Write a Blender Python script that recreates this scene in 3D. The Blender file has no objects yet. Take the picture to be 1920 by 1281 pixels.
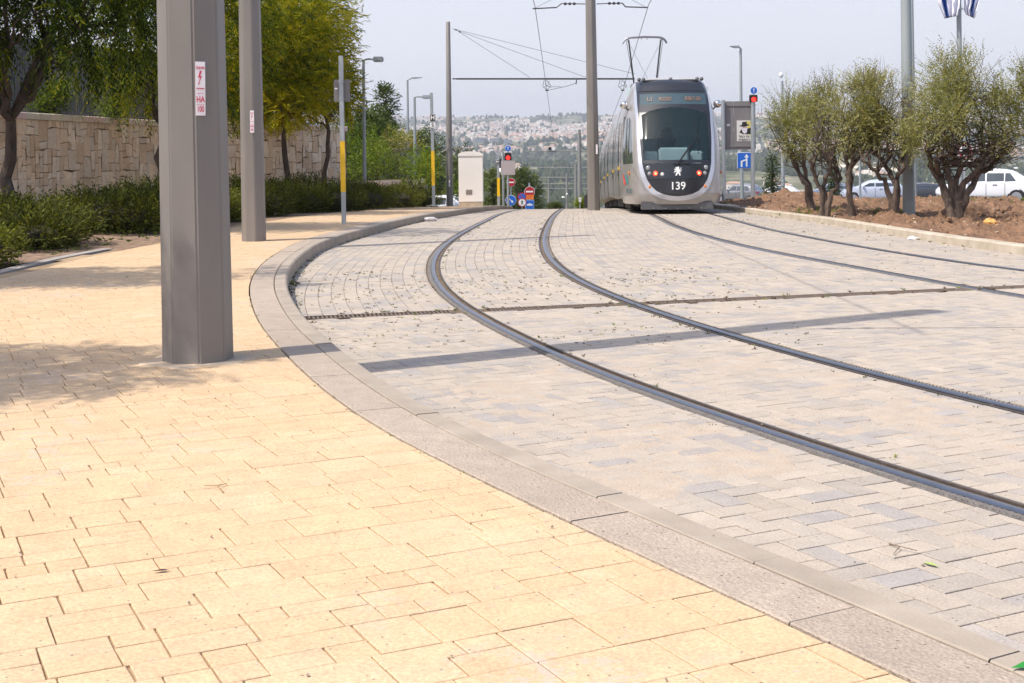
import bpy, bmesh, math, random
import numpy as np
from mathutils import Vector, Matrix, Euler
random.seed(7); RNG = np.random.default_rng(7)
R = math.radians
SC = bpy.context.scene
COL = SC.collection

# ------------------------------------------------------------------ camera
CAM_H, F_PX, ROLL, HOR = 1.24, 2400.0, 0.010, 308.0
cd = bpy.data.cameras.new('camera'); cam = bpy.data.objects.new('camera', cd); COL.objects.link(cam)
cd.sensor_width = 36.0; cd.lens = 36.0 * F_PX / 1920.0
cd.shift_x = 0.0; cd.shift_y = -(640.5 - HOR) / 1920.0
cd.clip_start = 0.05; cd.clip_end = 20000.0
_r = Vector((math.cos(ROLL), 0, -math.sin(ROLL))); _u = Vector((math.sin(ROLL), 0, math.cos(ROLL))); _b = Vector((0, -1, 0))
cam.matrix_world = Matrix(((_r.x, _u.x, _b.x, 0), (_r.y, _u.y, _b.y, 0), (_r.z, _u.z, _b.z, CAM_H), (0, 0, 0, 1)))
SC.camera = cam

# ------------------------------------------------------------------ sky and sun
SUN_EL, SUN_AZ = R(57.0), math.atan2(-0.857, -0.515)      # azimuth measured from +Y towards +X
SUNV = Vector((math.sin(SUN_AZ) * math.cos(SUN_EL), math.cos(SUN_AZ) * math.cos(SUN_EL), math.sin(SUN_EL)))
world = bpy.data.worlds.new("World"); SC.world = world; world.use_nodes = True
wn = world.node_tree; bg = wn.nodes['Background']
sky = wn.nodes.new('ShaderNodeTexSky'); sky.sky_type = 'NISHITA'; sky.sun_disc = False
sky.sun_elevation = SUN_EL; sky.sun_rotation = SUN_AZ; sky.altitude = 700
sky.air_density = 1.0; sky.dust_density = 4.0; sky.ozone_density = 1.5
# thin milky air low over the horizon, clear blue above
_tc = wn.nodes.new('ShaderNodeTexCoord'); _sx = wn.nodes.new('ShaderNodeSeparateXYZ'); wn.links.new(_tc.outputs['Generated'], _sx.inputs[0])
_mr = wn.nodes.new('ShaderNodeMapRange'); _mr.inputs[1].default_value = 0.10; _mr.inputs[2].default_value = 0.50; _mr.inputs[3].default_value = 0.85; _mr.inputs[4].default_value = 0.0
wn.links.new(_sx.outputs[2], _mr.inputs[0]); _mx = wn.nodes.new('ShaderNodeMixRGB'); wn.links.new(_mr.outputs[0], _mx.inputs[0]); wn.links.new(sky.outputs[0], _mx.inputs[1])
_mx.inputs[2].default_value = (3.95, 3.85, 4.15, 1)
wn.links.new(_mx.outputs[0], bg.inputs[0]); bg.inputs[1].default_value = 0.15
sd = bpy.data.lights.new('sun', 'SUN'); sd.energy = 3.2; sd.angle = R(0.5); sd.color = (1.0, 0.93, 0.83)
sun = bpy.data.objects.new('sun', sd); COL.objects.link(sun)
sun.rotation_mode = 'QUATERNION'; sun.rotation_quaternion = SUNV.to_track_quat('Z', 'Y'); sun.location = (0, 0, 30)
SC.view_settings.view_transform = 'Standard'; SC.view_settings.look = 'None'
SC.view_settings.exposure = 0.66; SC.view_settings.gamma = 1.0
SC.cycles.max_bounces = 8; SC.cycles.transparent_max_bounces = 12; SC.cycles.volume_bounces = 0
SC.cycles.use_denoising = True

# ------------------------------------------------------------------ helpers
def at(px, py, Y):
    """world point seen at photograph pixel (px, py) at depth Y"""
    a = (px - 960.0) / F_PX * Y; b = (HOR - py) / F_PX * Y
    return Vector((a * math.cos(ROLL) + b * math.sin(ROLL), Y, CAM_H - a * math.sin(ROLL) + b * math.cos(ROLL)))
def sm(a, b, x):
    t = np.clip((np.asarray(x, float) - a) / (b - a), 0, 1); return t * t * (3 - 2 * t)
def tag(o, label=None, cat=None, group=None, kind=None):
    if label: o['label'] = label
    if cat: o['category'] = cat
    if group: o['group'] = group
    if kind: o['kind'] = kind
    return o
def empty(name, loc, label=None, cat=None, group=None, rz=0.0):
    o = bpy.data.objects.new(name, None); COL.objects.link(o); o.location = loc; o.rotation_euler = (0, 0, rz)
    o.empty_display_size = 0.2
    return tag(o, label, cat, group)
def link(name, me, mats=(), parent=None, smooth=False, world_coords=False):
    o = bpy.data.objects.new(name, me); COL.objects.link(o)
    for m in (mats if isinstance(mats, (list, tuple)) else [mats]): me.materials.append(m)
    me.polygons.foreach_set('use_smooth', [bool(smooth)] * len(me.polygons))
    if parent is not None:
        o.parent = parent
        if world_coords:
            o.matrix_parent_inverse = (Matrix.Translation(parent.location) @ parent.rotation_euler.to_matrix().to_4x4()).inverted()
    return o
def np_mesh(name, V, Fc):
    """V (n,3), Fc list of arrays each (m,k)"""
    me = bpy.data.meshes.new(name); V = np.asarray(V, np.float32)
    me.vertices.add(len(V)); me.vertices.foreach_set('co', V.ravel())
    Fc = [np.asarray(f, np.int32) for f in (Fc if isinstance(Fc, list) else [Fc]) if len(f)]
    nl = sum(f.size for f in Fc); npoly = sum(len(f) for f in Fc)
    me.loops.add(nl); me.polygons.add(npoly)
    me.loops.foreach_set('vertex_index', np.concatenate([f.ravel() for f in Fc]))
    tot = np.concatenate([np.full(len(f), f.shape[1], np.int32) for f in Fc])
    st = np.concatenate([[0], np.cumsum(tot)[:-1]]).astype(np.int32)
    me.polygons.foreach_set('loop_start', st); me.polygons.foreach_set('loop_total', tot)
    me.update(calc_edges=True); me.validate()
    return me
def face_tint(me, cols):
    a = me.attributes.new('tint', 'FLOAT_COLOR', 'FACE')
    c = np.ones((len(me.polygons), 4), np.float32); c[:, :3] = cols
    a.data.foreach_set('color', c.ravel())
class MB:
    """collects simple shapes into one mesh"""
    def __init__(s): s.v = []; s.f = []; s.m = []; s.mi = 0
    def add(s, vs, fs):
        o = len(s.v); s.v += [tuple(v) for v in vs]; s.f += [tuple(i + o for i in f) for f in fs]; s.m += [s.mi] * len(fs); return s
    def box(s, c, d, M=None):
        x, y, z = [k / 2 for k in d]; c = Vector(c)
        vs = [Vector((a * x, b * y, e * z)) for a in (-1, 1) for b in (-1, 1) for e in (-1, 1)]
        if M is not None: vs = [M @ v for v in vs]
        vs = [v + c for v in vs]
        return s.add(vs, [(0, 1, 3, 2), (4, 6, 7, 5), (0, 4, 5, 1), (2, 3, 7, 6), (0, 2, 6, 4), (1, 5, 7, 3)])
    def bbox(s, c, d, b=0.01):
        """box with chamfered vertical and horizontal edges"""
        bm = bmesh.new(); bmesh.ops.create_cube(bm, size=1.0)
        for v in bm.verts: v.co = Vector((v.co.x * d[0], v.co.y * d[1], v.co.z * d[2]))
        bmesh.ops.bevel(bm, geom=bm.edges[:], offset=b, segments=2, affect='EDGES')
        bm.verts.index_update()
        s.add([v.co + Vector(c) for v in bm.verts], [[v.index for v in f.verts] for f in bm.faces]); bm.free(); return s
    def tube(s, pts, r, n=8, cap=True, ph=0.0):
        pts = [Vector(p) for p in pts]; rs = r if isinstance(r, (list, tuple)) else [r] * len(pts)
        T = []
        for i in range(len(pts)):
            a = pts[max(i - 1, 0)]; b = pts[min(i + 1, len(pts) - 1)]; T.append((b - a).normalized())
        ref = Vector((0, 0, 1)) if abs(T[0].z) < 0.9 else Vector((0, 1, 0))
        u = T[0].cross(ref).normalized(); vs = []; fs = []
        for i, p in enumerate(pts):
            u = (u - T[i] * u.dot(T[i])).normalized(); w = T[i].cross(u)
            for k in range(n):
                a = 2 * math.pi * k / n + ph; vs.append(p + (u * math.cos(a) + w * math.sin(a)) * rs[i])
        for i in range(len(pts) - 1):
            for k in range(n):
                a = i * n + k; b = i * n + (k + 1) % n; fs.append((a, b, b + n, a + n))
        if cap: fs.append(tuple(range(n - 1, -1, -1))); fs.append(tuple(range((len(pts) - 1) * n, len(pts) * n)))
        return s.add(vs, fs)
    def lathe(s, prof, c=(0, 0, 0), n=16, ph=0.0, M=None):
        vs = []; fs = []
        for r, z in prof:
            for k in range(n):
                a = 2 * math.pi * k / n + ph; v = Vector((r * math.cos(a), r * math.sin(a), z))
                if M is not None: v = M @ v
                vs.append(v + Vector(c))
        for i in range(len(prof) - 1):
            for k in range(n):
                a = i * n + k; b = i * n + (k + 1) % n; fs.append((a, b, b + n, a + n))
        fs.append(tuple(range(n - 1, -1, -1))); fs.append(tuple(range((len(prof) - 1) * n, len(prof) * n)))
        return s.add(vs, fs)
    def prism(s, poly, y0, y1, M=None):
        """polygon in (x,z) extruded from y0 (front) to y1"""
        n = len(poly); vs = [Vector((x, y0, z)) for x, z in poly] + [Vector((x, y1, z)) for x, z in poly]
        if M is not None: vs = [M @ v for v in vs]
        return s.add(vs, [tuple(range(n)), tuple(range(2 * n - 1, n - 1, -1))] + [(i, i + n, (i + 1) % n + n, (i + 1) % n) for i in range(n)])
    def ball(s, c, r, n=10, sq=(1, 1, 1)):
        vs = []; fs = []; m = n // 2
        for i in range(m + 1):
            a = math.pi * i / m
            for k in range(n):
                b = 2 * math.pi * k / n
                vs.append((c[0] + r * sq[0] * math.sin(a) * math.cos(b), c[1] + r * sq[1] * math.sin(a) * math.sin(b), c[2] + r * sq[2] * math.cos(a)))
        for i in range(m):
            for k in range(n):
                a = i * n + k; b = i * n + (k + 1) % n; fs.append((a, a + n, b + n, b))
        return s.add(vs, fs)
    def xf(s, fn, start=0):
        for i in range(start, len(s.v)): s.v[i] = tuple(fn(Vector(s.v[i])))
        return s
    def build(s, name, mats, parent=None, smooth=False, wc=False, flat_angle=None):
        me = bpy.data.meshes.new(name); me.from_pydata(s.v, [], s.f); me.validate(); me.update()
        bm = bmesh.new(); bm.from_mesh(me); bmesh.ops.recalc_face_normals(bm, faces=bm.faces[:]); bm.to_mesh(me); bm.free()
        if len(s.m) == len(me.polygons): me.polygons.foreach_set('material_index', s.m)
        o = link(name, me, mats, parent, smooth, wc)
        if smooth:
            try: me.set_sharp_from_angle(angle=R(flat_angle or 35))
            except Exception: pass
        return o
def text_mesh(name, body, size, mat, M, parent=None, bold=0.0, sx=1.0, align='CENTER', shear=0.0):
    c = bpy.data.curves.new('t', 'FONT'); c.body = body; c.size = size; c.align_x = align; c.align_y = 'CENTER'
    c.offset = bold; c.extrude = 0.0006; c.shear = shear
    o = bpy.data.objects.new('t', c); COL.objects.link(o); bpy.context.view_layer.update()
    me = bpy.data.meshes.new_from_object(o.evaluated_get(bpy.context.evaluated_depsgraph_get()))
    bpy.data.objects.remove(o); bpy.data.curves.remove(c)
    me.materials.clear(); me.transform(Matrix.Diagonal((sx, 1, 1, 1))); me.transform(M)
    return link(name, me, mat, parent)
FRONT = Matrix.Rotation(R(90), 4, 'X')        # text laid in XZ facing -Y
def Tm(x, y, z, rz=0.0): return Matrix.Translation((x, y, z)) @ Matrix.Rotation(rz, 4, 'Z') @ FRONT
def copy_tree(o, parent=None):
    c = o.copy(); COL.objects.link(c); c.parent = parent
    if parent is not None: c.matrix_parent_inverse = o.matrix_parent_inverse.copy()
    for ch in o.children: copy_tree(ch, c)
    return c

# ------------------------------------------------------------------ materials
def new_mat(name):
    m = bpy.data.materials.new(name); m.use_nodes = True; return m, m.node_tree, m.node_tree.nodes['Principled BSDF']
def nd(nt, typ, **kw):
    n = nt.nodes.new(typ)
    for k, v in kw.items():
        if k.startswith('i_'): n.inputs[k[2:].replace('_', ' ')].default_value = v
        else: setattr(n, k, v)
    return n
def mat(name, col, rough=0.6, metal=0.0, var=0.0, vscale=3.0, bump=0.0, bscale=40.0, col2=None, spec=0.5, emit=None, estr=0.0, coat=0.0, zs=1.0, bdist=0.01):
    """principled with procedural colour variation and bump"""
    m, nt, p = new_mat(name); L = nt.links
    p.inputs['Roughness'].default_value = rough; p.inputs['Metallic'].default_value = metal
    p.inputs['Specular IOR Level'].default_value = spec; p.inputs['Coat Weight'].default_value = coat
    tc = nd(nt, 'ShaderNodeTexCoord'); mp = nd(nt, 'ShaderNodeMapping'); mp.inputs['Scale'].default_value = (1, 1, zs)
    L.new(tc.outputs['Object'], mp.inputs[0])
    no = nd(nt, 'ShaderNodeTexNoise'); no.inputs['Scale'].default_value = vscale; no.inputs['Detail'].default_value = 6
    L.new(mp.outputs[0], no.inputs['Vector'])
    rp = nd(nt, 'ShaderNodeValToRGB'); rp.color_ramp.elements[0].position = 0.32; rp.color_ramp.elements[1].position = 0.68
    c2 = col2 or tuple(c * (1 - var) for c in col); c1 = col if col2 else tuple(min(1, c * (1 + var * 0.6)) for c in col)
    rp.color_ramp.elements[0].color = (*c2, 1); rp.color_ramp.elements[1].color = (*c1, 1)
    L.new(no.outputs[0], rp.inputs[0]); L.new(rp.outputs[0], p.inputs['Base Color'])
    if bump:
        nb = nd(nt, 'ShaderNodeTexNoise'); nb.inputs['Scale'].default_value = bscale; nb.inputs['Detail'].default_value = 4
        L.new(mp.outputs[0], nb.inputs['Vector'])
        bp = nd(nt, 'ShaderNodeBump'); bp.inputs['Strength'].default_value = bump; bp.inputs['Distance'].default_value = bdist
        L.new(nb.outputs[0], bp.inputs['Height']); L.new(bp.outputs[0], p.inputs['Normal'])
    if emit:
        p.inputs['Emission Color'].default_value = (*emit, 1); p.inputs['Emission Strength'].default_value = estr
    return m
def leaf_mat(name, cols, trans=0.35, rough=0.5):
    """leaf colour from the per-face tint attribute (x = hue pick, random leaf-to-leaf variation)"""
    m, nt, p = new_mat(name); L = nt.links
    at_ = nd(nt, 'ShaderNodeAttribute', attribute_name='tint')
    sp = nd(nt, 'ShaderNodeSeparateColor'); L.new(at_.outputs['Color'], sp.inputs[0])
    rp = nd(nt, 'ShaderNodeValToRGB'); el = rp.color_ramp.elements
    while len(el) < len(cols): el.new(0.5)
    for i, c in enumerate(cols): el[i].position = i / (len(cols) - 1); el[i].color = (*c, 1)
    L.new(sp.outputs[0], rp.inputs[0]); L.new(rp.outputs[0], p.inputs['Base Color'])
    p.inputs['Roughness'].default_value = max(rough, .6); p.inputs['Specular IOR Level'].default_value = 0.15
    tr = nd(nt, 'ShaderNodeBsdfTranslucent'); mx = nd(nt, 'ShaderNodeMixShader'); mx.inputs[0].default_value = trans
    hs = nd(nt, 'ShaderNodeMixRGB', blend_type='MULTIPLY'); hs.inputs[0].default_value = 1.0; hs.inputs[2].default_value = (1.6, 1.45, 0.35, 1)
    L.new(rp.outputs[0], hs.inputs[1]); L.new(hs.outputs[0], tr.inputs[0])
    L.new(p.outputs[0], mx.inputs[1]); L.new(tr.outputs[0], mx.inputs[2])
    L.new(mx.outputs[0], nt.nodes['Material Output'].inputs[0])
    return m
def paver_mat(name, dirt, speck, dirt_amt=0.5, streak=None, bs=160.0, bst=0.35, bd=0.004):
    """stone paver: own tint per slab, grain, specks, worn and dusty patches"""
    m, nt, p = new_mat(name); L = nt.links
    at_ = nd(nt, 'ShaderNodeAttribute', attribute_name='tint'); tc = nd(nt, 'ShaderNodeTexCoord')
    def noise(s, d=5, r=0.55):
        n = nd(nt, 'ShaderNodeTexNoise'); n.inputs['Scale'].default_value = s; n.inputs['Detail'].default_value = d
        n.inputs['Roughness'].default_value = r; L.new(tc.outputs['Object'], n.inputs['Vector']); return n
    def ramp(src, a, b, ca=0.0, cb=1.0):
        r = nd(nt, 'ShaderNodeMapRange'); r.inputs[1].default_value = a; r.inputs[2].default_value = b
        r.inputs[3].default_value = ca; r.inputs[4].default_value = cb; L.new(src, r.inputs[0]); return r.outputs[0]
    def mix(f, a, b, typ='MIX'):
        x = nd(nt, 'ShaderNodeMixRGB', blend_type=typ)
        for i, v in ((0, f), (1, a), (2, b)):
            if hasattr(v, 'links'): L.new(v, x.inputs[i])
            elif i == 0: x.inputs[0].default_value = v
            else: x.inputs[i].default_value = (*v, 1)
        return x.outputs[0]
    c = mix(ramp(noise(1.3).outputs[0], 0.45, 0.72, 0, dirt_amt), at_.outputs['Color'], dirt)     # broad dusty patches
    c = mix(1.0, c, mix(ramp(noise(9.0).outputs[0], 0.3, 0.7), (0.90, 0.90, 0.91), (1.05, 1.05, 1.04)), 'MULTIPLY')
    c = mix(1.0, c, mix(ramp(noise(110.0, 3).outputs[0], 0.3, 0.7), (0.80, 0.80, 0.80), (1.12, 1.12, 1.12)), 'MULTIPLY')
    c = mix(ramp(noise(26.0, 6, 0.7).outputs[0], 0.64, 0.72, 0, 0.8), c, speck)                      # small worn blotches
    vo = nd(nt, 'ShaderNodeTexVoronoi'); vo.inputs['Scale'].default_value = 24.0; L.new(tc.outputs['Object'], vo.inputs['Vector'])
    c = mix(ramp(vo.outputs['Distance'], 0.06, 0.11, 0.85, 0.0), c, tuple(k * 0.38 for k in speck))   # tiny dark specks
    if streak:
        c = mix(ramp(noise(0.55, 3).outputs[0], 0.53, 0.62, 0, 1.0), c, mix(ramp(noise(11.0, 6, .75).outputs[0], .52, .60, 0, .6), c, streak))
    L.new(c, p.inputs['Base Color']); p.inputs['Roughness'].default_value = 0.88; p.inputs['Specular IOR Level'].default_value = 0.25
    bp = nd(nt, 'ShaderNodeBump'); bp.inputs['Strength'].default_value = bst; bp.inputs['Distance'].default_value = bd
    L.new(noise(bs, 4).outputs[0], bp.inputs['Height']); L.new(bp.outputs[0], p.inputs['Normal'])
    return m

M_STEEL = mat('galvanised_steel', (0.42, 0.45, 0.47), 0.45, 0.6, 0.12, 14, zs=0.2)
M_POLE = mat('pole_paint_brown_grey', (0.202, 0.182, 0.166), 0.45, 0.0, 0.13, 3.0, 0.08, 60, zs=0.25)
M_POLE2 = mat('pole_paint_grey', (0.23, 0.225, 0.215), 0.5, 0.0, 0.06, 2.0, zs=0.25)
M_LAMP = mat('lamp_post_paint', (0.30, 0.33, 0.34), 0.5, 0.1, 0.08, 2.0, zs=0.3)
M_DARK = mat('dark_metal', (0.045, 0.045, 0.05), 0.5, 0.2, 0.1)
M_WIRE = mat('wire_bronze', (0.10, 0.09, 0.09), 0.5, 0.4, 0.1)
M_WHITE = mat('white_paint', (0.78, 0.78, 0.77), 0.45, 0, 0.04)
M_BLACK = mat('black_plastic', (0.018, 0.018, 0.02), 0.4, 0, 0.1)
M_BLUE = mat('sign_blue', (0.015, 0.13, 0.55), 0.4, 0, 0.05)
M_RED = mat('sign_red', (0.42, 0.02, 0.03), 0.4, 0, 0.05)
M_ORANGE = mat('sign_orange', (0.80, 0.20, 0.03), 0.5, 0, 0.05)
M_YEL = mat('marker_yellow', (0.85, 0.50, 0.015), 0.5, 0, 0.04, 8)
M_SIGNBACK = mat('sign_back_aluminium', (0.22, 0.205, 0.20), 0.55, 0.2, 0.06, 3)
M_STICK = mat('sticker_white', (0.80, 0.76, 0.79), 0.5, 0, 0.03)
M_STICKRED = mat('sticker_red', (0.55, 0.06, 0.10), 0.5, 0, 0.03)
M_KERB = mat('kerb_concrete', (0.385, 0.325, 0.26), 0.9, 0, 0.14, 5, 0.5, 90, col2=(0.30, 0.25, 0.20), bdist=0.005)
M_PINK = paver_mat('kerb_aggregate', (0.46, 0.385, 0.305), (0.27, 0.20, 0.155), 0.4, None, 90, .9, .009)
M_SAND = mat('joint_sand', (0.45, 0.34, 0.245), 1.0, 0, 0.2, 30, 0.8, 220, col2=(0.30, 0.225, 0.165), bdist=0.004)
M_JOINT = mat('joint_soil', (0.18, 0.125, 0.075), 1.0, 0, 0.3, 3, 0.6, 120, col2=(0.10, 0.07, 0.045), bdist=0.004)
M_JOINTY = mat('joint_sand_yellow', (0.42, 0.30, 0.18), 1.0, 0, 0.3, 3, 0.6, 120, col2=(0.22, 0.15, 0.09), bdist=0.004)
M_YPAVE = paver_mat('yellow_paver', (0.62, 0.49, 0.33), (0.40, 0.355, 0.35), 0.35, (0.47, 0.42, 0.40))
M_GPAVE = paver_mat('grey_paver', (0.50, 0.42, 0.335), (0.33, 0.30, 0.29), 0.55)
M_BARK = mat('bark', (0.10, 0.075, 0.06), 0.95, 0, 0.35, 9, 0.9, 22, col2=(0.045, 0.035, 0.028), zs=0.35, bdist=0.03)
M_OBARK = mat('olive_bark', (0.145, 0.105, 0.08), 0.95, 0, 0.35, 10, 1.0, 18, col2=(0.055, 0.04, 0.032), zs=0.4, bdist=0.03)
M_SOIL = mat('brown_soil', (0.29, 0.165, 0.095), 1.0, 0, 0.3, 2.2, 1.0, 18, col2=(0.15, 0.085, 0.05), bdist=0.07)
M_ASPH = mat('asphalt', (0.075, 0.075, 0.078), 0.9, 0, 0.15, 6, 0.4, 150)
# ------------------------------------------------------------------ ground heights
def drop(Y):
    Y = np.asarray(Y, float)
    return np.where(Y < 20.5, 0.0, np.where(Y < 74.7, 0.0006 * (Y - 20.5) ** 2, 1.762 + 0.065 * (Y - 74.7)))
def kerb_rise(Y):       # the sidewalk stands a kerb high above the track
    return 0.14 + 0.0 * np.asarray(Y, float)
def gz(Y): return -drop(Y)
def walk_z(X, Y): return -drop(Y) + kerb_rise(Y)

# ------------------------------------------------------------------ curves on the ground, read off the photograph
def px2g(pts, z=0.0):
    out = []
    for x, y in pts:
        Y = 20.0
        for _ in range(40):
            h = CAM_H + float(drop(Y)) - (z if not callable(z) else z(Y))
            Y = 0.5 * Y + 0.5 * F_PX * h / (y - HOR + ROLL * (x - 960))
        out.append(((x - 960) / F_PX * Y, Y))
    return np.array(out)
def resample(P, step=0.12):
    d = np.r_[0, np.cumsum(np.hypot(*np.diff(P, axis=0).T))]; n = max(2, int(d[-1] / step) + 1); t = np.linspace(0, d[-1], n)
    return np.stack([np.interp(t, d, P[:, 0]), np.interp(t, d, P[:, 1])], 1)
def smooth_curve(P, sig=1.0, step=0.12):
    P = resample(P, step); k = int(3 * sig / step); w = np.exp(-0.5 * (np.arange(-k, k + 1) * step / sig) ** 2); w /= w.sum()
    a = P[0] + (P[0] - P[1])[None] * np.arange(k, 0, -1)[:, None]; b = P[-1] + (P[-1] - P[-2])[None] * np.arange(1, k + 1)[:, None]
    Q = np.vstack([a, P, b]); return np.stack([np.convolve(Q[:, i], w, 'valid') for i in (0, 1)], 1)
def tang(C):
    T = np.gradient(C, axis=0); return T / np.linalg.norm(T, axis=1)[:, None]
def offs(C, d):
    T = tang(C); return C + np.stack([-T[:, 1], T[:, 0]], 1) * d      # positive = left when walking away
class Curve:
    def __init__(s, C): s.C = np.asarray(C); s.T = tang(s.C)
    def sd(s, P):
        P = np.atleast_2d(P); out = np.empty(len(P)); idx = np.empty(len(P), int)
        for a in range(0, len(P), 4000):
            q = P[a:a + 4000]; D = ((q[:, None, :] - s.C[None]) ** 2).sum(2); i = D.argmin(1); dv = q - s.C[i]
            out[a:a + 4000] = s.T[i, 0] * dv[:, 1] - s.T[i, 1] * dv[:, 0]; idx[a:a + 4000] = i
        return out, idx
L1 = [(1920,966),(1815,935),(1690,897),(1565,853),(1480,826),(1375,790),(1250,747),(1125,705),(1000,647.5),(939,620),(911,603),(873.7,582),(841.8,560),(821,539),(811.8,522.4),(808,503.6),(811.8,485),(825,466),(845.6,449.3),(873.7,432.5),(911,413.7),(935,402)]
R1 = [(1920,770),(1840,751),(1740,729),(1640,705),(1552,681),(1480,660),(1375,631),(1300,609),(1225,585),(1160,561),(1098.5,534.6),(1079.8,526),(1057.3,511),(1036.7,494),(1025.4,481),(1019,462),(1018,447.4),(1023.6,428.7),(1033,410)]
L2 = [(1920,557),(1837,544),(1738,526.5),(1639,507.5),(1560,494),(1477,479),(1417.5,467),(1358,453),(1298.8,436.4),(1259,422.6),(1219.6,402)]
R2 = [(1920,507.7),(1837,497.8),(1738,483),(1639,467),(1560,453.7),(1496.7,441.4),(1437.4,429.5),(1378,413.7),(1330.5,400.8)]
def rail_curve(px, far, near):
    g = px2g(px); a = g[0] + (g[0] - g[1]) / np.linalg.norm(g[0] - g[1]) * near
    return smooth_curve(np.vstack([[a], g, far]), 0.9)
FARL, FARR = 1.7, 5.46
def far_pts(x63, s=(44, 54, 63, 90, 130, 200)):
    return [(x63 - 0.04 * (63 - y), y) for y in s]
RL1 = rail_curve(L1, far_pts(FARL - 0.75), 5.0); RR1 = rail_curve(R1, far_pts(FARL + 0.75), 5.0)
RL2 = rail_curve(L2, far_pts(FARR - 0.75), 10.0); RR2 = rail_curve(R2, far_pts(FARR + 0.75), 10.0)
RAILS = [Curve(c) for c in (RL1, RR1, RL2, RR2)]
Bpx = [(1705,1281),(1440,1157),(1280,1080),(1005,955),(775,845),(640,765),(565,700),(490.6,620),(473.7,588),(463.4,548.6),(468,522),(486.8,496),(515,475.5),(552.4,455),(608.6,438),(664.8,425),(711.6,413.7),(775,402)]
gB = px2g(Bpx, lambda Y: float(kerb_rise(Y)))
gB = np.vstack([[gB[0] + (gB[0] - gB[1]) / np.linalg.norm(gB[0] - gB[1]) * 4.0], gB, [(-1.95, 33.0), (-1.25, 40.0), (-0.75, 48.0), (-0.1, 63), (2.0, 120)]])
B = smooth_curve(gB, 0.55); CB = Curve(B)
gK = px2g([(1920,479),(1805,463),(1698,446),(1635,435),(1540,418.6)])
gK = np.vstack([[gK[0] + (gK[0] - gK[1]) / np.linalg.norm(gK[0] - gK[1]) * 12.0], gK, [(6.05, 31.0), (6.35, 38.0), (6.9, 50.0), (7.4, 63.0), (9.7, 120.0)]])
K = smooth_curve(gK, 1.2); CK = Curve(K)
DR0 = px2g([(556, 597)])[0]; DR1 = px2g([(1920, 537.5)])[0]
_d = (DR1 - DR0) / np.linalg.norm(DR1 - DR0); DR1 = DR1 + _d * 1.9
DRN = np.array([-_d[1], _d[0]])

# ------------------------------------------------------------------ pavers: every slab is modelled, clipped at kerb, rails and drain
def clip_poly(poly, p, n):
    """keep the part of a convex polygon where (x-p).n >= 0"""
    out = []; m = len(poly)
    for i in range(m):
        a = poly[i]; b = poly[(i + 1) % m]; da = (a[0]-p[0])*n[0] + (a[1]-p[1])*n[1]; db = (b[0]-p[0])*n[0] + (b[1]-p[1])*n[1]
        if da >= 0: out.append(a)
        if da * db < 0:
            t = da / (da - db); out.append((a[0] + (b[0]-a[0])*t, a[1] + (b[1]-a[1])*t))
    return out
def clip_curve(polys, C, lo, hi, sides=(-1, 1)):
    """cut polygons near curve C; keep left of lo.. (side 1: d>=hi) and right (side -1: d<=lo)"""
    cen = np.array([np.mean(p[0], axis=0) for p in polys]); sd_, ix = C.sd(cen); res = []
    for (poly, dat), d, i in zip(polys, sd_, ix):
        t = C.T[i]; nrm = (-t[1], t[0]); c = C.C[i]
        if d > hi + 0.4 or d < lo - 0.4:
            if (d > 0 and 1 in sides) or (d < 0 and -1 in sides): res.append((poly, dat))
            continue
        if 1 in sides:
            q = clip_poly(poly, (c[0] + nrm[0]*hi, c[1] + nrm[1]*hi), nrm)
            if len(q) >= 3: res.append((q, dat))
        if -1 in sides:
            q = clip_poly(poly, (c[0] + nrm[0]*lo, c[1] + nrm[1]*lo), (-nrm[0], -nrm[1]))
            if len(q) >= 3: res.append((q, dat))
    return res
def area(p): return 0.5 * abs(sum(p[i][0]*p[(i+1)%len(p)][1] - p[(i+1)%len(p)][0]*p[i][1] for i in range(len(p))))
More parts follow.
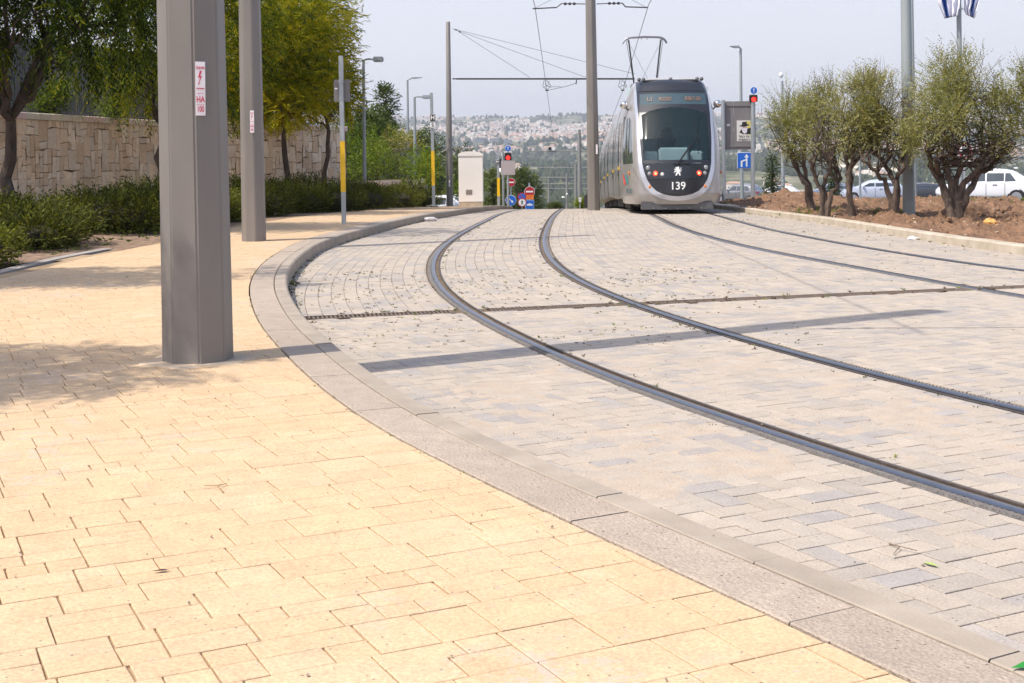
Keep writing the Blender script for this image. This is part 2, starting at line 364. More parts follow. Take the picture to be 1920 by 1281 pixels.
def pavers(name, polys, zfun, mat_, gap=0.0021, bev=0.0016, jit=0.0009, thick=0.02, near=15.0):
    V = []; byn = {}; tints = {}
    for poly, col in polys:
        if area(poly) < 0.0012: continue
        P = np.array(poly) + np.random.default_rng(len(V) % 9973).normal(size=(len(poly), 2)) * 0.0009; c = P.mean(0)
        sz = min(np.ptp(P[:, 0]), np.ptp(P[:, 1])) + 1e-6
        D = c - P; Ln = np.linalg.norm(D, axis=1)[:, None]; Nn = len(P)
        P1 = P + D / Ln * gap * 1.4; P2 = P + D / Ln * (gap * 1.4 + bev * 1.5)
        dz = random.uniform(-jit, jit); tx = random.uniform(-1, 1) * jit * 4; ty = random.uniform(-1, 1) * jit * 4
        def Z(Q): return zfun(Q[:, 0], Q[:, 1]) + dz + (Q[:, 0]-c[0]) * tx + (Q[:, 1]-c[1]) * ty
        b = len(V); nr = c[1] < near
        rings = [np.c_[P2, Z(P2)], np.c_[P1, Z(P1) - bev], np.c_[P1, Z(P1) - thick]] if nr else [np.c_[P1, Z(P1)], np.c_[P1, Z(P1) - thick]]
        for r in rings: V.extend(r.tolist())
        byn.setdefault(Nn, []).append([b + i for i in range(Nn)]); tints.setdefault(Nn, []).append(col)
        q = byn.setdefault(4.5, []); qt = tints.setdefault(4.5, [])
        for k in range(len(rings) - 1):
            for i in range(Nn):
                a = b + k*Nn + i; e = b + k*Nn + (i+1) % Nn; q.append([a, a + Nn, e + Nn, e]); qt.append(col)
    Fs = []; T = []
    for k in byn: Fs.append(np.array(byn[k])); T += tints[k]
    me = np_mesh(name, V, Fs)
    if len(me.polygons) == len(T): face_tint(me, np.array(T))
    else: print('tint mismatch', name, len(me.polygons), len(T)); face_tint(me, np.array(T[:1]))
    bm = bmesh.new(); bm.from_mesh(me)
    for f in bm.faces:
        if f.normal.z < -0.5: f.normal_flip()
    bm.to_mesh(me); bm.free()
    return link(name, me, mat_)
ANG = R(26.5); UX = np.array([math.cos(ANG), math.sin(ANG)]); UY = np.array([-math.sin(ANG), math.cos(ANG)])
def rect(u0, u1, v0, v1): return [tuple(UX*u + UY*v) for u, v in ((u0, v0), (u1, v0), (u1, v1), (u0, v1))]
def seen(c, m=1.6): return c[1] > 1.6 and abs(c[0]) < 0.42 * c[1] + m
def ycol():
    f = random.gauss(1.0, 0.018); h = random.gauss(0, 0.006)
    return (0.60 * f, (0.425 + h) * f, (0.262 + h * 1.2) * f)
def gcol():
    r = random.random(); f = random.gauss(1.0, 0.035)
    if r < 0.20: c = (0.365, 0.33, 0.302)
    elif r < 0.5: c = (0.405, 0.354, 0.302)
    else: c = (0.44, 0.378, 0.312)
    return tuple(k * f for k in c)
# sidewalk: courses of mixed square and half-height slabs
ypolys = []
v = -6.0
while v < 46.0:
    hgt = random.choice((0.205, 0.205, 0.205, 0.15)); u = -16.0 + random.random() * 0.3
    while u < 30.0:
        c = UX * (u + 0.2) + UY * (v + 0.1)
        if not (seen(c) and c[1] < 47 and c[0] < 3.0): u += 0.205; continue
        if random.random() < 0.62 or hgt < 0.2:
            w = random.choice((0.205, 0.205, 0.29, 0.15)); ypolys.append((rect(u, u + w, v, v + hgt), ycol())); u += w
        else:
            w = random.choice((0.41, 0.31, 0.36)); s = random.choice((0.1025, 0.12, 0.09))
            for v0, v1 in ((v, v + s), (v + s, v + hgt)):
                a = u
                while a < u + w - 0.02:
                    b_ = min(u + w, a + random.choice((0.15, 0.205, 0.105, 0.20)))
                    if u + w - b_ < 0.07: b_ = u + w
                    ypolys.append((rect(a, b_, v0, v1), ycol())); a = b_
            u += w
    v += hgt
ypolys = [p for p in ypolys]
ypolys = clip_curve(ypolys, CB, 0.0, 0.004, (1,))
BEDX = smooth_curve(px2g([(0,515),(100,485),(300,452),(430,422),(600,400),(700,392),(790,386)], lambda Y: float(kerb_rise(Y))), 1.0)
_p = px2g([(0, 515), (100, 485)], 0.14)
BEDX = smooth_curve(np.vstack([[(-6.2, -3.0), (-6.0, 6.0)], BEDX, [(-2.6, 40.0), (-2.3, 60)]]), 0.8); CBED = Curve(BEDX)
ypolys = clip_curve(ypolys, CBED, -0.25, 0.0, (-1,))
pw = pavers('sidewalk_paving', ypolys, lambda X, Y: walk_z(X, Y), M_YPAVE); tag(pw, kind='structure')
# track area: herringbone near and on the right, courses that follow the curve beyond the drain
HW, HL = 0.105, 0.21
gpolys = []
def herring_rects(nu0, nu1, nv0, nv1):
    out = []
    for j in range(nv0, nv1):
        for i in range(nu0, nu1):
            k = (i + j) % 4
            if k == 0: out.append((i, i + 2, j, j + 1))       # horizontal brick covers classes 0,1 of this row
            elif k == 2: out.append((i, i + 1, j, j + 2))      # vertical brick covers class 2 here and class 3 above
    return out
C1 = Curve(RAILS[0].C[:min(len(RL1), len(RR1))])
LM = smooth_curve(0.5 * (resample(RL1, (np.hypot(*np.diff(RL1, axis=0).T).sum()) / 900)[:900] + resample(RR1, (np.hypot(*np.diff(RR1, axis=0).T).sum()) / 900)[:900]), 0.8, 0.1)
LM = LM[LM[:, 1] < 48]; LM = LM[LM[:, 1] > 3.0]; CLM = Curve(LM)
hr = []
for (i0, i1, j0, j1) in herring_rects(-30, 480, -260, 420):
    c = UX * (i0 + i1) * HW / 2 + UY * (j0 + j1) * HW / 2
    if (seen(c) or (c[0] > 0 and c[1] > 1.6 and c[0] < .42*c[1] + 4.5)) and c[1] < 47 and c[0] > -3.0: hr.append((i0, i1, j0, j1, c))
cen = np.array([h[4] for h in hr]); sdB, _ = CB.sd(cen); sdK, _ = CK.sd(cen); sd3, _ = RAILS[2].sd(cen)
beyond = (cen - DR0) @ DRN
for h, b1, k1, s3, by in zip(hr, sdB, sdK, sd3, beyond):
    if b1 > -0.2 or k1 < -0.3: continue
    if by > -0.1 and s3 > -0.1: continue
    gpolys.append((rect(h[0]*HW, h[1]*HW, h[2]*HW, h[3]*HW), gcol()))
# split the herringbone at the drain on the left part
DC = Curve(np.array([DR0 + _d * t for t in np.arange(-3, 11, 0.1)]))
farp = []
arc = np.r_[0, np.cumsum(np.hypot(*np.diff(LM, axis=0).T))]
def cm(s, d):
    x = np.interp(s, arc, LM[:, 0]); y = np.interp(s, arc, LM[:, 1]); i = min(len(LM) - 1, int(np.searchsorted(arc, s)))
    t = CLM.T[i]; return (x - t[1] * d, y + t[0] * d)
sd3l = None
for k in range(-40, 36):
    d0 = k * 0.125; s = random.random() * 0.3
    while s < arc[-1] - 0.5:
        ln = random.choice((0.25, 0.25, 0.19, 0.32)); c = cm(s + ln / 2, d0 + 0.06)
        if c[1] > 8.0 and seen(c, 3): farp.append(([cm(s, d0), cm(s, d0 + 0.125), cm(s + ln, d0 + 0.125), cm(s + ln, d0)][::-1], gcol()))
        s += ln
cf = np.array([np.mean(p[0], axis=0) for p in farp]); a_, _ = CB.sd(cf); b_, _ = RAILS[2].sd(cf); by = (cf - DR0) @ DRN
farp = [p for p, x, y, z in zip(farp, a_, b_, by) if x < -0.2 and y > -0.05 and z > -0.05]
farp = clip_curve(farp, RAILS[2], -0.086, 0.086, (1,))
gpolys = clip_curve(gpolys, CB, -0.345, 0.0, (-1,)); farp = clip_curve(farp, CB, -0.345, 0.0, (-1,))
gpolys += farp
gpolys = clip_curve(gpolys, DC, -0.115, 0.115)
for Cr in RAILS: gpolys = clip_curve(gpolys, Cr, -0.088, 0.088)
gpolys = clip_curve(gpolys, CK, 0.0, 0.0, (1,))
pv = pavers('track_paving', gpolys, lambda X, Y: gz(Y), M_GPAVE, gap=0.0036, near=13.0); tag(pv, kind='structure')

# ------------------------------------------------------------------ strips that follow a curve
def strip(mb, C, prof, zf, y0=-5, y1=200, segs=None):
    """prof: list of (offset, height above zf)"""
    T = tang(C); N = np.stack([-T[:, 1], T[:, 0]], 1); ok = (C[:, 1] > y0) & (C[:, 1] < y1); I = np.where(ok)[0]
    vs = []; fs = []; n = len(prof)
    for i in I:
        for o_, h_ in prof:
            p = C[i] + N[i] * o_; vs.append((p[0], p[1], float(zf(p[0], p[1])) + h_))
    for a in range(len(I) - 1):
        if segs and (a % segs) == segs - 1: continue
        for k in range(n - 1):
            fs.append((a*n + k, a*n + k + 1, (a+1)*n + k + 1, (a+1)*n + k))
    mb.add(vs, fs)
# joints bed under every paver
def sheet(name, C0, C1_, nn, zf, mat_, y0=1.0, y1=60.0):
    a = resample(C0[(C0[:, 1] > y0) & (C0[:, 1] < y1)], 0.3); b = resample(C1_[(C1_[:, 1] > y0) & (C1_[:, 1] < y1)], 0.3)
    m = min(len(a), len(b)); a = resample(a, (len(a)-1)*0.3/(m-1)); b = resample(b, (len(b)-1)*0.3/(m-1)); m = min(len(a), len(b))
    V = []; t = np.linspace(0, 1, nn)
    for i in range(m):
        for k in t: p = a[i]*(1-k) + b[i]*k; V.append((p[0], p[1], float(zf(p[0], p[1]))))
    F_ = [(i*nn + k, i*nn + k + 1, (i+1)*nn + k + 1, (i+1)*nn + k) for i in range(m-1) for k in range(nn-1)]
    me = bpy.data.meshes.new(name); me.from_pydata(V, [], F_); return link(name, me, mat_)
xs = np.arange(-1.5, 9.0, 0.35)
def flat_grid(name, x0, x1, y0, y1, st, zf, mat_, keep=None):
    X = np.arange(x0, x1 + st/2, st); Y = np.arange(y0, y1 + st/2, st); gx, gy = np.meshgrid(X, Y); V = np.c_[gx.ravel(), gy.ravel(), zf(gx.ravel(), gy.ravel())]
    n = len(X); i, j = np.meshgrid(np.arange(len(Y)-1), np.arange(n-1), indexing='ij'); a = (i*n + j).ravel()
    Fq = np.stack([a, a+1, a+n+1, a+n], 1)
    if keep is not None: k = keep(V[:, 0], V[:, 1]); Fq = Fq[k[Fq].all(1)]
    return link(name, np_mesh(name, V, [Fq]), mat_, smooth=True)
jb = flat_grid('track_bed', -4.0, 22.0, -3.0, 70.0, 0.25, lambda X, Y: gz(Y) - 0.009, M_JOINT,
               lambda X, Y: (CB.sd(np.c_[X, Y])[0] < -0.05) & (CK.sd(np.c_[X, Y])[0] > -0.05) | ((Y < 5) & (CB.sd(np.c_[X, Y])[0] < -0.05)))
tag(jb, kind='structure')
sb = flat_grid('sidewalk_bed', -9.0, 4.0, -3.0, 60.0, 0.2, lambda X, Y: walk_z(X, Y) - 0.008, M_JOINTY,
               lambda X, Y: (CB.sd(np.c_[X, Y])[0] > 0.03) & (CBED.sd(np.c_[X, Y])[0] < 0.1))
tag(sb, kind='structure')
# kerb of the sidewalk: aggregate strip and smooth kerb stone, each cut into stones
def kerb_stones(C, prof, zf, L, y0, y1, name, mat_, tint=None, gap=0.005):
    Cr = resample(C[(C[:, 1] > y0) & (C[:, 1] < y1)], 0.04); T = tang(Cr); N = np.stack([-T[:, 1], T[:, 0]], 1)
    per = int(L / 0.04); V = []; Fq = []; Tn = []; n = len(prof)
    for s0 in range(0, len(Cr) - 2, per):
        e = min(s0 + per, len(Cr) - 1); ids = np.linspace(s0, e, 9 if L > 0.7 else 5); col = tint() if tint else (0.5, 0.5, 0.5); dz = random.uniform(-0.002, 0.002)
        b = len(V)
        for q, k in enumerate(ids):
            i = int(round(k)); p0 = Cr[i] + T[i] * (gap/2 if q == 0 else (-gap/2 if q == len(ids)-1 else 0))
            for o_, h_ in prof:
                p = p0 + N[i] * o_; hz = h_ if h_ > -0.05 else h_
                V.append((p[0], p[1], float(zf(p[0], p[1])) + hz + dz))
        m = len(ids)
        for q in range(m - 1):
            for k in range(n - 1): Fq.append((b + q*n + k, b + q*n + k + 1, b + (q+1)*n + k + 1, b + (q+1)*n + k)); Tn.append(col)
        for q in (0, m - 1):
            for k in range(n - 1):      # end faces, down to the bottom corner
                Fq.append((b + q*n + k, b + q*n + k + 1, b + q*n + n - 1, b + q*n)) if 0 < k < n - 2 else None
                if 0 < k < n - 2: Tn.append(col)
    me = bpy.data.meshes.new(name); me.from_pydata(V, [], Fq); me.update()
    if tint: face_tint(me, np.array(Tn))
    bm = bmesh.new(); bm.from_mesh(me); bmesh.ops.recalc_face_normals(bm, faces=bm.faces[:]); bm.to_mesh(me); bm.free()
    return link(name, me, mat_)
def pcol(): f = random.gauss(1, 0.05); return (0.425*f, 0.348*f, 0.28*f)
k1 = kerb_stones(B, [(-0.006, -0.03), (-0.006, 0.000), (-0.010, 0.003), (-0.215, 0.003), (-0.219, 0.0), (-0.219, -0.03)], walk_z, 1.0, 1.2, 58, 'kerb_edging', M_PINK, pcol)
k2 = kerb_stones(B, [(-0.226, -0.03), (-0.226, 0.001), (-0.230, 0.005), (-0.325, 0.005), (-0.342, -0.008), (-0.347, -0.03), (-0.350, -0.24)], walk_z, 0.8, 1.2, 58, 'kerb', M_KERB)
k3 = kerb_stones(K, [(0.012, -0.10), (0.010, 0.105), (-0.008, 0.125), (-0.16, 0.128), (-0.165, -0.05)], lambda X, Y: gz(Y), 0.8, 3, 58, 'kerb_of_the_planting_strip',
                 mat('pale_kerb', (0.52, 0.45, 0.36), 0.9, 0, 0.15, 3, 0.5, 60, col2=(0.38, 0.32, 0.24), bdist=0.006))
for o in (k1, k2, k3): tag(o, kind='structure')

# ------------------------------------------------------------------ rails
M_RAIL = mat('rail_head_steel', (0.33, 0.32, 0.335), 0.36, 1.0, 0.10, 20)
M_RAILB = mat('rail_lip_steel', (0.15, 0.125, 0.11), 0.5, 0.7, 0.25, 30)
M_GROOVE = mat('rail_groove', (0.045, 0.038, 0.033), 0.8, 0.2, 0.3, 40)
M_RUB = mat('rail_rubber', (0.17, 0.155, 0.145), 0.85, 0, 0.25, 25, 0.6, 160, bdist=0.004)
zg = lambda X, Y: gz(Y)
def rail_obj(C, side, label, group):
    """side = +1: groove and lip on the left of the head, -1: on the right"""
    C = C[C[:, 1] < 75]; e = empty('tram_rail', (float(C[0, 0]), float(C[0, 1]), 0), label, 'rail', group)
    s = side
    mb = MB(); strip(mb, C, [(-0.027*s, -0.012), (-0.027*s, 0.003), (-0.020*s, 0.0065), (0.0*s, 0.0075), (0.020*s, 0.0065), (0.027*s, 0.002), (0.030*s, -0.05)], zg); mb.build('rail_head', M_RAIL, e, True, True)
    mb = MB(); strip(mb, C, [(0.030*s, -0.034), (0.066*s, -0.034)], zg); mb.build('groove', M_GROOVE, e, False, True)
    mb = MB(); strip(mb, C, [(0.066*s, -0.05), (0.067*s, 0.002), (0.070*s, 0.005), (0.082*s, 0.004), (0.083*s, -0.02)], zg); mb.build('guard_lip', M_RAILB, e, True, True)
    mb = MB(); strip(mb, C, [(0.084*s, -0.002), (0.092*s, -0.004)], zg); strip(mb, C, [(-0.028*s, 0.000), (-0.067*s, -0.003), (-0.069*s, -0.012)], zg)
    Cn = resample(C[(C[:, 1] < 17)], 0.03); T = tang(Cn); N = np.stack([-T[:, 1], T[:, 0]], 1)     # slanted ribs of the rubber strip
    for i in range(0, len(Cn) - 3, 1):
        p = Cn[i] - N[i]*s*0.034; q = Cn[i] - N[i]*s*0.066 + T[i]*0.030; z = float(gz(p[1]))
        d = np.array([T[i][0], T[i][1]]) * 0.004
        mb.add([(p[0]-d[0], p[1]-d[1], z - 0.002), (p[0]+d[0], p[1]+d[1], z - 0.002), (q[0]+d[0], q[1]+d[1], z - 0.002), (q[0]-d[0], q[1]-d[1], z - 0.002),
                (p[0], p[1], z + 0.004), (q[0], q[1], z + 0.004)], [(0, 4, 5, 3), (1, 2, 5, 4)])
    mb.build('rubber_strip', M_RUB, e, False, True)
    return e
rail_obj(RL1, -1, 'nearest curving grooved rail, leftmost of the four, crossing the foreground paving', 'tram rails')
rail_obj(RR1, 1, 'second curving grooved rail from the left, blue-grey polished head', 'tram rails')
rail_obj(RL2, -1, 'third rail from the left, dark line leading to the left wheels of the tram', 'tram rails')
rail_obj(RR2, 1, 'rightmost dark rail, beside the pale kerb of the planting strip', 'tram rails')
# drain channel
dr = empty('drain_channel', (float(DR0[0]), float(DR0[1]), 0), 'rusty slotted drain channel crossing both tracks from the grey kerb', 'drain')
Ld = float(np.linalg.norm(DR1 - DR0)); ca, sa = _d
def dxy(u, v): return (DR0[0] + ca*u - sa*v, DR0[1] + sa*u + ca*v)
secs = []
railhits = []
for Cr in RAILS:
    s_, _ = Cr.sd(np.array([dxy(t, 0) for t in np.arange(0, Ld, 0.02)])); j = int(np.abs(s_).argmin())
    if abs(s_[j]) < 0.05: railhits.append(j * 0.02)
edges = [0.0] + sum([[h - 0.16, h + 0.16] for h in sorted(railhits)], []) + [Ld]
M_TROUGH = mat('drain_trough', (.015, .013, .011), 1); M_GRATE = mat('rusty_grate', (0.19, 0.14, 0.105), 0.75, 0.3, 0.3, 12)
for a0, a1 in zip(edges[::2], edges[1::2]):
    gr = MB(); fr = MB(); u = a0 + 0.004
    while u < a1 - 0.034:
        a = [dxy(u, -0.088), dxy(u + 0.016, -0.088), dxy(u + 0.030, 0.088), dxy(u + 0.014, 0.088)]
        gr.add([(x, y, float(gz(y)) + 0.001) for x, y in a] + [(x, y, float(gz(y)) - 0.03) for x, y in a], [(0, 1, 2, 3), (0, 4, 5, 1), (1, 5, 6, 2), (2, 6, 7, 3), (3, 7, 4, 0)]); u += 0.036
    for v0, v1 in ((-0.113, -0.088), (0.088, 0.113)):
        c = [dxy(a0, v0), dxy(a1, v0), dxy(a1, v1), dxy(a0, v1)]
        fr.add([(x, y, float(gz(y)) + 0.0025) for x, y in c] + [(x, y, float(gz(y)) - 0.03) for x, y in c], [(0, 1, 2, 3), (0, 4, 5, 1), (2, 6, 7, 3), (1, 5, 6, 2), (3, 7, 4, 0)])
    tr_ = MB(); c = [dxy(a0, -.088), dxy(a1, -.088), dxy(a1, .088), dxy(a0, .088)]; tr_.add([(x, y, float(gz(y)) - 0.005) for x, y in c], [(0, 1, 2, 3)]); tr_.build('trough', M_TROUGH, dr, wc=True)
    f_ = fr.build('frame', M_GRATE, dr, wc=True); gr.build('grate', M_GRATE, dr, wc=True)
# ------------------------------------------------------------------ noise and terrain
_T = RNG.random((256, 256))
def vnoise(x, y):
    x = np.asarray(x, float); y = np.asarray(y, float); xi = np.floor(x).astype(int); yi = np.floor(y).astype(int); fx = x - xi; fy = y - yi
    fx = fx*fx*(3-2*fx); fy = fy*fy*(3-2*fy); g = lambda a, b: _T[a % 256, b % 256]
    return (g(xi, yi)*(1-fx) + g(xi+1, yi)*fx)*(1-fy) + (g(xi, yi+1)*(1-fx) + g(xi+1, yi+1)*fx)*fy
def fbm(x, y, o=5):
    s = 0; a = 0.5; f = 1.0
    for k in range(o): s = s + a * vnoise(x*f + 17.3*k, y*f + 5.1*k); a *= 0.5; f *= 2.03
    return s
_PY = np.array([330, 600, 900, 1300, 1800, 2400, 3000, 3600, 4200, 5000, 5600, 6000, 6600, 7400.])
_PZ = np.array([-18.35, -40, -52, -40, -28, -9, 14, 45, 84, 142, 192, 221, 200, 120.])
def hill_left(X, Y):
    return 5.2 * sm(0, 8, (-5.8 - 0.015 * (Y - 46)) - X) * sm(48, 60, Y) * (1 - sm(150, 260, Y)) * (1 - 0.75 * sm(75, 150, Y))
def ROADZ(Y): return -0.93 - 0.0296 * (np.asarray(Y, float) - 62)
def road_z(X, Y): return gz(Y) + sm(9, 14, X) * sm(30, 40, Y) * (1 - sm(170, 320, Y)) * (ROADZ(Y) - gz(Y))
def terrain(X, Y):
    X = np.asarray(X, float); Y = np.asarray(Y, float)
    z = np.where(Y < 330, gz(Y), np.interp(Y, _PY, _PZ))
    amp = np.interp(Y, [300, 700, 1500, 3000, 5000, 6200, 7400], [0, 8, 22, 38, 34, 26, 20])
    z = z + amp * (fbm(X / 520 + 3.7, Y / 520) - 0.5) * 2.2 + 0.25 * amp * (fbm(X / 130, Y / 130) - 0.5)
    z = z + sm(9, 14, X) * sm(30, 40, Y) * (1 - sm(170, 320, Y)) * (ROADZ(Y) - gz(Y))
    z = z + hill_left(X, Y) + 0.5 * sm(90, 200, Y) * 4 * sm(20, 60, -X)
    z = z - 0.022 * sm(500, 2500, Y) * np.clip(-X - 300, 0, 900) * 0.0
    return z
Yr = np.concatenate([np.arange(-9, 80, 1.0), np.geomspace(80, 7400, 300)]); tt = np.linspace(-1, 1, 261)
gx = tt[None, :] * (30 + 0.75 * np.abs(Yr))[:, None]; gy = np.repeat(Yr[:, None], len(tt), 1); gzv = terrain(gx, gy) - 0.06
V = np.c_[gx.ravel(), gy.ravel(), gzv.ravel()]; n = len(tt); i, j = np.meshgrid(np.arange(len(Yr)-1), np.arange(n-1), indexing='ij'); a = (i*n + j).ravel()
def terrain_mat():
    m, nt, p = new_mat('hill_ground'); L = nt.links; tc = nd(nt, 'ShaderNodeTexCoord'); p.inputs['Roughness'].default_value = 1.0; p.inputs['Specular IOR Level'].default_value = 0.1
    n1 = nd(nt, 'ShaderNodeTexNoise'); n1.inputs['Scale'].default_value = 0.006; n1.inputs['Detail'].default_value = 7; n1.inputs['Roughness'].default_value = 0.62; L.new(tc.outputs['Object'], n1.inputs['Vector'])
    r = nd(nt, 'ShaderNodeValToRGB'); e = r.color_ramp.elements; e[0].position = 0.40; e[0].color = (0.045, 0.055, 0.03, 1); e[1].position = 0.64; e[1].color = (0.33, 0.29, 0.21, 1)
    q = e.new(0.52); q.color = (0.12, 0.125, 0.065, 1); L.new(n1.outputs[0], r.inputs[0])
    n2 = nd(nt, 'ShaderNodeTexNoise'); n2.inputs['Scale'].default_value = 0.4; n2.inputs['Detail'].default_value = 5; L.new(tc.outputs['Object'], n2.inputs['Vector'])
    mx = nd(nt, 'ShaderNodeMixRGB', blend_type='OVERLAY'); mx.inputs[0].default_value = 0.5; L.new(r.outputs[0], mx.inputs[1]); L.new(n2.outputs[0], mx.inputs[2]); L.new(mx.outputs[0], p.inputs['Base Color'])
    return m
o = link('ground', np_mesh('ground', V, [np.stack([a, a+1, a+n+1, a+n], 1)]), terrain_mat(), smooth=True); tag(o, kind='structure')

# right planting strip of turned soil, and the road beyond it
def soil_z(X, Y):
    base = np.where(Y < 34, 0.06 - drop(Y) * 0.4, 0.06 - drop(np.minimum(Y, 34)) * 0.4 - (drop(Y) - drop(34.0)) * 1.0 * sm(34, 50, Y))
    ed = CK.sd(np.c_[np.ravel(X), np.ravel(Y)])[0].reshape(np.shape(X)) * -1
    k = sm(0.15, 1.2, ed)
    lump = (fbm(X*0.9, Y*0.9) - 0.45) * 0.32 + (fbm(X*3.5, Y*3.5) - 0.5) * 0.26 + np.abs(fbm(X*8, Y*8, 3) - 0.45) * 0.42 - .04
    md = 0.0
    for cx, cy, r, h in ((7.5, 37.5, 0.9, 0.16), (8.6, 38.0, 1.2, 0.20), (9.6, 37.6, 0.7, 0.12), (6.9, 36.0, 0.7, 0.15), (10.6, 24.5, 0.8, 0.15), (9.6, 27.3, 0.5, 0.15), (12.4, 26.5, 0.9, 0.15)):
        md = md + h * np.exp(-(((X-cx)**2 + (Y-cy)**2) / r**2))
    return np.where(Y < 34, base, base) * 1.0 + k * (lump + md) - (1 - k) * 0.02
def soil_keep(X, Y): return (CK.sd(np.c_[X, Y])[0] < -0.10) & (X < 8.5 + 0.16 * Y + 0.6 * (fbm(X*0.5, Y*0.5) - 0.5))
so = flat_grid('planting_strip_soil', 5.6, 17.5, 5.0, 46.0, 0.07, soil_z, M_SOIL, soil_keep); tag(so, kind='structure')
rd = flat_grid('road', 8.0, 60.0, 30.0, 330.0, 1.0, lambda X, Y: road_z(X, Y) + 0.01, M_ASPH, lambda X, Y: (X > 11.5 - 0.0 * Y) & (X < 20 + 0.16 * Y)); tag(rd, kind='structure')
# left planting bed (soil under the shrubs) and the terrace behind the stone wall
M_LITTER = mat('leaf_litter_soil', (0.36, 0.24, 0.16), 1.0, 0, 0.3, 7, 0.8, 60, col2=(0.13, 0.085, 0.055), bdist=0.02)
WALLP = np.array([(-14.8, 22.0), (-12.3, 31.4), (-10.7, 38.4), (-8.97, 40.6), (-6.0, 46.4)])
WALLC = smooth_curve(WALLP, 0.8); CW = Curve(WALLC)
bed = flat_grid('planting_bed', -16.0, -1.0, -3.0, 60.0, 0.25, lambda X, Y: walk_z(X, Y) - 0.006 + 0.10 * sm(0.2, 2.5, CBED.sd(np.c_[X, Y])[0]) + 0.05*(fbm(X*2, Y*2) - 0.5)*sm(0.0, .5, CBED.sd(np.c_[X, Y])[0]), M_LITTER,
                lambda X, Y: (CBED.sd(np.c_[X, Y])[0] > np.where(Y < 17.2, 0.16, -0.22))); tag(bed, kind='structure')
mbs = MB(); strip(mbs, CBED.C, [(0.17, -0.05), (0.168, 0.004), (0.16, 0.008), (0.01, 0.006), (0.005, -0.05)], walk_z, 1, 17.5)
bb = mbs.build('planting_bed_edging', mat('edging_pale', (0.33, 0.29, 0.26), 0.9, 0, 0.1, 5)); tag(bb, kind='structure')

# ------------------------------------------------------------------ foliage builders
def nrm(v): return v / (np.linalg.norm(v, axis=-1, keepdims=True) + 1e-9)
def leaves(name, P, D, N, Ls, Ws, mat_, parent, tint, bend=0.0):
    D = nrm(D); S = nrm(np.cross(D, N)); n = len(P); U = nrm(np.cross(S, D)); Ls = np.broadcast_to(Ls, (n,))[:, None]; Ws = np.broadcast_to(Ws, (n,))[:, None]
    mid = P + D * Ls * 0.42 + U * Ls * bend
    V = np.stack([P, mid + S * Ws / 2, P + D * Ls - U * Ls * bend * 0.6, mid - S * Ws / 2], 1).reshape(-1, 3)
    me = np_mesh(name, V, [np.arange(4 * n).reshape(-1, 4)]); c = np.zeros((n, 3)); c[:, 0] = np.clip(tint, 0, 1)
    if len(me.polygons) == n: face_tint(me, c)
    return link(name, me, mat_, parent, False, True)
def rand_dirs(n, g): v = g.normal(size=(n, 3)); return nrm(v)
def in_blobs(n, blobs, g, shell=0.45):
    vol = np.array([b[1][0]*b[1][1]*b[1][2] for b in blobs]) ** 0.7; k = g.choice(len(blobs), n, p=vol / vol.sum())
    c = np.array([b[0] for b in blobs])[k]; r = np.array([b[1] for b in blobs])[k]; d = rand_dirs(n, g); t = g.random(n) ** shell
    return c + d * r * t[:, None], d, t
def spray_leaves(P, Dir, k, Lsp, Lf, Wf, g, droop=0.5, spread=0.9):
    """k leaves along each twig of length Lsp starting at P in direction Dir"""
    n = len(P); t = np.linspace(0.12, 1.0, k)[None, :, None]; Dn = nrm(Dir)[:, None, :]; L_ = np.broadcast_to(np.asarray(Lsp), (n,))[:, None, None]
    pos = P[:, None, :] + Dn * t * L_ + np.array([0, 0, -1.0]) * (t ** 2) * L_ * droop
    td = nrm(Dn + np.array([0, 0, -1.0]) * 2 * t * droop); side = nrm(np.cross(td, g.normal(size=(n, 1, 3)) * 0.25 + np.array([0, 0, 1.0])))
    sg = np.where(np.arange(k) % 2 == 0, 1.0, -1.0)[None, :, None]
    ld = nrm(td + side * sg * spread + g.normal(size=(n, k, 3)) * 0.18 + np.array([0, 0, -0.25])); nn_ = nrm(np.cross(ld, side) + g.normal(size=(n, k, 3)) * 0.35)
    return pos.reshape(-1, 3), ld.reshape(-1, 3), nn_.reshape(-1, 3), Lf * g.uniform(0.7, 1.2, n*k), Wf * g.uniform(0.8, 1.2, n*k)
def limb(mb, p0, p1, r0, r1, g, segs=5, wob=0.12, n=7):
    p0 = np.array(p0, float); p1 = np.array(p1, float); L_ = np.linalg.norm(p1 - p0); pts = []
    for i in range(segs + 1):
        t = i / segs; o_ = g.normal(size=3) * wob * L_ * math.sin(math.pi * t) * 0.5; pts.append(p0 + (p1 - p0) * t + o_)
    mb.tube(pts, [r0 + (r1 - r0) * (i / segs) for i in range(segs + 1)], n); return pts
M_LEAF = leaf_mat('tipu_leaf', [(0.006, 0.013, 0.002), (0.02, 0.042, 0.004), (0.085, 0.13, 0.008), (0.28, 0.29, 0.012), (0.40, 0.33, 0.015)], 0.45, 0.6)  # darkest tones deepened: black shade between leaves is put into the leaf colour
M_OLEAF = leaf_mat('olive_leaf', [(0.06, 0.075, 0.022), (0.14, 0.155, 0.045), (0.26, 0.26, 0.09), (0.38, 0.36, 0.18), (0.44, 0.32, 0.07)], 0.25, 0.5)
M_ROSE = leaf_mat('shrub_leaf', [(0.014, 0.019, 0.005), (0.035, 0.045, 0.009), (0.085, 0.095, 0.018), (0.16, 0.18, 0.035), (0.24, 0.27, 0.05)], 0.25, 0.8)
M_PINE = leaf_mat('pine_needles', [(0.02, 0.035, 0.012), (0.045, 0.065, 0.02), (0.085, 0.11, 0.03), (0.14, 0.16, 0.05), (0.16, 0.2, 0.05)], 0.15, 0.7)
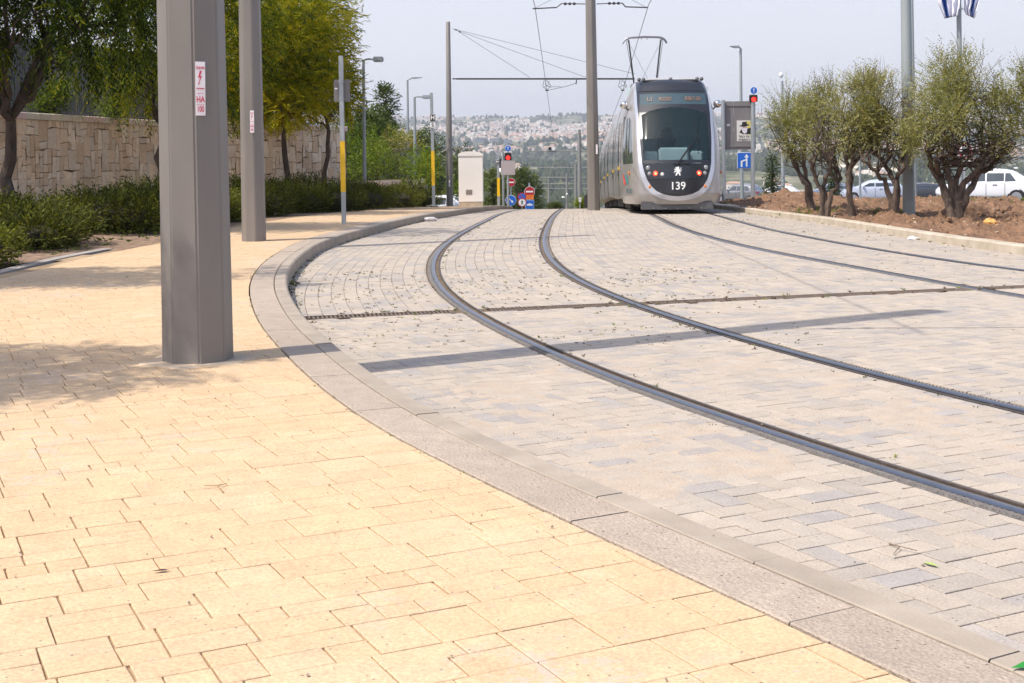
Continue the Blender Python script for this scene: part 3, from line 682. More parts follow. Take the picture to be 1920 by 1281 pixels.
M_BUSH = leaf_mat('bright_bush_leaf', [(0.025, 0.045, 0.008), (0.065, 0.11, 0.012), (0.12, 0.18, 0.02), (0.20, 0.26, 0.03), (0.27, 0.29, 0.06)], 0.35, 0.6)
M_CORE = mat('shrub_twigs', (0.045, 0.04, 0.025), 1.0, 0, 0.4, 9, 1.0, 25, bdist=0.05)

def street_tree(base, hfork, blobs, nsp, label, seed, r=0.12, lean=(0, 0), hang=True, Lf=0.115, yellow=0.0, cat='tree', group=None, tall=0.62, dark=0.0):
    g = np.random.default_rng(seed); nsp = int(nsp); e = empty('street_tree', base, label, cat, group); b = np.array(base, float)
    mb = MB(); fk = b + np.array([lean[0], lean[1], hfork]); pts = limb(mb, b - np.array([0, 0, .1]), fk, r * 1.15, r * 0.8, g, 6, 0.05, 10)
    for bc, br in blobs:
        bc = np.array(bc); m_ = limb(mb, fk, fk * 0.45 + bc * 0.55, r * 0.55, r * 0.3, g, 4, 0.15, 6)
        for q in range(5):
            tip = bc + rand_dirs(1, g)[0] * np.array(br) * 0.75; limb(mb, m_[-1], tip, r * 0.26, r * 0.06, g, 4, 0.2, 5)
    mb.build('trunk', M_BARK, e, True, True)
    P, d, t = in_blobs(int(nsp * 2.0), blobs, g, 0.42)
    # clumps: keep sprays where a coarse noise is high, so gaps open between clumps
    q = fbm(P[:, 0]*1.1 + seed, P[:, 2]*1.1 + P[:, 1]*0.7, 3); keep = q > 0.30; P, d = P[keep], d[keep]
    dr_ = d + np.array([0, 0, -0.15 if hang else 0.4]) + g.normal(size=P.shape) * 0.5
    k = 11; A = spray_leaves(P, dr_, k, g.uniform(0.28, 0.50, len(P)), Lf, Lf * 0.27, g, 0.55 if hang else 0.2, 0.8)
    zt = np.repeat((P[:, 2] - min(b_[0][2] - b_[1][2] for b_ in blobs)) / 4.0, k)
    tint = np.repeat(g.normal(0.38 - dark, 0.15, len(P)), k) + g.normal(0, 0.09, len(A[0])) + yellow * (0.5 + 0.8 * np.repeat(fbm(P[:, 0]*0.8, P[:, 2]*0.8, 2), k)) * 0.6
    leaves('crown', A[0], A[1], A[2], A[3], A[4], M_LEAF, e, tint, 0.06); return e
W0 = 0.2
def tz(x, y): return float(walk_z(x, y)) + 0.05
street_tree((-8.7, 22, tz(0, 22)), 1.9, [((-9.3, 21.5, 4.6), (2.0, 1.9, 1.9)), ((-7.6, 22.5, 4.3), (1.6, 1.8, 1.45)), ((-8.4, 21, 6.1), (2.5, 2.1, 1.9)), ((-6.6, 22.3, 4.9), (1.4, 1.5, 1.4)), ((-7.4, 21.6, 3.6), (1.3, 1.2, .8)), ((-8.9, 21, 3.9), (1.2, 1.2, .9)), ((-8.5, 20.7, 4.1), (1.5, .8, 1.0)), ((-10.2, 22.5, 5.6), (1.8, 1.6, 1.9)), ((-6.2, 21.6, 6.3), (1.7, 1.6, 1.5))], 3700,
            'thick forked street tree at the far left, drooping narrow leaves over the stone wall', 11, 0.112, (0.05, 0.1), dark=.05)
street_tree((-8.32, 30, tz(0, 30)), 2.1, [((-8.8, 30, 4.6), (2.2, 2.0, 1.9)), ((-7.2, 30.4, 4.4), (1.7, 1.8, 1.9)), ((-8, 29.6, 6.4), (2.9, 2.2, 2.0)), ((-6.9, 29.6, 5.2), (1.5, 1.4, 1.7)), ((-8.5, 29.3, 3.3), (1.1, 1.0, .8)), ((-7.0, 29.8, 3.1), (1.0, 1.0, .8))], 2500,
            'street tree standing behind the left edge of the nearest big pole', 12, 0.10, (0.15, 0), yellow=0.35)
street_tree((-6.35, 36, tz(0, 36)), 2.3, [((-6.6, 36, 4.1), (2.0, 1.9, 1.6)), ((-6.4, 35.6, 5.8), (2.3, 2.2, 2.0)), ((-7.6, 36, 4.6), (1.4, 1.6, 1.6)), ((-5.6, 35.4, 3.3), (0.8, 0.8, 0.55)), ((-7.3, 35.5, 3.1), (1.1, 1.0, .8)), ((-6.2, 35, 2.9), (.8, .8, .5))], 2600,
            'slim street tree just right of the second big pole, yellow-green crown', 13, 0.085, (-0.05, 0), yellow=0.75, Lf=0.13, hang=False)
street_tree((-6.25, 42, tz(0, 42)), 2.5, [((-6.5, 42, 4.9), (1.5, 1.9, 1.5)), ((-6.45, 41.5, 6.4), (1.4, 2.1, 1.9)), ((-7.4, 42, 5.4), (1.8, 2.0, 1.9)), ((-6.3, 42.3, 3.5), (0.95, 0.9, 0.7)), ((-7.2, 41.5, 3.4), (1.1, 1, .8)), ((-5.6, 41.4, 3.6), (.7, .9, .8))], 2600,
            'dark trunked street tree left of the first yellow banded post, bright yellow-green crown', 14, 0.08, (0.25, 0), yellow=0.9, Lf=0.14, hang=False)
# two more of the row stand outside the frame on the left and shade the sidewalk
street_tree((-8.2, 11.4, tz(0, 12)), 2.2, [((-6.9, 11.2, 4.3), (1.6, .7, .9)), ((-7.2, 11.6, 5.6), (2.0, .7, .9)), ((-8.6, 10.4, 5), (1.5, .8, 1.2))], 1700, 'street tree at the bed edge beside the near shrub, left of the frame', 15, 0.12)
street_tree((-7.0, 5.0, tz(0, 6)), 2.2, [((-5.7, 5.5, 4.4), (1.5, .9, .8)), ((-6.2, 5.2, 5.4), (1.7, .9, .9)), ((-7.2, 5, 4.6), (1.3, 1.1, 1.2))], 1500, 'nearest street tree of the row, shading the front sidewalk', 16, 0.12)

def shrub(name, base, blobs, nl, label, seed, mat_=None, Lf=0.085, Wf=0.022, tint=(0.4, 0.18), up=0.7, cat='shrub', group=None, core=True, k=5, Lsp=0.22):
    g = np.random.default_rng(seed); e = empty(name, base, label, cat, group); b = np.array(base, float)
    bl = [((b[0]+c[0], b[1]+c[1], b[2]+c[2]*(.70 if core else 1)), (r[0]*(.88 if core else 1), r[1]*(.88 if core else 1), r[2]*(.68 if core else 1))) for c, r in blobs]
    mb = MB()
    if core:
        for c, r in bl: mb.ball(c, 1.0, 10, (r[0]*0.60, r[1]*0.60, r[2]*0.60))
    else:
        for q in range(7): c, r = bl[q % len(bl)]; limb(mb, b + g.normal(size=3)*0.05*np.array([1, 1, 0]), np.array(c) + rand_dirs(1, g)[0]*np.array(r)*0.7, 0.03, 0.008, g, 4, 0.2, 5)
    mb.build('stems', M_CORE if core else M_BARK, e, True, True)
    P, d, t = in_blobs(int(nl * 1.5) // k, bl, g, 0.30 if core else 0.45); ok = P[:, 2] > b[2] - 0.12; P, d = P[ok], d[ok]
    dr_ = d + np.array([0, 0, up]) + g.normal(size=P.shape) * 0.35
    A = spray_leaves(P - nrm(dr_)*0.08, dr_, k, g.uniform(0.6, 1.3, len(P)) * Lsp, Lf, Wf, g, 0.0, 0.55)
    tn = np.repeat(g.normal(tint[0], tint[1], len(P)) + 0.5 * (fbm(P[:, 0]*1.6, P[:, 1]*1.6, 2) - 0.4), k) + g.normal(0, 0.06, len(A[0]))
    leaves('foliage', A[0], A[1], A[2], A[3], A[4], mat_ or M_ROSE, e, tn); return e
def sh(px, py, Y): p = px2g([(px, py)], 0.14)[0]; return p
def bedp(x, y): return (x, y, tz(x, y) - 0.03)
shrub('rosemary_shrub', bedp(-6.15, 14.6), [((0, 0, .28), (.62, .7, .42)), ((-.6, .4, .3), (.6, .7, .5))], 8000, 'pale olive shrub at the left edge of the photo, nearest of the bed', 21, tint=(0.66, 0.18), Lf=0.05, Lsp=0.16)
shrub('rosemary_shrub', bedp(-7.0, 18.2), [((0, 0, .35), (1.2, 1.2, .55)), ((.5, -.9, .25), (.7, .8, .38)), ((-.9, .6, .4), (1.0, 1.2, .55))], 16000, 'large dark spreading shrub in front of the stone wall, left of the nearest big pole', 22, tint=(0.44, 0.18))
shrub('rosemary_shrub', bedp(-6.75, 21.4), [((0, 0, .4), (1.2, 1.3, .6)), ((.3, 1.4, .4), (1.0, 1.1, .55))], 14000, 'dark green shrub touching the left side of the nearest big pole', 23, tint=(0.5, 0.18))
shrub('rosemary_shrub', bedp(-6.9, 25.0), [((0, 0, .45), (1.5, 1.3, .75)), ((.6, .9, .4), (1.0, 1.0, .6))], 12000, 'dark shrub seen between the two big poles', 24, tint=(0.46, 0.18))
shrub('low_shrub', bedp(-5.85, 26.4), [((0, 0, .28), (.62, .7, .42)), ((-.3, .6, .2), (.6, .6, .35))], 7000, 'fresh green low shrub right beside the foot of the second big pole', 25, tint=(0.68, 0.14), Lf=0.06)
shrub('rosemary_shrub', bedp(-6.3, 29.0), [((0, 0, .45), (1.0, 1.2, .8)), ((.5, .8, .4), (.8, 1.0, .68))], 10000, 'dark rounded shrub under the slim tree right of the second big pole', 26, tint=(0.42, 0.16))
shrub('rosemary_shrub', bedp(-6.0, 32.2), [((0, 0, .42), (1.0, 1.0, .72)), ((.7, .9, .35), (.7, .8, .55))], 9000, 'olive green shrub mound left of the first yellow banded post', 27, tint=(0.5, 0.16))
shrub('rosemary_shrub', bedp(-4.7, 34.0), [((0, 0, .35), (.95, 1.0, .62)), ((-.9, .8, .5), (1.0, 1.0, .85))], 9000, 'very dark shrub directly behind the first yellow banded post', 28, tint=(0.3, 0.14))
shrub('rosemary_shrub', bedp(-4.25, 37.2), [((0, 0, .35), (1.0, 1.2, .6)), ((-.7, 1.2, .4), (1.0, 1.2, .75))], 9000, 'brownish green shrub at the foot of the grey lamp post', 29, tint=(0.42, 0.16))
shrub('rosemary_shrub', bedp(-3.65, 40.6), [((0, 0, .3), (.95, 1.2, .62)), ((-1.0, .6, .35), (.9, 1.1, .7))], 8000, 'mid green shrub between the grey lamp post and the H post', 30, tint=(0.5, 0.16))
shrub('rosemary_shrub', bedp(-3.15, 44.6), [((0, 0, .3), (.8, 1.3, .5)), ((-.9, .3, .35), (.8, 1.2, .6))], 7000, 'last shrub of the bed, ending at the H post', 31, tint=(0.58, 0.16))
shrub('hanging_shrub', (-12.1, 33.8, 2.75), [((0, 0, .3), (.45, .45, .38)), ((.25, -.1, .55), (.3, .3, .28)), ((-.35, 0, .15), (.35, .35, .22))], 2200, 'bright green bush growing over the top of the stone wall', 32, M_BUSH, 0.08, 0.035, (0.38, 0.2), 0.2, core=False, k=4)
shrub('hanging_shrub', (-11.2, 36.0, 2.75), [((0, 0, .2), (.5, .5, .35))], 900, 'small leafy plant on the wall top right of the bright bush', 33, M_BUSH, 0.08, 0.03, (0.4, 0.2), 0.2, core=False, k=4)

# ------------------------------------------------------------------ the stone retaining wall: every stone modelled in relief
def stone_wall(name, C, z0f, z1, cell, mat_, label, cap=0.17, seed=3, capmat=None):
    g = random.Random(seed); Cr = resample(C, 0.05); arc_ = np.r_[0, np.cumsum(np.hypot(*np.diff(Cr, axis=0).T))]; T = tang(Cr); L_ = arc_[-1]
    e = empty(name, (float(Cr[0, 0]), float(Cr[0, 1]), float(z0f(Cr[0, 1]))), label, 'wall')
    def P3(s, out, z):
        x = np.interp(s, arc_, Cr[:, 0]); y = np.interp(s, arc_, Cr[:, 1]); i = min(len(T)-1, int(s/0.05)); n_ = (T[i, 1], -T[i, 0]); return (x + n_[0]*out, y + n_[1]*out, z)
    # grid of cells cut into rectangles of 1..3 cells, with jittered shared corners
    nu = int(L_ / cell); zb = min(float(z0f(Cr[0, 1])), float(z0f(Cr[-1, 1]))) - 0.5; nvv = int(round((z1 - cap - zb) / cell)); ch = (z1 - cap - zb) / nvv; occ = np.zeros((nu, nvv), bool)
    jx = {}; 
    def cor(i, j):
        if (i, j) not in jx: jx[(i, j)] = (i*cell + g.uniform(-.2, .2)*cell, zb + j*ch + (g.uniform(-.2, .2)*cell if 0 < j < nvv else 0))
        return jx[(i, j)]
    mb = MB(); tn = []; V = []; F_ = []
    for j in range(nvv):
        for i in range(nu):
            if occ[i, j]: continue
            w, h = g.choice(((1, 1), (1, 2), (1, 2), (2, 2), (1, 3), (2, 1), (2, 3), (1, 1)))
            while w > 1 and (i + w > nu or occ[i:i+w, j].any()): w -= 1
            while h > 1 and (j + h > nvv or occ[i:i+w, j:j+h].any()): h -= 1
            occ[i:i+w, j:j+h] = True
            c = [cor(i, j), cor(i+w, j), cor(i+w, j+h), cor(i, j+h)]; m = np.mean(c, axis=0); ra = g.uniform(0.015, 0.04); col = g.choice(((.80, .63, .46), (.84, .68, .51), (.85, .73, .58), (.70, .54, .38), (.78, .67, .54)))
            f = g.uniform(0.85, 1.1); col = tuple(k*f for k in col); b = len(V)
            for rr, out in ((0.94, -0.012), (0.90, ra*0.7), (0.74, ra)):
                for s, z in c: V.append(P3(m[0] + (s-m[0])*(1-(1-rr)*0.5/max(abs(s-m[0]), .04)*cell), out + g.uniform(-.006, .006)*(out > 0), m[1] + (z-m[1])*(1-(1-rr)*0.5/max(abs(z-m[1]), .04)*cell)))
            ce = len(V); V.append(P3(m[0], ra + g.uniform(0, .02), m[1]))
            for r_ in (0, 1):
                for q in range(4): a = b + r_*4 + q; e_ = b + r_*4 + (q+1) % 4; F_.append((a, e_, e_+4, a+4)); tn.append(col)
            for q in range(4): F_.append((b+8+q, b+8+(q+1) % 4, ce)); tn.append(col)
    me = bpy.data.meshes.new('stone_face'); me.from_pydata(V, [], F_); me.update(); face_tint(me, np.array(tn)); link('stone_face', me, mat_, e, False, True)
    mb = MB(); vs = []; fs = []; m = int(L_/0.4) + 1
    for k in range(m + 1):
        s = L_*k/m; vs += [P3(s, 0.004, zb), P3(s, 0.004, z1 - cap), P3(s, -0.45, z1 - cap), P3(s, -0.45, zb)]
    for k in range(m):
        for q in range(3): fs.append((k*4+q, k*4+q+1, k*4+q+5, k*4+q+4))
    fs.append((0, 1, 2, 3)); fs.append((m*4, m*4+3, m*4+2, m*4+1)); mb.add(vs, fs); mb.build('wall_core', M_JOINT, e, wc=True)
    # coping stones
    if cap:
        V = []; F_ = []; tn = []; s = 0.0
        while s < L_ - 0.05:
            l = min(L_ - s - 0.002, g.uniform(0.3, 0.6)); col = tuple(k*g.uniform(.9, 1.08) for k in (.74, .62, .50)); b = len(V); o1 = 0.07 + g.uniform(-.008, .008)
            for ss in (s + 0.006, s + l - 0.006):
                for out, z in ((-0.46, z1 - cap), (-0.46, z1), (o1 - .02, z1), (o1, z1 - .02), (o1, z1 - cap)): V.append(P3(ss, out, z))
            for q in range(5): F_.append((b+q, b+(q+1) % 5, b+5+(q+1) % 5, b+5+q)); tn.append(col)
            F_.append((b, b+1, b+2, b+3, b+4)); F_.append((b+9, b+8, b+7, b+6, b+5)); tn += [col, col]; s += l
        me = bpy.data.meshes.new('coping'); me.from_pydata(V, [], F_); me.update(); face_tint(me, np.array(tn)); link('coping', me, mat_, e, False, True)
    return e
M_STONE = paver_mat('rough_limestone', (0.48, 0.35, 0.23), (0.34, 0.25, 0.17), 0.45, None, 9.0, 1.0, 0.06)
stone_wall('retaining_wall', WALLC, lambda y: gz(y), 2.66, 0.185, M_STONE, 'rough limestone retaining wall with coping behind the shrubs and street trees')
# terrace behind it
tv = []; tf = []
for k in range(0, len(WALLC), 6):
    p = WALLC[k]; t = CW.T[k]; nL = np.array([-t[1], t[0]])
    for q, o_ in enumerate((0.3, 3, 8, 20, 45)): x, y = p + nL*o_; tv.append((x, y, 2.48 + 0.04*o_))
for k in range(len(tv)//5 - 1):
    for q in range(4): tf.append((k*5+q, k*5+q+1, k*5+q+6, k*5+q+5))
me = bpy.data.meshes.new('terrace'); me.from_pydata(tv, [], tf); o = link('terrace', me, M_LITTER); tag(o, kind='structure')
# fence with corrugated sheets on the terrace
fe = empty('metal_fence', (-13.0, 33.0, 2.6), 'dark metal fence of thin upright bars on top of the stone wall', 'fence')
fb = MB(); Wt = offs(WALLC, 0.55); Wr = resample(Wt, 0.11)
for i, p in enumerate(Wr):
    if p[1] > 45.5: continue
    if i % 22 == 0: fp = MB(); fp.box((p[0], p[1], 3.6), (0.05, 0.05, 2.1)); fp.build('post', mat('fence_post_paint', (0.09, 0.09, 0.10), 0.5, 0.4, 0.1) if i == 0 else bpy.data.materials['fence_post_paint'], fe, wc=True)
    else: fb.tube([(p[0], p[1], 2.72), (p[0], p[1], 4.55)], 0.007, 4)
Wq = resample(Wt[Wt[:, 1] < 45.5], 0.5)
for z in (2.74, 4.5): fb.tube([(p[0], p[1], z) for p in Wq], 0.016, 4)
M_FENCE = mat('fence_paint', (0.09, 0.09, 0.10), 0.5, 0.4, 0.1)
fb.build('bars', M_FENCE, fe, wc=True)
# pale corrugated screen behind the fence
cs = empty('corrugated_screen', (-12.5, 38.0, 2.5), 'pale grey corrugated metal screen behind the fence and tree leaves', 'screen')
Ws = resample(offs(WALLC[WALLC[:, 1] < 45], 2.0), 0.04); vs = []; fs = []
for i, p in enumerate(Ws):
    t = (-0.35, 0.95); o_ = 0.025*math.sin(i*2*math.pi/5); vs += [(p[0] - o_, p[1] + o_*0.3, 2.5), (p[0] - o_, p[1] + o_*0.3, 4.9)]
for i in range(len(Ws)-1): fs.append((2*i, 2*i+2, 2*i+3, 2*i+1))
mb = MB(); mb.add(vs, fs); mb.build('corrugated_sheet', mat('corrugated_grey', (0.17, 0.175, 0.185), 0.5, 0.3, 0.25, 1.2), cs, True, True)
for p in Ws[::60]: mb = MB(); mb.box((p[0]-.1, p[1], 3.7), (0.08, 0.08, 2.5)); mb.build('frame_post', M_FENCE, cs, wc=True)

# ------------------------------------------------------------------ distant and middle-distance trees
def pine(px, pytop, Y, w, label, seed, nl=2500, hgt=None, tint=(0.45, 0.15), cat='tree', mat_=None, name='pine_tree', cyp=False, Lf=None):
    g = np.random.default_rng(seed); top = at(px, pytop, Y); zb = float(terrain(top.x, Y)); H = top.z - zb; 
    e = empty(name, (top.x, Y, zb), label, cat, 'trees beyond the planting bed' if False else None); mb = MB()
    rr = w/2; b = np.array([top.x, Y, zb])
    if cyp: bl = [((b[0], b[1], zb + H*(0.12 + 0.8*k/6)), (rr*(1-0.1*k if k < 5 else 0.4), rr*(1-0.1*k), H*0.13)) for k in range(7)]
    else:
        bl = []
        for k in range(9): 
            f = g.uniform(0.3, 0.92); wr = rr*(1.05 - 0.6*max(0, f-0.4)); a = g.uniform(0, 6.28); q = g.uniform(0.1, 0.65)
            bl.append(((b[0] + math.cos(a)*wr*q, b[1] + math.sin(a)*wr*q, zb + H*f), (wr*0.55, wr*0.55, H*0.13)))
        bl.append(((b[0], b[1], zb + H*0.9), (rr*0.35, rr*0.35, H*0.1)))
    limb(mb, b, (b[0], b[1], zb + H*0.8), 0.035*H, 0.01*H, g, 4, 0.03, 6)
    for c, r in bl[:8]: limb(mb, (b[0], b[1], zb + (c[2]-zb)*0.6), c, 0.015*H, 0.005*H, g, 3, 0.1, 4)
    mb.build('trunk', M_BARK, e, True, True)
    P, d, t = in_blobs(nl // 4, bl, g, 0.3); dr_ = d + np.array([0, 0, 0.5]) + g.normal(size=P.shape)*0.4; lf = Lf or (0.16 + 0.0016*Y)
    A = spray_leaves(P, dr_, 4, lf*1.3, lf, lf*0.30, g, 0.1, 0.7)
    tn = np.repeat(g.normal(tint[0], tint[1], len(P)), 4) + g.normal(0, 0.05, len(A[0]))
    leaves('crown', A[0], A[1], A[2], A[3], A[4], mat_ or M_PINE, e, tn); return e
pine(722, 163, 88, 2.6, 'tall thin pine with an open top above the hillside, left of the lamps', 41, 2600, tint=(0.4, .12))
pine(706, 205, 84, 3.2, 'bushy pine under the tall thin pine', 42, 3600, tint=(0.5, .12))
pine(652, 128, 74, 2.2, 'dark pine peeking out behind the grey lamp post', 43, 2600, tint=(0.25, .12))
pine(668, 215, 66, 3.4, 'dense dark pine at the end of the stone wall', 44, 3600, tint=(0.35, .12))
pine(748, 238, 100, 3.6, 'grey green pine between the tall lamp and the short lamp', 45, 3000, tint=(0.55, .12))
pine(780, 246, 112, 4.6, 'broad pine right of the hooked street lamp', 46, 3200, tint=(0.5, .12))
pine(800, 238, 125, 3.6, 'pine behind the H post', 47, 3000, tint=(0.4, .12))
pine(822, 262, 118, 4.2, 'dark green tree between the H post and the left catenary mast', 48, 3400, tint=(0.3, .12))
pine(868, 270, 135, 3.6, 'conical dark tree above the cream cabinet', 49, 2600, tint=(0.3, .1))
pine(855, 300, 110, 3.6, 'green tree between the left catenary mast and the cream cabinet', 50, 3000, tint=(0.6, .12))
pine(925, 325, 120, 3.4, 'reddish green pine right of the cream cabinet', 51, 3000, tint=(0.75, .15))
pine(948, 330, 128, 3.4, 'green pine behind the red tram signal', 52, 3000, tint=(0.55, .15))
pine(975, 319, 135, 3.6, 'tallest pine behind the no entry signs', 53, 3600, tint=(0.5, .12))
pine(996, 326, 142, 2.6, 'rightmost pine of the group behind the no entry signs', 54, 2400, tint=(0.45, .12))
pine(1003, 366, 160, 1.2, 'narrow cypress left of the thin masts beyond the crest', 55, 900, cyp=True, tint=(0.3, .1), name='cypress')
pine(1012, 362, 165, 1.2, 'narrow cypress right of its twin beyond the crest', 56, 900, cyp=True, tint=(0.25, .1), name='cypress')
pine(1448, 278, 62, 0.85, 'slim dark cypress between the sign board and the first olive tree', 57, 2600, cyp=True, tint=(0.3, .1), name='cypress', Lf=0.14)
pine(1563, 309, 66, 0.7, 'slim cypress behind the second olive trunk', 58, 2200, cyp=True, tint=(0.3, .1), name='cypress', Lf=0.14)
def bush(px, py, Y, w, h, label, seed, tint=(0.5, 0.2), mt=None, nl=2200, Lf=0.12):
    p = at(px, py, Y); return shrub('bush', (p.x, Y, p.z), [((0, 0, h*.5), (w*.45, w*.4, h*.5)), ((w*.25, 0, h*.4), (w*.3, w*.3, h*.4)), ((-w*.28, .1, h*.35), (w*.3, w*.3, h*.35))], nl, label, seed, mt or M_BUSH, Lf, Lf*.38, tint, 0.4, core=False, k=4, Lsp=.3)
bush(700, 350, 56, 2.0, 2.1, 'bright green bush on the bank right of the grey lamp post', 61, (0.5, .2))
bush(672, 330, 58, 2.4, 2.6, 'tall green bush left of the grey lamp post on the bank', 62, (0.35, .15))
bush(738, 340, 60, 1.7, 1.7, 'reddish brown dry bush hanging over the stone bank', 63, (0.15, .1), M_OLEAF)
bush(780, 372, 56, 1.9, 2.3, 'fresh light green bush left of the H post', 64, (0.65, .15))
bush(800, 345, 62, 1.4, 1.8, 'small green tree right behind the H post', 65, (0.5, .15))
bush(690, 282, 66, 3.2, 1.6, 'grassy green bush on top of the bank', 66, (0.4, .2))
bush(735, 290, 72, 3.4, 1.4, 'yellow green bush above the concrete wall', 67, (0.6, .2), M_OLEAF, Lf=.16)
bush(875, 372, 80, 2.4, 1.6, 'green bush left of the cream cabinet', 68, (0.5, .15))
bush(1040, 392, 100, 1.0, 0.4, 'small bush beyond the crest beside the far masts', 69, (0.6, .1), M_PINE)
bush(1092, 390, 90, 0.9, 0.6, 'bright little bush left of the centre mast foot', 70, (0.7, .1))
# bank walls
wa = at(668, 380, 50); wb = at(800, 380, 62)
def px_curve(pts): return smooth_curve(np.array([(at(x, 380, Y).x, Y) for x, Y in pts]), 0.5)
stone_wall('bank_wall', px_curve([(660, 49), (700, 52), (745, 55), (800, 62)]), lambda y: gz(y), 0.62, 0.26, M_STONE, 'low curved stone wall holding the bank right of the grey lamp post', cap=0, seed=5)
cw = empty('concrete_wall', tuple(at(715, 300, 68)), 'grey concrete wall with a rusty cap on the green bank', 'wall'); cwm = MB(); cwc = MB()
cp = [at(712, 293, 66), at(740, 285, 68), at(765, 282, 71), at(790, 281, 75)]
for a_, b_ in zip(cp[:-1], cp[1:]):
    cwm.add([(a_.x, a_.y, a_.z - 2.5), (b_.x, b_.y, b_.z - 2.5), (b_.x, b_.y, b_.z), (a_.x, a_.y, a_.z), (a_.x, a_.y + .3, a_.z - 2.5), (b_.x, b_.y + .3, b_.z - 2.5), (b_.x, b_.y + .3, b_.z), (a_.x, a_.y + .3, a_.z)], [(0, 1, 2, 3), (4, 7, 6, 5), (3, 2, 6, 7), (0, 3, 7, 4), (1, 5, 6, 2)])
    cwc.tube([a_ + Vector((0, .15, .05)), b_ + Vector((0, .15, .05))], 0.11, 6)
cwm.build('wall_body', mat('old_concrete', (0.24, 0.25, 0.25), .9, 0, .25, 1.5), cw, wc=True); cwc.build('cap', mat('rusty_cap', (0.16, 0.11, 0.09), .8), cw, wc=True)

# ------------------------------------------------------------------ olive trees
def soilz(x, y): return float(soil_z(np.array([x]), np.array([y]))[0])
def olive(px, Y, stems, blobs, nsp, label, seed, r=0.09, tint=(0.45, 0.16)):
    g = np.random.default_rng(seed); X = at(px, 390, Y).x; z = soilz(X, Y) - 0.06; e = empty('olive_tree', (X, Y, z), label, 'olive tree', None); b = np.array([X, Y, z]); mb = MB()
    bl = []
    for (cx, cy, wx, hz) in blobs:       # crown blobs given in photograph pixels around depth Y
        c = at(cx, cy, Y); bl.append(((c.x, Y + g.uniform(-.5, .5), c.z), (wx/F_PX*Y, wx/F_PX*Y*0.9, hz/F_PX*Y)))
    tips = []
    for st in stems:
        pts = [b + np.array([(st[0][0]-px)/F_PX*Y*0.3, g.uniform(-.05, .05), 0])]
        for (x_, y_) in st: c = at(x_, y_, Y); pts.append(np.array([c.x, Y + g.uniform(-.12, .12)*len(pts), c.z]))
        # refine with knobbly offsets
        fine = []
        for a_, c_ in zip(pts[:-1], pts[1:]):
            for q in range(4): fine.append(a_ + (c_-a_)*q/4 + g.normal(size=3)*0.018)
        fine.append(pts[-1]); m = len(fine); mb.tube(fine, [r*0.72*(1.25 - 0.75*i_/(m-1))*g.uniform(.88, 1.14) for i_ in range(m)], 9)
        tips.append(fine[-1])
        for q in range(3): k = int(m*(0.55 + 0.12*q)); tips.append(fine[min(k, m-1)])
    for t_ in tips:
        for q in range(4):
            k = g.integers(len(bl)); tg = np.array(bl[k][0]) + rand_dirs(1, g)[0]*np.array(bl[k][1])*0.7
            if np.linalg.norm(tg - t_) > 1.9: continue
            if tg[2] < t_[2] - 0.1: tg[2] = t_[2] + 0.3
            m_ = limb(mb, t_, tg, r*0.22, r*0.05, g, 5, 0.22, 5)
            for q2 in range(2): limb(mb, m_[3], tg + g.normal(size=3)*0.25 + np.array([0, 0, .15]), r*0.07, 0.003, g, 3, 0.2, 4)
    mb.build('trunk', M_OBARK, e, True, True)
    bl = [(c_, (r_[0]*1.05, r_[1]*1.05, r_[2]*1.05)) for c_, r_ in bl]; bl += [(tuple(np.array(bl[q_][0]) + rand_dirs(1, g)[0]*np.array(bl[q_][1])*1.05), tuple(np.array(bl[q_][1])*g.uniform(.3, .5))) for q_ in list(range(len(bl)))*2]; P, d, t = in_blobs(int(nsp*1.75), bl, g, 0.62); q = fbm(P[:, 0]*3.0 + seed, P[:, 2]*3.0 + P[:, 1]*1.5, 3); kp = q > 0.40 + .05*(t > .8); P, d = P[kp], d[kp]
    dr_ = d*0.9 + np.array([0, 0, 0.45]) + g.normal(size=P.shape)*0.45
    k = 9; A = spray_leaves(P, dr_, k, g.uniform(.14, .50, len(P)), 0.050, 0.019, g, 0.0, 0.6)
    tn = np.repeat(g.normal(tint[0], tint[1], len(P)), k) + g.normal(0, .09, len(A[0])); leaves('crown', A[0], A[1], A[2], A[3], A[4], M_OLEAF, e, tn, 0.05)
    # thin shoots standing above the crown
    tw = MB(); n0 = len(P); topi = np.argsort(-P[:, 2])[:int(n0*0.25)]
    for i_ in g.choice(topi, 26, replace=False):
        p = P[i_]; q_ = p + np.array([g.normal()*0.12, g.normal()*0.1, g.uniform(.3, .62)]); tw.tube([p, p*.5 + q_*.5 + g.normal(size=3)*.02, q_], [0.004, 0.003, 0.0015], 4)
    tw.build('shoots', M_OBARK, e, wc=True); return e
olive(1525, 30, [[(1510, 350), (1496, 310), (1480, 272)], [(1518, 345), (1503, 300), (1512, 262)]], [(1478, 235, 46, 34), (1470, 260, 44, 28), (1510, 250, 40, 34), (1480, 200, 38, 30), (1448, 230, 22, 24), (1520, 200, 34, 34), (1445, 268, 20, 16), (1500, 285, 26, 14)], 1500,
      'olive tree nearest the blue arrow sign, double trunk leaning left', 81, 0.085, (0.42, .14))
olive(1545, 27, [[(1548, 350), (1552, 315), (1562, 285)], [(1542, 360), (1530, 330), (1512, 300)], [(1556, 365), (1572, 340), (1580, 332)]], [(1545, 225, 34, 38), (1555, 185, 34, 30), (1530, 255, 26, 18), (1560, 272, 24, 14)], 900,
      'low forked olive trunk with a sawn stub, second from the tram', 82, 0.07, (0.48, .14))
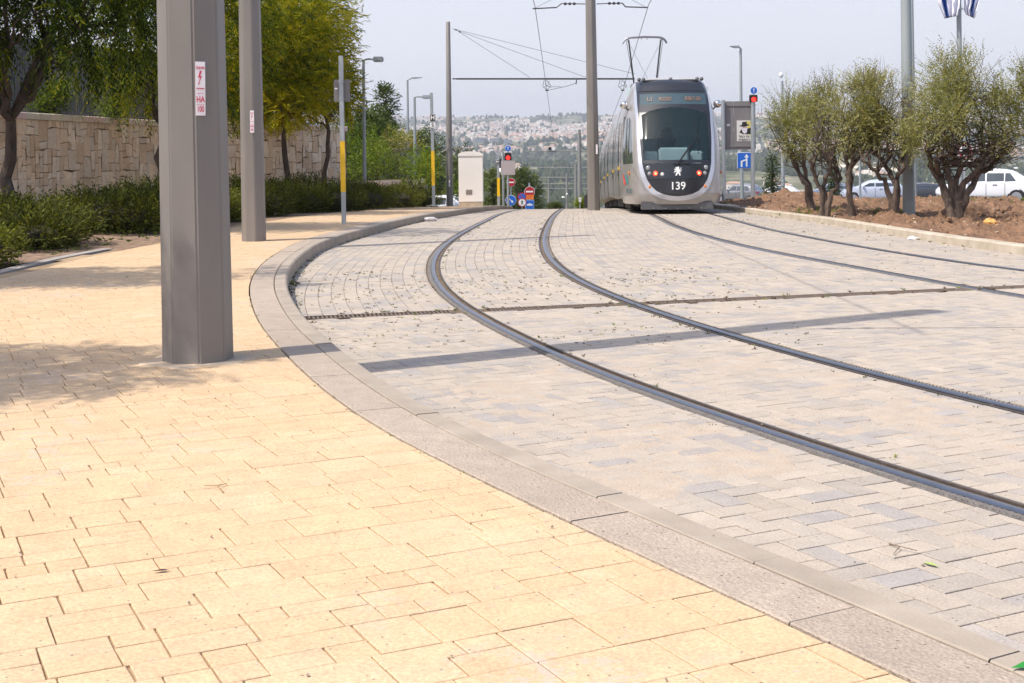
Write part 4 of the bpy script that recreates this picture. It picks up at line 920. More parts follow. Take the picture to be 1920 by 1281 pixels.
olive(1600, 26.5, [[(1590, 345), (1592, 310), (1578, 280)], [(1596, 350), (1592, 312), (1605, 268)]], [(1590, 240, 44, 36), (1612, 205, 44, 42), (1575, 200, 34, 34), (1640, 240, 34, 38), (1600, 172, 30, 20), (1570, 258, 26, 18), (1622, 272, 26, 14)], 1600,
      'olive tree with one upright trunk dividing high, left of the leaning stems', 83, 0.08, (0.52, .14))
olive(1680, 26, [[(1664, 345), (1640, 320), (1612, 300)], [(1676, 350), (1672, 322), (1648, 292), (1632, 268)], [(1682, 340), (1690, 315), (1700, 285)]], [(1650, 235, 46, 40), (1672, 200, 44, 46), (1698, 250, 40, 40), (1660, 170, 38, 24), (1715, 200, 34, 36)], 1500,
      'olive tree behind the tall grey post, stems arching to the left', 84, 0.07, (0.55, .14))
olive(1790, 24.6, [[(1772, 350), (1752, 310), (1730, 280)], [(1785, 340), (1770, 305), (1782, 275)], [(1795, 345), (1800, 305), (1782, 270)], [(1802, 350), (1826, 318), (1852, 285)], [(1810, 365), (1845, 325), (1878, 300), (1885, 270)], [(1776, 365), (1768, 330), (1742, 300)]],
      [(1755, 215, 56, 50), (1815, 195, 58, 54), (1872, 215, 50, 46), (1785, 150, 56, 44), (1850, 145, 50, 44), (1732, 250, 40, 34), (1885, 262, 44, 34), (1902, 180, 40, 46), (1860, 118, 26, 26), (1735, 285, 26, 16), (1850, 285, 26, 12), (1905, 290, 24, 18)], 3400,
      'largest olive tree, six stems spreading from one base in front of the white car', 85, 0.085, (0.45, .15))
olive(1985, 24.5, [[(1965, 340), (1945, 290), (1935, 240)]], [(1935, 190, 34, 44), (1950, 240, 34, 40), (1965, 160, 34, 34)], 900, 'olive tree cut off by the right edge of the photo', 86, 0.08, (0.45, .15))
# ------------------------------------------------------------------ street furniture
def gzc(x, y): return float(gz(y))
def oct_pole(name, x, y, z0, h, r0, r1, mt, label, cat, ph=0.0, group=None, n=8, lean=0.0, weld=True):
    e = empty(name, (x, y, z0), label, cat, group); mb = MB()
    mb.lathe([(r0, -0.02), (r0*0.995, 0.02), (r0 + (r1-r0)*0.5, h*0.5), (r1, h - 0.02), (r1*0.85, h)], (0, 0, 0), n, ph); mb.xf(lambda v: Vector((v.x + lean*v.z, v.y, v.z)))
    o = mb.build('shaft', mt, e)
    if n == 8 and r0 > 0.15:
        bm = bmesh.new(); bm.from_mesh(o.data); ed = [q for q in bm.edges if abs((q.verts[0].co - q.verts[1].co).normalized().z) > 0.9]
        bmesh.ops.bevel(bm, geom=ed, offset=r0*0.05, segments=2, affect='EDGES'); bm.to_mesh(o.data); bm.free()
        o.data.polygons.foreach_set('use_smooth', [False]*len(o.data.polygons))
    return e
def cantilever(e, z, reach, d=1.0, loc=(0, 0)):
    """bracket with stay rod and insulators reaching out over a track; d = direction"""
    mb = MB(); mb.tube([(0.15*d, 0, z), (0.95*d, 0, z + 0.02)], 0.016, 6)
    for k in range(3): mb.lathe([(0.02, -.05), (0.045, -.02), (0.045, .02), (0.02, .05)], (0, 0, 0), 8, M=Matrix.Translation(((0.55 + 0.14*k)*d, 0, z + .012)) @ Matrix.Rotation(R(90), 4, 'Y'))
    mb.tube([(0.95*d, 0, z + 0.02), (reach*0.6*d, 0, z - 0.10), (reach*d, 0, z - 0.13)], 0.022, 6)
    mb.tube([(0.15*d, 0, z + .7), (reach*0.95*d, 0, z - 0.10)], 0.006, 5)
    return mb.build('bracket_arm', M_DARK, e)
def sticker(e, x, y, z, w, h, rz, num, big=True):
    """danger plate HA / number on a pole face"""
    M = Matrix.Translation((x, y, z)) @ Matrix.Rotation(rz, 4, 'Z'); mb = MB(); mb.box((0, 0, 0), (w, 0.003, h)); mb.xf(lambda v: M @ v); pl = mb.build('warning_plate', M_STICK, e)
    def tx(s, zz, sz, b=0.0, sx=1.0): text_mesh('lettering', s, sz, M_STICKRED, M @ Matrix.Translation((0, -0.0022, zz)) @ FRONT, pl, b, sx)
    tx('הנכס', h*0.385, w*0.40, 0.0008); b = MB()
    bolt = [(0.16, 0.27), (-0.05, 0.27), (-0.22, 0.13), (-0.02, 0.15), (-0.14, 0.045), (-0.2, 0.06), (-0.17, 0.0), (-0.06, 0.035), (-0.1, 0.045), (0.16, 0.18), (-0.02, 0.165)]
    b.prism([(p[0]*w*1.1, p[1]*h + h*0.06) for p in bolt], -0.0025, -0.0015); b.xf(lambda v: M @ v); b.build('lightning_bolt', M_STICKRED, pl)
    tx('DANGER', -h*0.0, w*0.20, 0.0005); tx('توملا رطخ', -h*0.085, w*0.15); tx('HA', -h*0.205, w*0.86, 0.0012, 0.72)
    ln = MB(); ln.box((0, -0.002, -h*0.295), (w*0.85, 0.001, h*0.005)); ln.xf(lambda v: M @ v); ln.build('rule', M_STICKRED, pl)
    tx(num, -h*0.385, w*0.86, 0.0008, 0.56 if len(num) == 3 else 0.72)
G_M = 'overhead line masts'
# nearest pole: base centre at pixel (368,688)
p0 = px2g([(368, 675)], 0.14)[0]
m1 = oct_pole('catenary_mast', float(p0[0]), float(p0[1]), 0.14, 9.4, 0.202, 0.155, M_POLE, 'biggest and nearest brown-grey octagonal mast, numbered HA 100', 'mast', R(-90 + 16), None, lean=-0.011)
cantilever(m1, 6.3, 2.9)
mb = MB(); _rr = random.Random(3); mb.lathe([(.30, -.004), (.285, .0035), (.20, .005)], (0, 0, 0), 40); mb.v = [(v[0]*_k, v[1]*_k, v[2]) for v, _k in zip(mb.v, [1 + .12*math.sin(q*.9) + _rr.uniform(-.04, .04) for q in range(40)]*3)]; mb.build('grout_ring', mat('pale_grout', (.48, .39, .30), .95, 0, .15, 14, .5, 90, col2=(.60, .45, .29), bdist=.003), m1)

_a = at(374.5, 166, p0[1] - 0.19); sticker(m1, float(_a.x - p0[0]), -0.176, float(_a.z - .14), 0.054, 0.30, R(24), '100')
p1 = px2g([(475, 452)], 0.14)[0]
m2 = oct_pole('catenary_mast', float(p1[0]), float(p1[1]), 0.14, 9.3, 0.182, 0.132, M_POLE, 'second octagonal mast, on the curve of the kerb, numbered HA 98', 'mast', R(-90 + 19), None, lean=-0.009)
cantilever(m2, 6.3, 3.3)
_a = at(472, 228, p1[1] - 0.2); sticker(m2, float(_a.x - p1[0]) - 0.0, -0.178, float(_a.z - 0.14), 0.058, 0.325, R(10), '98')
m3p = at(1113.5, 392, 40.0); m3 = oct_pole('catenary_mast', m3p.x, 40.0, gzc(0, 40), 8.9, 0.20, 0.15, M_POLE, 'octagonal mast standing between the two tracks beside the tram', 'mast', R(-90 + 6), None, lean=-0.006)
cantilever(m3, 6.45, 1.85, -1); cantilever(m3, 6.45, 1.75, 1)
mb = MB(); q = at(1119, 280, 39.8); mb.box((q.x - m3p.x, -0.186, q.z - gzc(0, 40)), (0.055, 0.004, 0.30)); mb.build('warning_plate', M_STICK, m3)
m4p = at(843.5, 388, 63.0); z4 = gzc(0, 63); m4 = oct_pole('catenary_mast', m4p.x, 63.0, z4, at(843, 41, 63).z - z4, 0.17, 0.105, M_POLE, 'round topped mast left of the cream cabinet carrying the long cross tube', 'mast', 0, None, n=16)
m4.children[0].data.polygons.foreach_set('use_smooth', [True]*len(m4.children[0].data.polygons)); m4.children[0].data.set_sharp_from_angle(angle=R(40))
L4 = m4p.x
def l4(px, py, Y=63.0): v = at(px, py, Y); return Vector((v.x - m4p.x, Y - 63.0, v.z - z4))
mb = MB(); mb.tube([l4(848, 148), l4(860, 147.5)], 0.02, 6)
for k in (851, 856, 859): mb.ball(tuple(l4(k, 148)), 0.05, 6)
mb.tube([l4(860, 148), l4(1190, 148)], 0.042, 8); mb.build('cross_tube', M_DARK, m4)
mb = MB()
for (x0, y0, x1, y1) in ((848, 54, 1191, 139), (848, 54, 1098, 145), (858, 58, 993, 145)): mb.tube([l4(x0, y0), l4(x1, y1)], 0.009, 4)
mb.ball(tuple(l4(855, 56)), 0.05, 6); mb.ball(tuple(l4(862, 60)), 0.05, 6); mb.build('stay_wires', M_WIRE, m4)
for cx in (1025.5, 1167.5):
    mb = MB(); y0 = 150
    for s in (-1, 1):
        mb.tube([l4(cx - 3 + s*2, y0), l4(cx + s*8, y0 + 12), l4(cx, y0 + 19)], 0.014, 5); mb.tube([l4(cx + 1 + s*3, y0 + 2), l4(cx + s*3.5, y0 + 9), l4(cx - s*7, y0 + 14)], 0.011, 5)
    mb.ball(tuple(l4(cx, y0 + 19.5)), 0.08, 8, (1.3, 1.0, .45)); mb.build('wire_hanger', M_DARK, m4)
mb = MB(); mb.tube([l4(1081, 150), l4(1080, 158)], 0.03, 5); mb.tube([l4(1080, 156), l4(1062, 162), l4(1030, 169)], 0.012, 5); mb.tube([l4(1028, 163), l4(1052, 163)], 0.01, 5); mb.build('registration_arm', M_DARK, m4)
mb = MB(); mb.box((-0.0, -0.16, 1.4), (0.06, 0.012, 0.30)); mb.build('warning_plate', M_STICK, m4)
# masts running down the hill behind the crest: (pixel x, top y, depth, tube y, tube x0, tube x1, second mast?)
far = [(1086, 243, 106, 284, 985, 1104, 0.17, 'first mast beyond the crest, just left of the mast between the tracks'), (1079, 308, 128, 314.5, 1007, 1180, 0.14, 'slim mast left of the first mast beyond the crest'),
       (1062.5, 325, 149, 333, 1014, 1178, 0.15, 'short mast with a camera beyond the crest'), (1028.5, 336, 160, 345, 1011, 1120, 0.14, 'mast over the left track beyond the crest'),
       (1011, 342, 178, 354, 950, 1110, 0.10, 'very thin mast above the cypresses'), (925, 361, 195, 367, 905, 1020, 0.08, 'faint thin mast right of the cream cabinet'),
       (974, 341, 186, 374, 905, 990, 0.07, 'thin pole behind the parking sign'), (965, 366, 205, 380, 900, 1000, 0.06, 'farthest thin mast behind the blue arrow disc')]
for k, (x, yt, Y, yb, xa, xb, r, lab) in enumerate(far):
    t = at(x, yt, Y); zb = gzc(0, Y); e = empty('catenary_mast', (t.x, Y, zb), lab, 'mast', 'masts beyond the crest')
    mb = MB(); mb.lathe([(r*1.2, -.5), (r, (t.z-zb)*0.5), (r*0.75, t.z - zb)], (0, 0, 0), 8); mb.build('shaft', M_POLE2, e)
    a_ = at(xa, yb, Y); b_ = at(xb, yb, Y); mb = MB(); mb.tube([(a_.x - t.x, 0, a_.z - zb), (b_.x - t.x, 0, b_.z - zb)], 0.05 if Y < 140 else 0.06, 5)
    mb.build('cross_tube', M_POLE2, e)
    if k == 0:
        mb = MB(); c = at(1031, 279, Y); mb.box((c.x - t.x, 0, c.z - zb), (.25, .25, .25)); mb.build('insulator', M_BLACK, e)
        mb = MB(); c = at(1038, 278.5, Y); mb.box((c.x - t.x, 0, c.z - zb), (.28, .2, .28)); mb.build('weight_box', M_WHITE, e)
        mb = MB(); pts = [at(1088, 262, Y), at(1090, 275, Y), at(1096, 280.5, Y), at(1104, 281, Y)]; mb.tube([(p.x - t.x, 0, p.z - zb) for p in pts], 0.03, 5); mb.build('cable_loop', M_DARK, e)
    if k == 2:
        mb = MB(); c = at(1063, 364, Y); mb.ball((c.x - t.x, -.2, c.z - zb), .12, 8); c = at(1056, 370, Y); mb.ball((c.x - t.x, -.2, c.z - zb), .16, 8, (1.4, 1, .7)); mb.build('camera', M_WHITE, e)
# contact wires
def wire(pts, r, label):
    p = [Vector(a) for a in pts]; full = []
    for a, b in zip(p[:-1], p[1:]):
        for q in range(6): t = q/6; full.append(a + (b-a)*t - Vector((0, 0, 4*t*(1-t)*0.0)))
    full.append(p[-1]); mb = MB(); mb.tube([v - full[0] for v in full], r, 5); e = mb.build('overhead_wire', M_WIRE); e.location = full[0]; return tag(e, label, 'wire', 'overhead contact wires')
def pt(px, py, Y): return tuple(at(px, py, Y))
wire([(-0.5, 7.0, 6.15), (-0.35, 18.5, 6.15), pt(1003, 12, 40), pt(1025.5, 171, 63), pt(1042, 290, 106), pt(1040, 338, 149)], 0.011, 'contact wire above the left track, running down past the cross tube')
wire([(5.2, 7.0, 6.15), (3.55, 18.5, 6.15), pt(1216, 9, 40), pt(1167.5, 171, 63), pt(1120, 290, 106), pt(1100, 338, 149)], 0.011, 'contact wire above the right track, touching the pantograph')
# droppers from the bracket ends
# ------------------------------------------------------------------ posts, lamps and signs
def post(name, px, pyb, Y, pyt, r, mt, label, cat, z0=None, sq=False, group=None, lean=0.0, r1=None):
    b = at(px, pyb, Y); z = b.z if z0 is None else z0; t = at(px, pyt, Y); e = empty(name, (b.x, Y, z), label, cat, group); mb = MB()
    if sq: mb.bbox((0, 0, (t.z - z)/2), (r*2, r*2, t.z - z), r*0.15)
    else: mb.tube([(0, 0, -0.1), (0, 0, (t.z-z)*.5), (0, 0, t.z - z)], [r, (r + (r1 or r))/2, r1 or r], 14)
    mb.xf(lambda v: Vector((v.x + lean*v.z, v.y, v.z))); mb.build('post', mt, e, not sq); return e, b.x, z
def rel(e, px, py, Y): v = at(px, py, Y); return Vector((v.x - e.location.x, Y - e.location.y, v.z - e.location.z))
# first banded post
Yh = px2g([(645, 421)], 0.14)[0][1]; e, _, _ = post('marker_post', 645, 421, Yh, 105, 0.040, M_STEEL, 'galvanised square post with a yellow band and a small sign plate seen from behind', 'post', sq=True, lean=-0.009)
def band(e, px, y0, y1, Y, r, lean=0.0):
    a = rel(e, px, y0, Y); b = rel(e, px, y1, Y); mb = MB(); mb.box((0, 0, (a.z+b.z)/2), (r*2 + .006, r*2 + .006, a.z - b.z)); mb.xf(lambda v: Vector((v.x + lean*v.z, v.y, v.z))); mb.build('yellow_band', M_YEL, e)
band(e, 645, 265, 360, Yh, 0.040, -0.009)
a = rel(e, 643.5, 149, Yh); b = rel(e, 643.5, 191, Yh); mb = MB(); mb.bbox((-0.02, 0.055, (a.z+b.z)/2), (0.31, 0.012, a.z - b.z), .004); sp = mb.build('sign_plate', M_SIGNBACK, e)
mb = MB(); 
for zz in (a.z - .05, b.z + .05): mb.box((-0.02, 0.0, zz), (0.10, 0.10, 0.02))
mb.build('clamps', M_STEEL, e)
mb = MB(); mb.box((-0.13, 0.046, (a.z+b.z)/2 + .04), (0.06, 0.003, 0.03)); mb.build('sticker', M_STICK, e)
# H post
Y2 = 39.5; e, _, _ = post('marker_post', 813.5, 386, Y2, 174, 0.045, M_STEEL, 'galvanised square post with H and S plates above its yellow band', 'post', sq=True, lean=-0.012)
band(e, 812, 283, 348, Y2, 0.045, -0.012)
def plate(e, px, py, Y, w, h, mt, nm='sign_plate', yo=-0.07, rim=None):
    c = rel(e, px, py, Y); mb = MB(); mb.bbox((c.x, yo, c.z), (w, .012, h), .003); o = mb.build(nm, mt, e); return c
c = plate(e, 811.5, 221, Y2, .175, .215, M_WHITE, 'letter_plate'); mb = MB(); mb.box((c.x, -.079, c.z), (.155, .004, .195)); mb.build('black_field', M_BLACK, e); text_mesh('lettering', 'H', .17, M_WHITE, Tm(c.x, -.083, c.z), e, .008)
c = plate(e, 811.5, 235, Y2, .165, .155, M_WHITE, 'letter_plate'); text_mesh('lettering', 'S', .14, M_BLACK, Tm(c.x, -.079, c.z), e, .002)
# street lamps
def arm_lamp(px, pyb, Y, pyt, hx0, hx1, hy, r, label, big=False, mt=None, thin=False):
    mt = mt or M_LAMP; e, X, z = post('street_lamp', px, pyb, Y, pyt, r, mt, label, 'street lamp', r1=r*.7); a = rel(e, px, pyt, Y); b = rel(e, hx0, hy, Y); c = rel(e, hx1, hy, Y)
    if big:
        mb = MB(); mb.tube([a, (a.x + (b.x-a.x)*.5, 0, a.z + .02), b], r*.45, 8); mb.build('arm', mt, e, True); mb = MB(); mb.bbox(((b.x+c.x)/2, 0, b.z), (abs(c.x-b.x), .34, .17), .03)
        mb.build('lamp_head', M_STEEL, e)
    else:
        mb = MB(); s = 1 if hx1 > px else -1; mb.tube([a, (a.x + (b.x-a.x)*.6, 0, a.z + (b.z-a.z)*.6), b], r*.5, 8); mb.build('arm', mt, e, True)
        mb = MB(); w = c.x - b.x; mb.prism([(b.x, b.z - .03), (b.x + w*.3, b.z - .05), (c.x, b.z + .02), (c.x, b.z + .035), (b.x + w*.3, b.z + .05), (b.x, b.z + .05)], -.15, .15); mb.build('lamp_head', mt, e)
    return e
arm_lamp(684, 372, 44, 112, 700, 719, 111.5, .07, 'grey street lamp with a box head over the bank, left of centre', True)
arm_lamp(779, 372, 62, 182, 792, 807, 182, .085, 'street lamp with a flat box head reaching towards the H post', True)
arm_lamp(765.5, 300, 84, 150, 772, 792, 146.5, .09, 'tall street lamp with a thin curved head above the bank', False)
arm_lamp(731, 285, 92, 205, 736, 753, 201, .11, 'dark street lamp among the pines on the bank', False, M_DARK)
arm_lamp(755, 300, 120, 244, 758, 772, 240, .06, 'small far street lamp above the concrete wall', False)
arm_lamp(797, 345, 100, 280, 799, 811, 275, .05, 'short pale lamp behind the H post', False)
arm_lamp(1391.3, 375, 58, 94, 1385, 1369, 88, .085, 'tall street lamp behind the sign board right of the tram', False)
arm_lamp(1001, 390, 170, 372, 1000, 1001, 371, .05, 'tiny lamp beyond the crest', False) if False else None
# camera pole
e, X, z = post('camera_pole', 1468.5, 375, 70, 152, .11, M_LAMP, 'pale pole with a small camera on top behind the first olive tree', 'pole', r1=.07); c = rel(e, 1464.5, 141, 70)
mb = MB(); mb.ball((c.x, 0, c.z), .16, 10, (.8, .8, 1)); mb.build('camera', M_WHITE, e, True)
e, X, z = post('thin_pole', 1613, 376, 60, 262, .055, M_LAMP, 'thin grey pole between the blue hatchback and the olive trunks', 'pole')
# big grey post in the planting strip
q = at(1704.5, 400, 26.6); zq = soilz(q.x, 26.6)
e = empty('lamp_post', (q.x, 26.6, zq - .05), 'thick grey round lamp post with an access door standing in the brown soil', 'post'); mb = MB(); mb.lathe([(.128, 0), (.126, .05), (.115, 2.5), (.085, 8.5)], (0, 0, 0), 28); mb.xf(lambda v: Vector((v.x - .005*v.z, v.y, v.z))); mb.build('shaft', M_LAMP, e, True)
a = rel(e, 1703, 316, 26.45); b = rel(e, 1703, 376, 26.45); mb = MB(); mb.box((-.01, -.119, (a.z+b.z)/2), (.11, .012, a.z - b.z)); mb.build('access_door', mat('lamp_door', (.27, .30, .31), .5), e)
c = rel(e, 1703, 214, 26.4); text_mesh('lettering', '5A', .11, M_DARK, Tm(c.x, -.1265, c.z), e, 0.0, .8)
e, X, z = post('thin_pole', 1715, 372, 44, -60, .075, M_LAMP, 'slim pole right behind the thick grey lamp post', 'pole', lean=-.006, r1=.06)
# flag pole with two flags
e, X, z = post('flag_pole', 1801.5, 375, 40, -75, .075, M_LAMP, 'round pole carrying two blue and white flags, behind the largest olive tree', 'pole')
mb = MB(); c = rel(e, 1801.5, 17, 40); mb.box((0, 0, c.z), (.19, .19, .05)); mb.build('clamp', M_STEEL, e)
M_FLAG = mat('flag_cloth', (.78, .78, .86), .8, 0, .05, 3); M_FBLUE = mat('flag_blue', (.02, .07, .28), .8)
def flag(pts_l, pts_r, y0, stripes, label):
    """cloth hanging between two outlines given in photo pixels (top to bottom), with folds"""
    e = empty('flag', tuple(at(pts_l[0][0], pts_l[0][1], y0)), label, 'flag', None); n = 14; m = 16; V = []; W = {}
    def ip(p, t): p = np.array(p, float); k = t*(len(p)-1); i = min(int(k), len(p)-2); f = k - i; return p[i]*(1-f) + p[i+1]*f
    for i in range(n+1):
        a = ip(pts_l, i/n); b = ip(pts_r, i/n)
        for j in range(m+1): q = a + (b-a)*j/m; V.append(at(q[0], q[1], y0 + .09*math.sin(j*1.35 + i*.25)) - e.location)
    for nm, mt, cond in (('cloth', M_FLAG, lambda j: not any(s0 <= j < s1 for s0, s1 in stripes)), ('stripes', M_FBLUE, lambda j: any(s0 <= j < s1 for s0, s1 in stripes))):
        mb = MB(); mb.add(V, [(i*(m+1)+j, i*(m+1)+j+1, (i+1)*(m+1)+j+1, (i+1)*(m+1)+j) for i in range(n) for j in range(m) if cond(j)]); o = mb.build(nm, mt, e, True)
        so_ = o.modifiers.new('s', 'SOLIDIFY'); so_.thickness = .006
flag([(1752, -30), (1758, 5), (1764, 18), (1771, 35)], [(1797, -40), (1800, -10), (1799, 14), (1796, 30)], 39.8, [(3, 6)], 'left blue and white striped flag tied to the pole above the olive tree')
flag([(1806, -30), (1808, 10), (1807, 18), (1812, 28)], [(1840, -35), (1836, 0), (1832, 18), (1828, 35)], 40.0, [(9, 12)], 'right blue and white striped flag tied to the pole above the olive tree')
# sign board seen from behind
Yb = 45.0; z0 = float(soil_z(np.array([8.0]), np.array([45.0]))[0]) - .2
e, X, z = post('direction_board', 1357.5, 376, Yb, 188, .07, M_STEEL, 'large grey board seen from behind on two posts, a poster stuck on its right sheet', 'sign board')
a = rel(e, 1358, 190, Yb); b = rel(e, 1418, 280.5, Yb)
c = rel(e, 1411.5, 376, Yb); d = rel(e, 1411.5, 188, Yb); mb = MB(); mb.tube([(c.x, 0, c.z), (d.x, 0, d.z)], .075, 12); mb.build('post', M_STEEL, e, True)
mb = MB(); xm = rel(e, 1376, 200, Yb).x
for x0, x1 in ((a.x, xm - .006), (xm + .006, b.x)): mb.bbox(((x0+x1)/2, .11, (a.z+b.z)/2), (x1-x0, .05, a.z - b.z), .008)
mb.build('panels', M_SIGNBACK, e)
mb = MB(); 
for zz in (a.z - .15, b.z + .12): mb.box(((a.x+b.x)/2, .075, zz), (b.x-a.x, .03, .04))
mb.build('rails', M_SIGNBACK, e)
mb = MB(); c = rel(e, 1366.5, 234.5, Yb); mb.box((c.x, .08, c.z), (.11, .004, .08)); mb.build('sticker', M_STICK, e)
# the poster: hat, beard and dark coat over pale paper
pa = rel(e, 1382, 226, Yb); pb = rel(e, 1410, 265, Yb); pw_, ph_ = pb.x - pa.x, pa.z - pb.z; pcx, pcz = (pa.x+pb.x)/2, (pa.z+pb.z)/2
post_ = MB(); post_.box((pcx, .078, pcz), (pw_, .004, ph_)); po = post_.build('poster', mat('poster_paper', (.66, .64, .60), .6, 0, .05), e)
def pic(poly, mt, k, nm): m_ = MB(); m_.prism([(pa.x + x*pw_, pb.z + y*ph_) for x, y in poly], .0755 - k*.0012, .0762 - k*.0012); m_.build(nm, mt, po)
M_PY = mat('poster_yellow', (.62, .55, .18), .6); M_PG = mat('poster_skin', (.45, .34, .33), .6); M_PW = mat('poster_beard', (.66, .62, .68), .6)
pic([(.72, .32), (.99, .32), (.99, .97), (.62, .97)], M_PY, 0, 'poster_background')
pic([(.18, .42), (.32, .58), (.5, .45), (.72, .60), (.99, .68), (.99, .34), (.45, .34)], M_BLACK, 1, 'coat'); pic([(.36, .72), (.70, .72), (.66, .5), (.38, .5)], M_PG, 2, 'face')
pic([(.34, .62), (.72, .64), (.68, .42), (.52, .36), (.38, .44)], M_PW, 3, 'beard'); pic([(.14, .74), (.34, .78), (.38, .92), (.66, .95), (.70, .82), (.84, .80), (.80, .76), (.5, .70)], M_BLACK, 4, 'hat')
text_mesh('lettering', 'למה יחי', ph_*.17, M_BLACK, Tm(pcx, .0745, pb.z + ph_*.22), po, .003, .95); text_mesh('lettering', 'חישמה', ph_*.17, M_BLACK, Tm(pcx, .0745, pb.z + ph_*.07), po, .003, 1.1)
# signal with its round sign on the right post
def signal(px, py, Y, w, h, label, disc=None, px2=None):
    v = at(px, py, Y); e = empty('tram_signal', tuple(v), label, 'signal'); mb = MB(); mb.bbox((0, 0, 0), (w, .16, h), .02); mb.build('housing', M_BLACK, e)
    mb = MB(); mb.lathe([(w*.36, 0), (w*.36, .12)], (0, 0, 0), 16, M=Matrix.Translation((0, -.08, -h*.18)) @ Matrix.Rotation(R(90), 4, 'X')); hd = mb.build('visor', M_BLACK, e)
    bm = bmesh.new(); bm.from_mesh(hd.data); bmesh.ops.delete(bm, geom=[f for f in bm.faces if f.normal.y < -.9 or (f.normal.z < -.3)], context='FACES'); bm.to_mesh(hd.data); bm.free()
    mb = MB(); mb.lathe([(w*.31, 0), (w*.28, .02)], (0, 0, 0), 16, M=Matrix.Translation((0, -.085, -h*.18)) @ Matrix.Rotation(R(90), 4, 'X')); mb.build('red_lens', mat('red_lens_lit', (.7, .01, .01), .3, emit=(1, .03, .02), estr=1.6), e); return e
ARR = [(-.07, -.62), (.07, -.62), (.07, .2), (.24, .2), (0, .66), (-.24, .2), (-.07, .2)]
def disc_sign(px, py, Y, r, label, kind, pole=None, pr=.035):
    v = at(px, py, Y); zb = gzc(0, Y) if pole is None else pole; e = empty('traffic_sign', (v.x, Y, zb), label, 'traffic sign'); z = v.z - zb; Mx = Matrix.Translation((0, -.06, z)) @ Matrix.Rotation(R(90), 4, 'X')
    mb = MB(); mb.tube([(0, 0, -.2), (0, 0, z + r)], pr, 10); mb.build('post', M_STEEL, e, True)
    def dk(rr, y, mt, nm): m_ = MB(); m_.lathe([(rr, 0), (rr, .006)], (0, 0, 0), 28, M=Matrix.Translation((0, -y, z)) @ Matrix.Rotation(R(90), 4, 'X')); return m_.build(nm, mt, e)
    def sh_(poly, y, mt, nm, rot=0.0, o=(0, 0)):
        c_, s_ = math.cos(rot), math.sin(rot); m_ = MB(); m_.prism([((x*c_ - q*s_)*r + o[0]*r, (x*s_ + q*c_)*r + z + o[1]*r) for x, q in poly], -y - .004, -y); m_.build(nm, mt, e)
    if kind == 'noentry': dk(r, .05, M_WHITE, 'rim'); dk(r*.93, .058, M_RED, 'disc'); sh_([(-.68, -.15), (.68, -.15), (.68, .15), (-.68, .15)], .066, M_WHITE, 'bar')
    elif kind == 'arrow': dk(r, .05, M_WHITE, 'rim'); dk(r*.93, .058, M_BLUE, 'disc'); sh_(ARR, .066, M_WHITE, 'arrow', R(-135))
    elif kind == 'arrowup': dk(r, .05, M_WHITE, 'rim'); dk(r*.93, .058, M_BLUE, 'disc'); sh_(ARR, .066, M_WHITE, 'arrow')
    elif kind == 'nopark': dk(r, .05, M_RED, 'rim'); dk(r*.78, .058, M_BLUE, 'disc'); sh_([(-.75, -.09), (.75, -.09), (.75, .09), (-.75, .09)], .066, M_RED, 'bar', R(-45))
    elif kind in ('ped', 'people'):
        dk(r, .05, M_RED, 'rim'); dk(r*.8, .058, M_WHITE, 'disc')
        PED = [(-.3, -.55), (-.15, -.55), (-.02, -.15), (.12, -.55), (.28, -.55), (.12, 0), (.1, .25), (.3, .02), (.36, .08), (.12, .42), (-.12, .42), (-.34, .1), (-.26, .03), (-.1, .22), (-.1, 0)]
        for dx in ((0,) if kind == 'ped' else (-.3, 0, .3)): sh_([(p[0]*(1 if kind == 'ped' else .7) + dx, p[1]*.9) for p in PED], .066, M_BLACK, 'figure'); sh_([(dx + .11*math.cos(t), .56 + .11*math.sin(t)) for t in np.linspace(0, 6.0, 8)], .066, M_BLACK, 'head')
    return e
e = disc_sign(1412.8, 170, Yb, .125, 'small round blue sign with a white up arrow above the signal on the board post', 'arrowup', pole=at(1412.8, 182, Yb).z, pr=.012)
signal(1412.5, 184.5, Yb + .0, .28, .24, 'red signal lamp on top of the grey board post')
# blue lane sign
v = at(1395.5, 301, 50); e = empty('lane_sign', (v.x, 50, at(1395, 376, 50).z), 'square blue sign with a white branching arrow under the grey board', 'traffic sign'); z = v.z - e.location.z
mb = MB(); mb.tube([(.28, 0, 0), (.28, 0, z + .35)], .04, 10); mb.build('post', M_STEEL, e); mb = MB(); mb.bbox((0, -.05, z), (.58, .014, .63), .006); mb.build('plate_rim', M_WHITE, e); mb = MB(); mb.box((0, -.06, z), (.545, .006, .595)); mb.build('plate', M_BLUE, e)
mb = MB(); mb.prism([(.05, z-.24), (.11, z-.24), (.11, z+.12), (.17, z+.12), (.08, z+.25), (-.01, z+.12), (.05, z+.12), (.05, z+.05), (-.15, z-.02), (-.15, z-.25), (-.085, z-.25), (-.085, z-.055), (.05, z-.005)], -.067, -.063); mb.build('arrow', M_WHITE, e)
# pedestrians sign behind the large olive
disc_sign(1808, 283, 32, .175, 'round red rimmed sign with black figures seen through the largest olive tree', 'people', pr=.03, pole=at(1806, 385, 32).z)
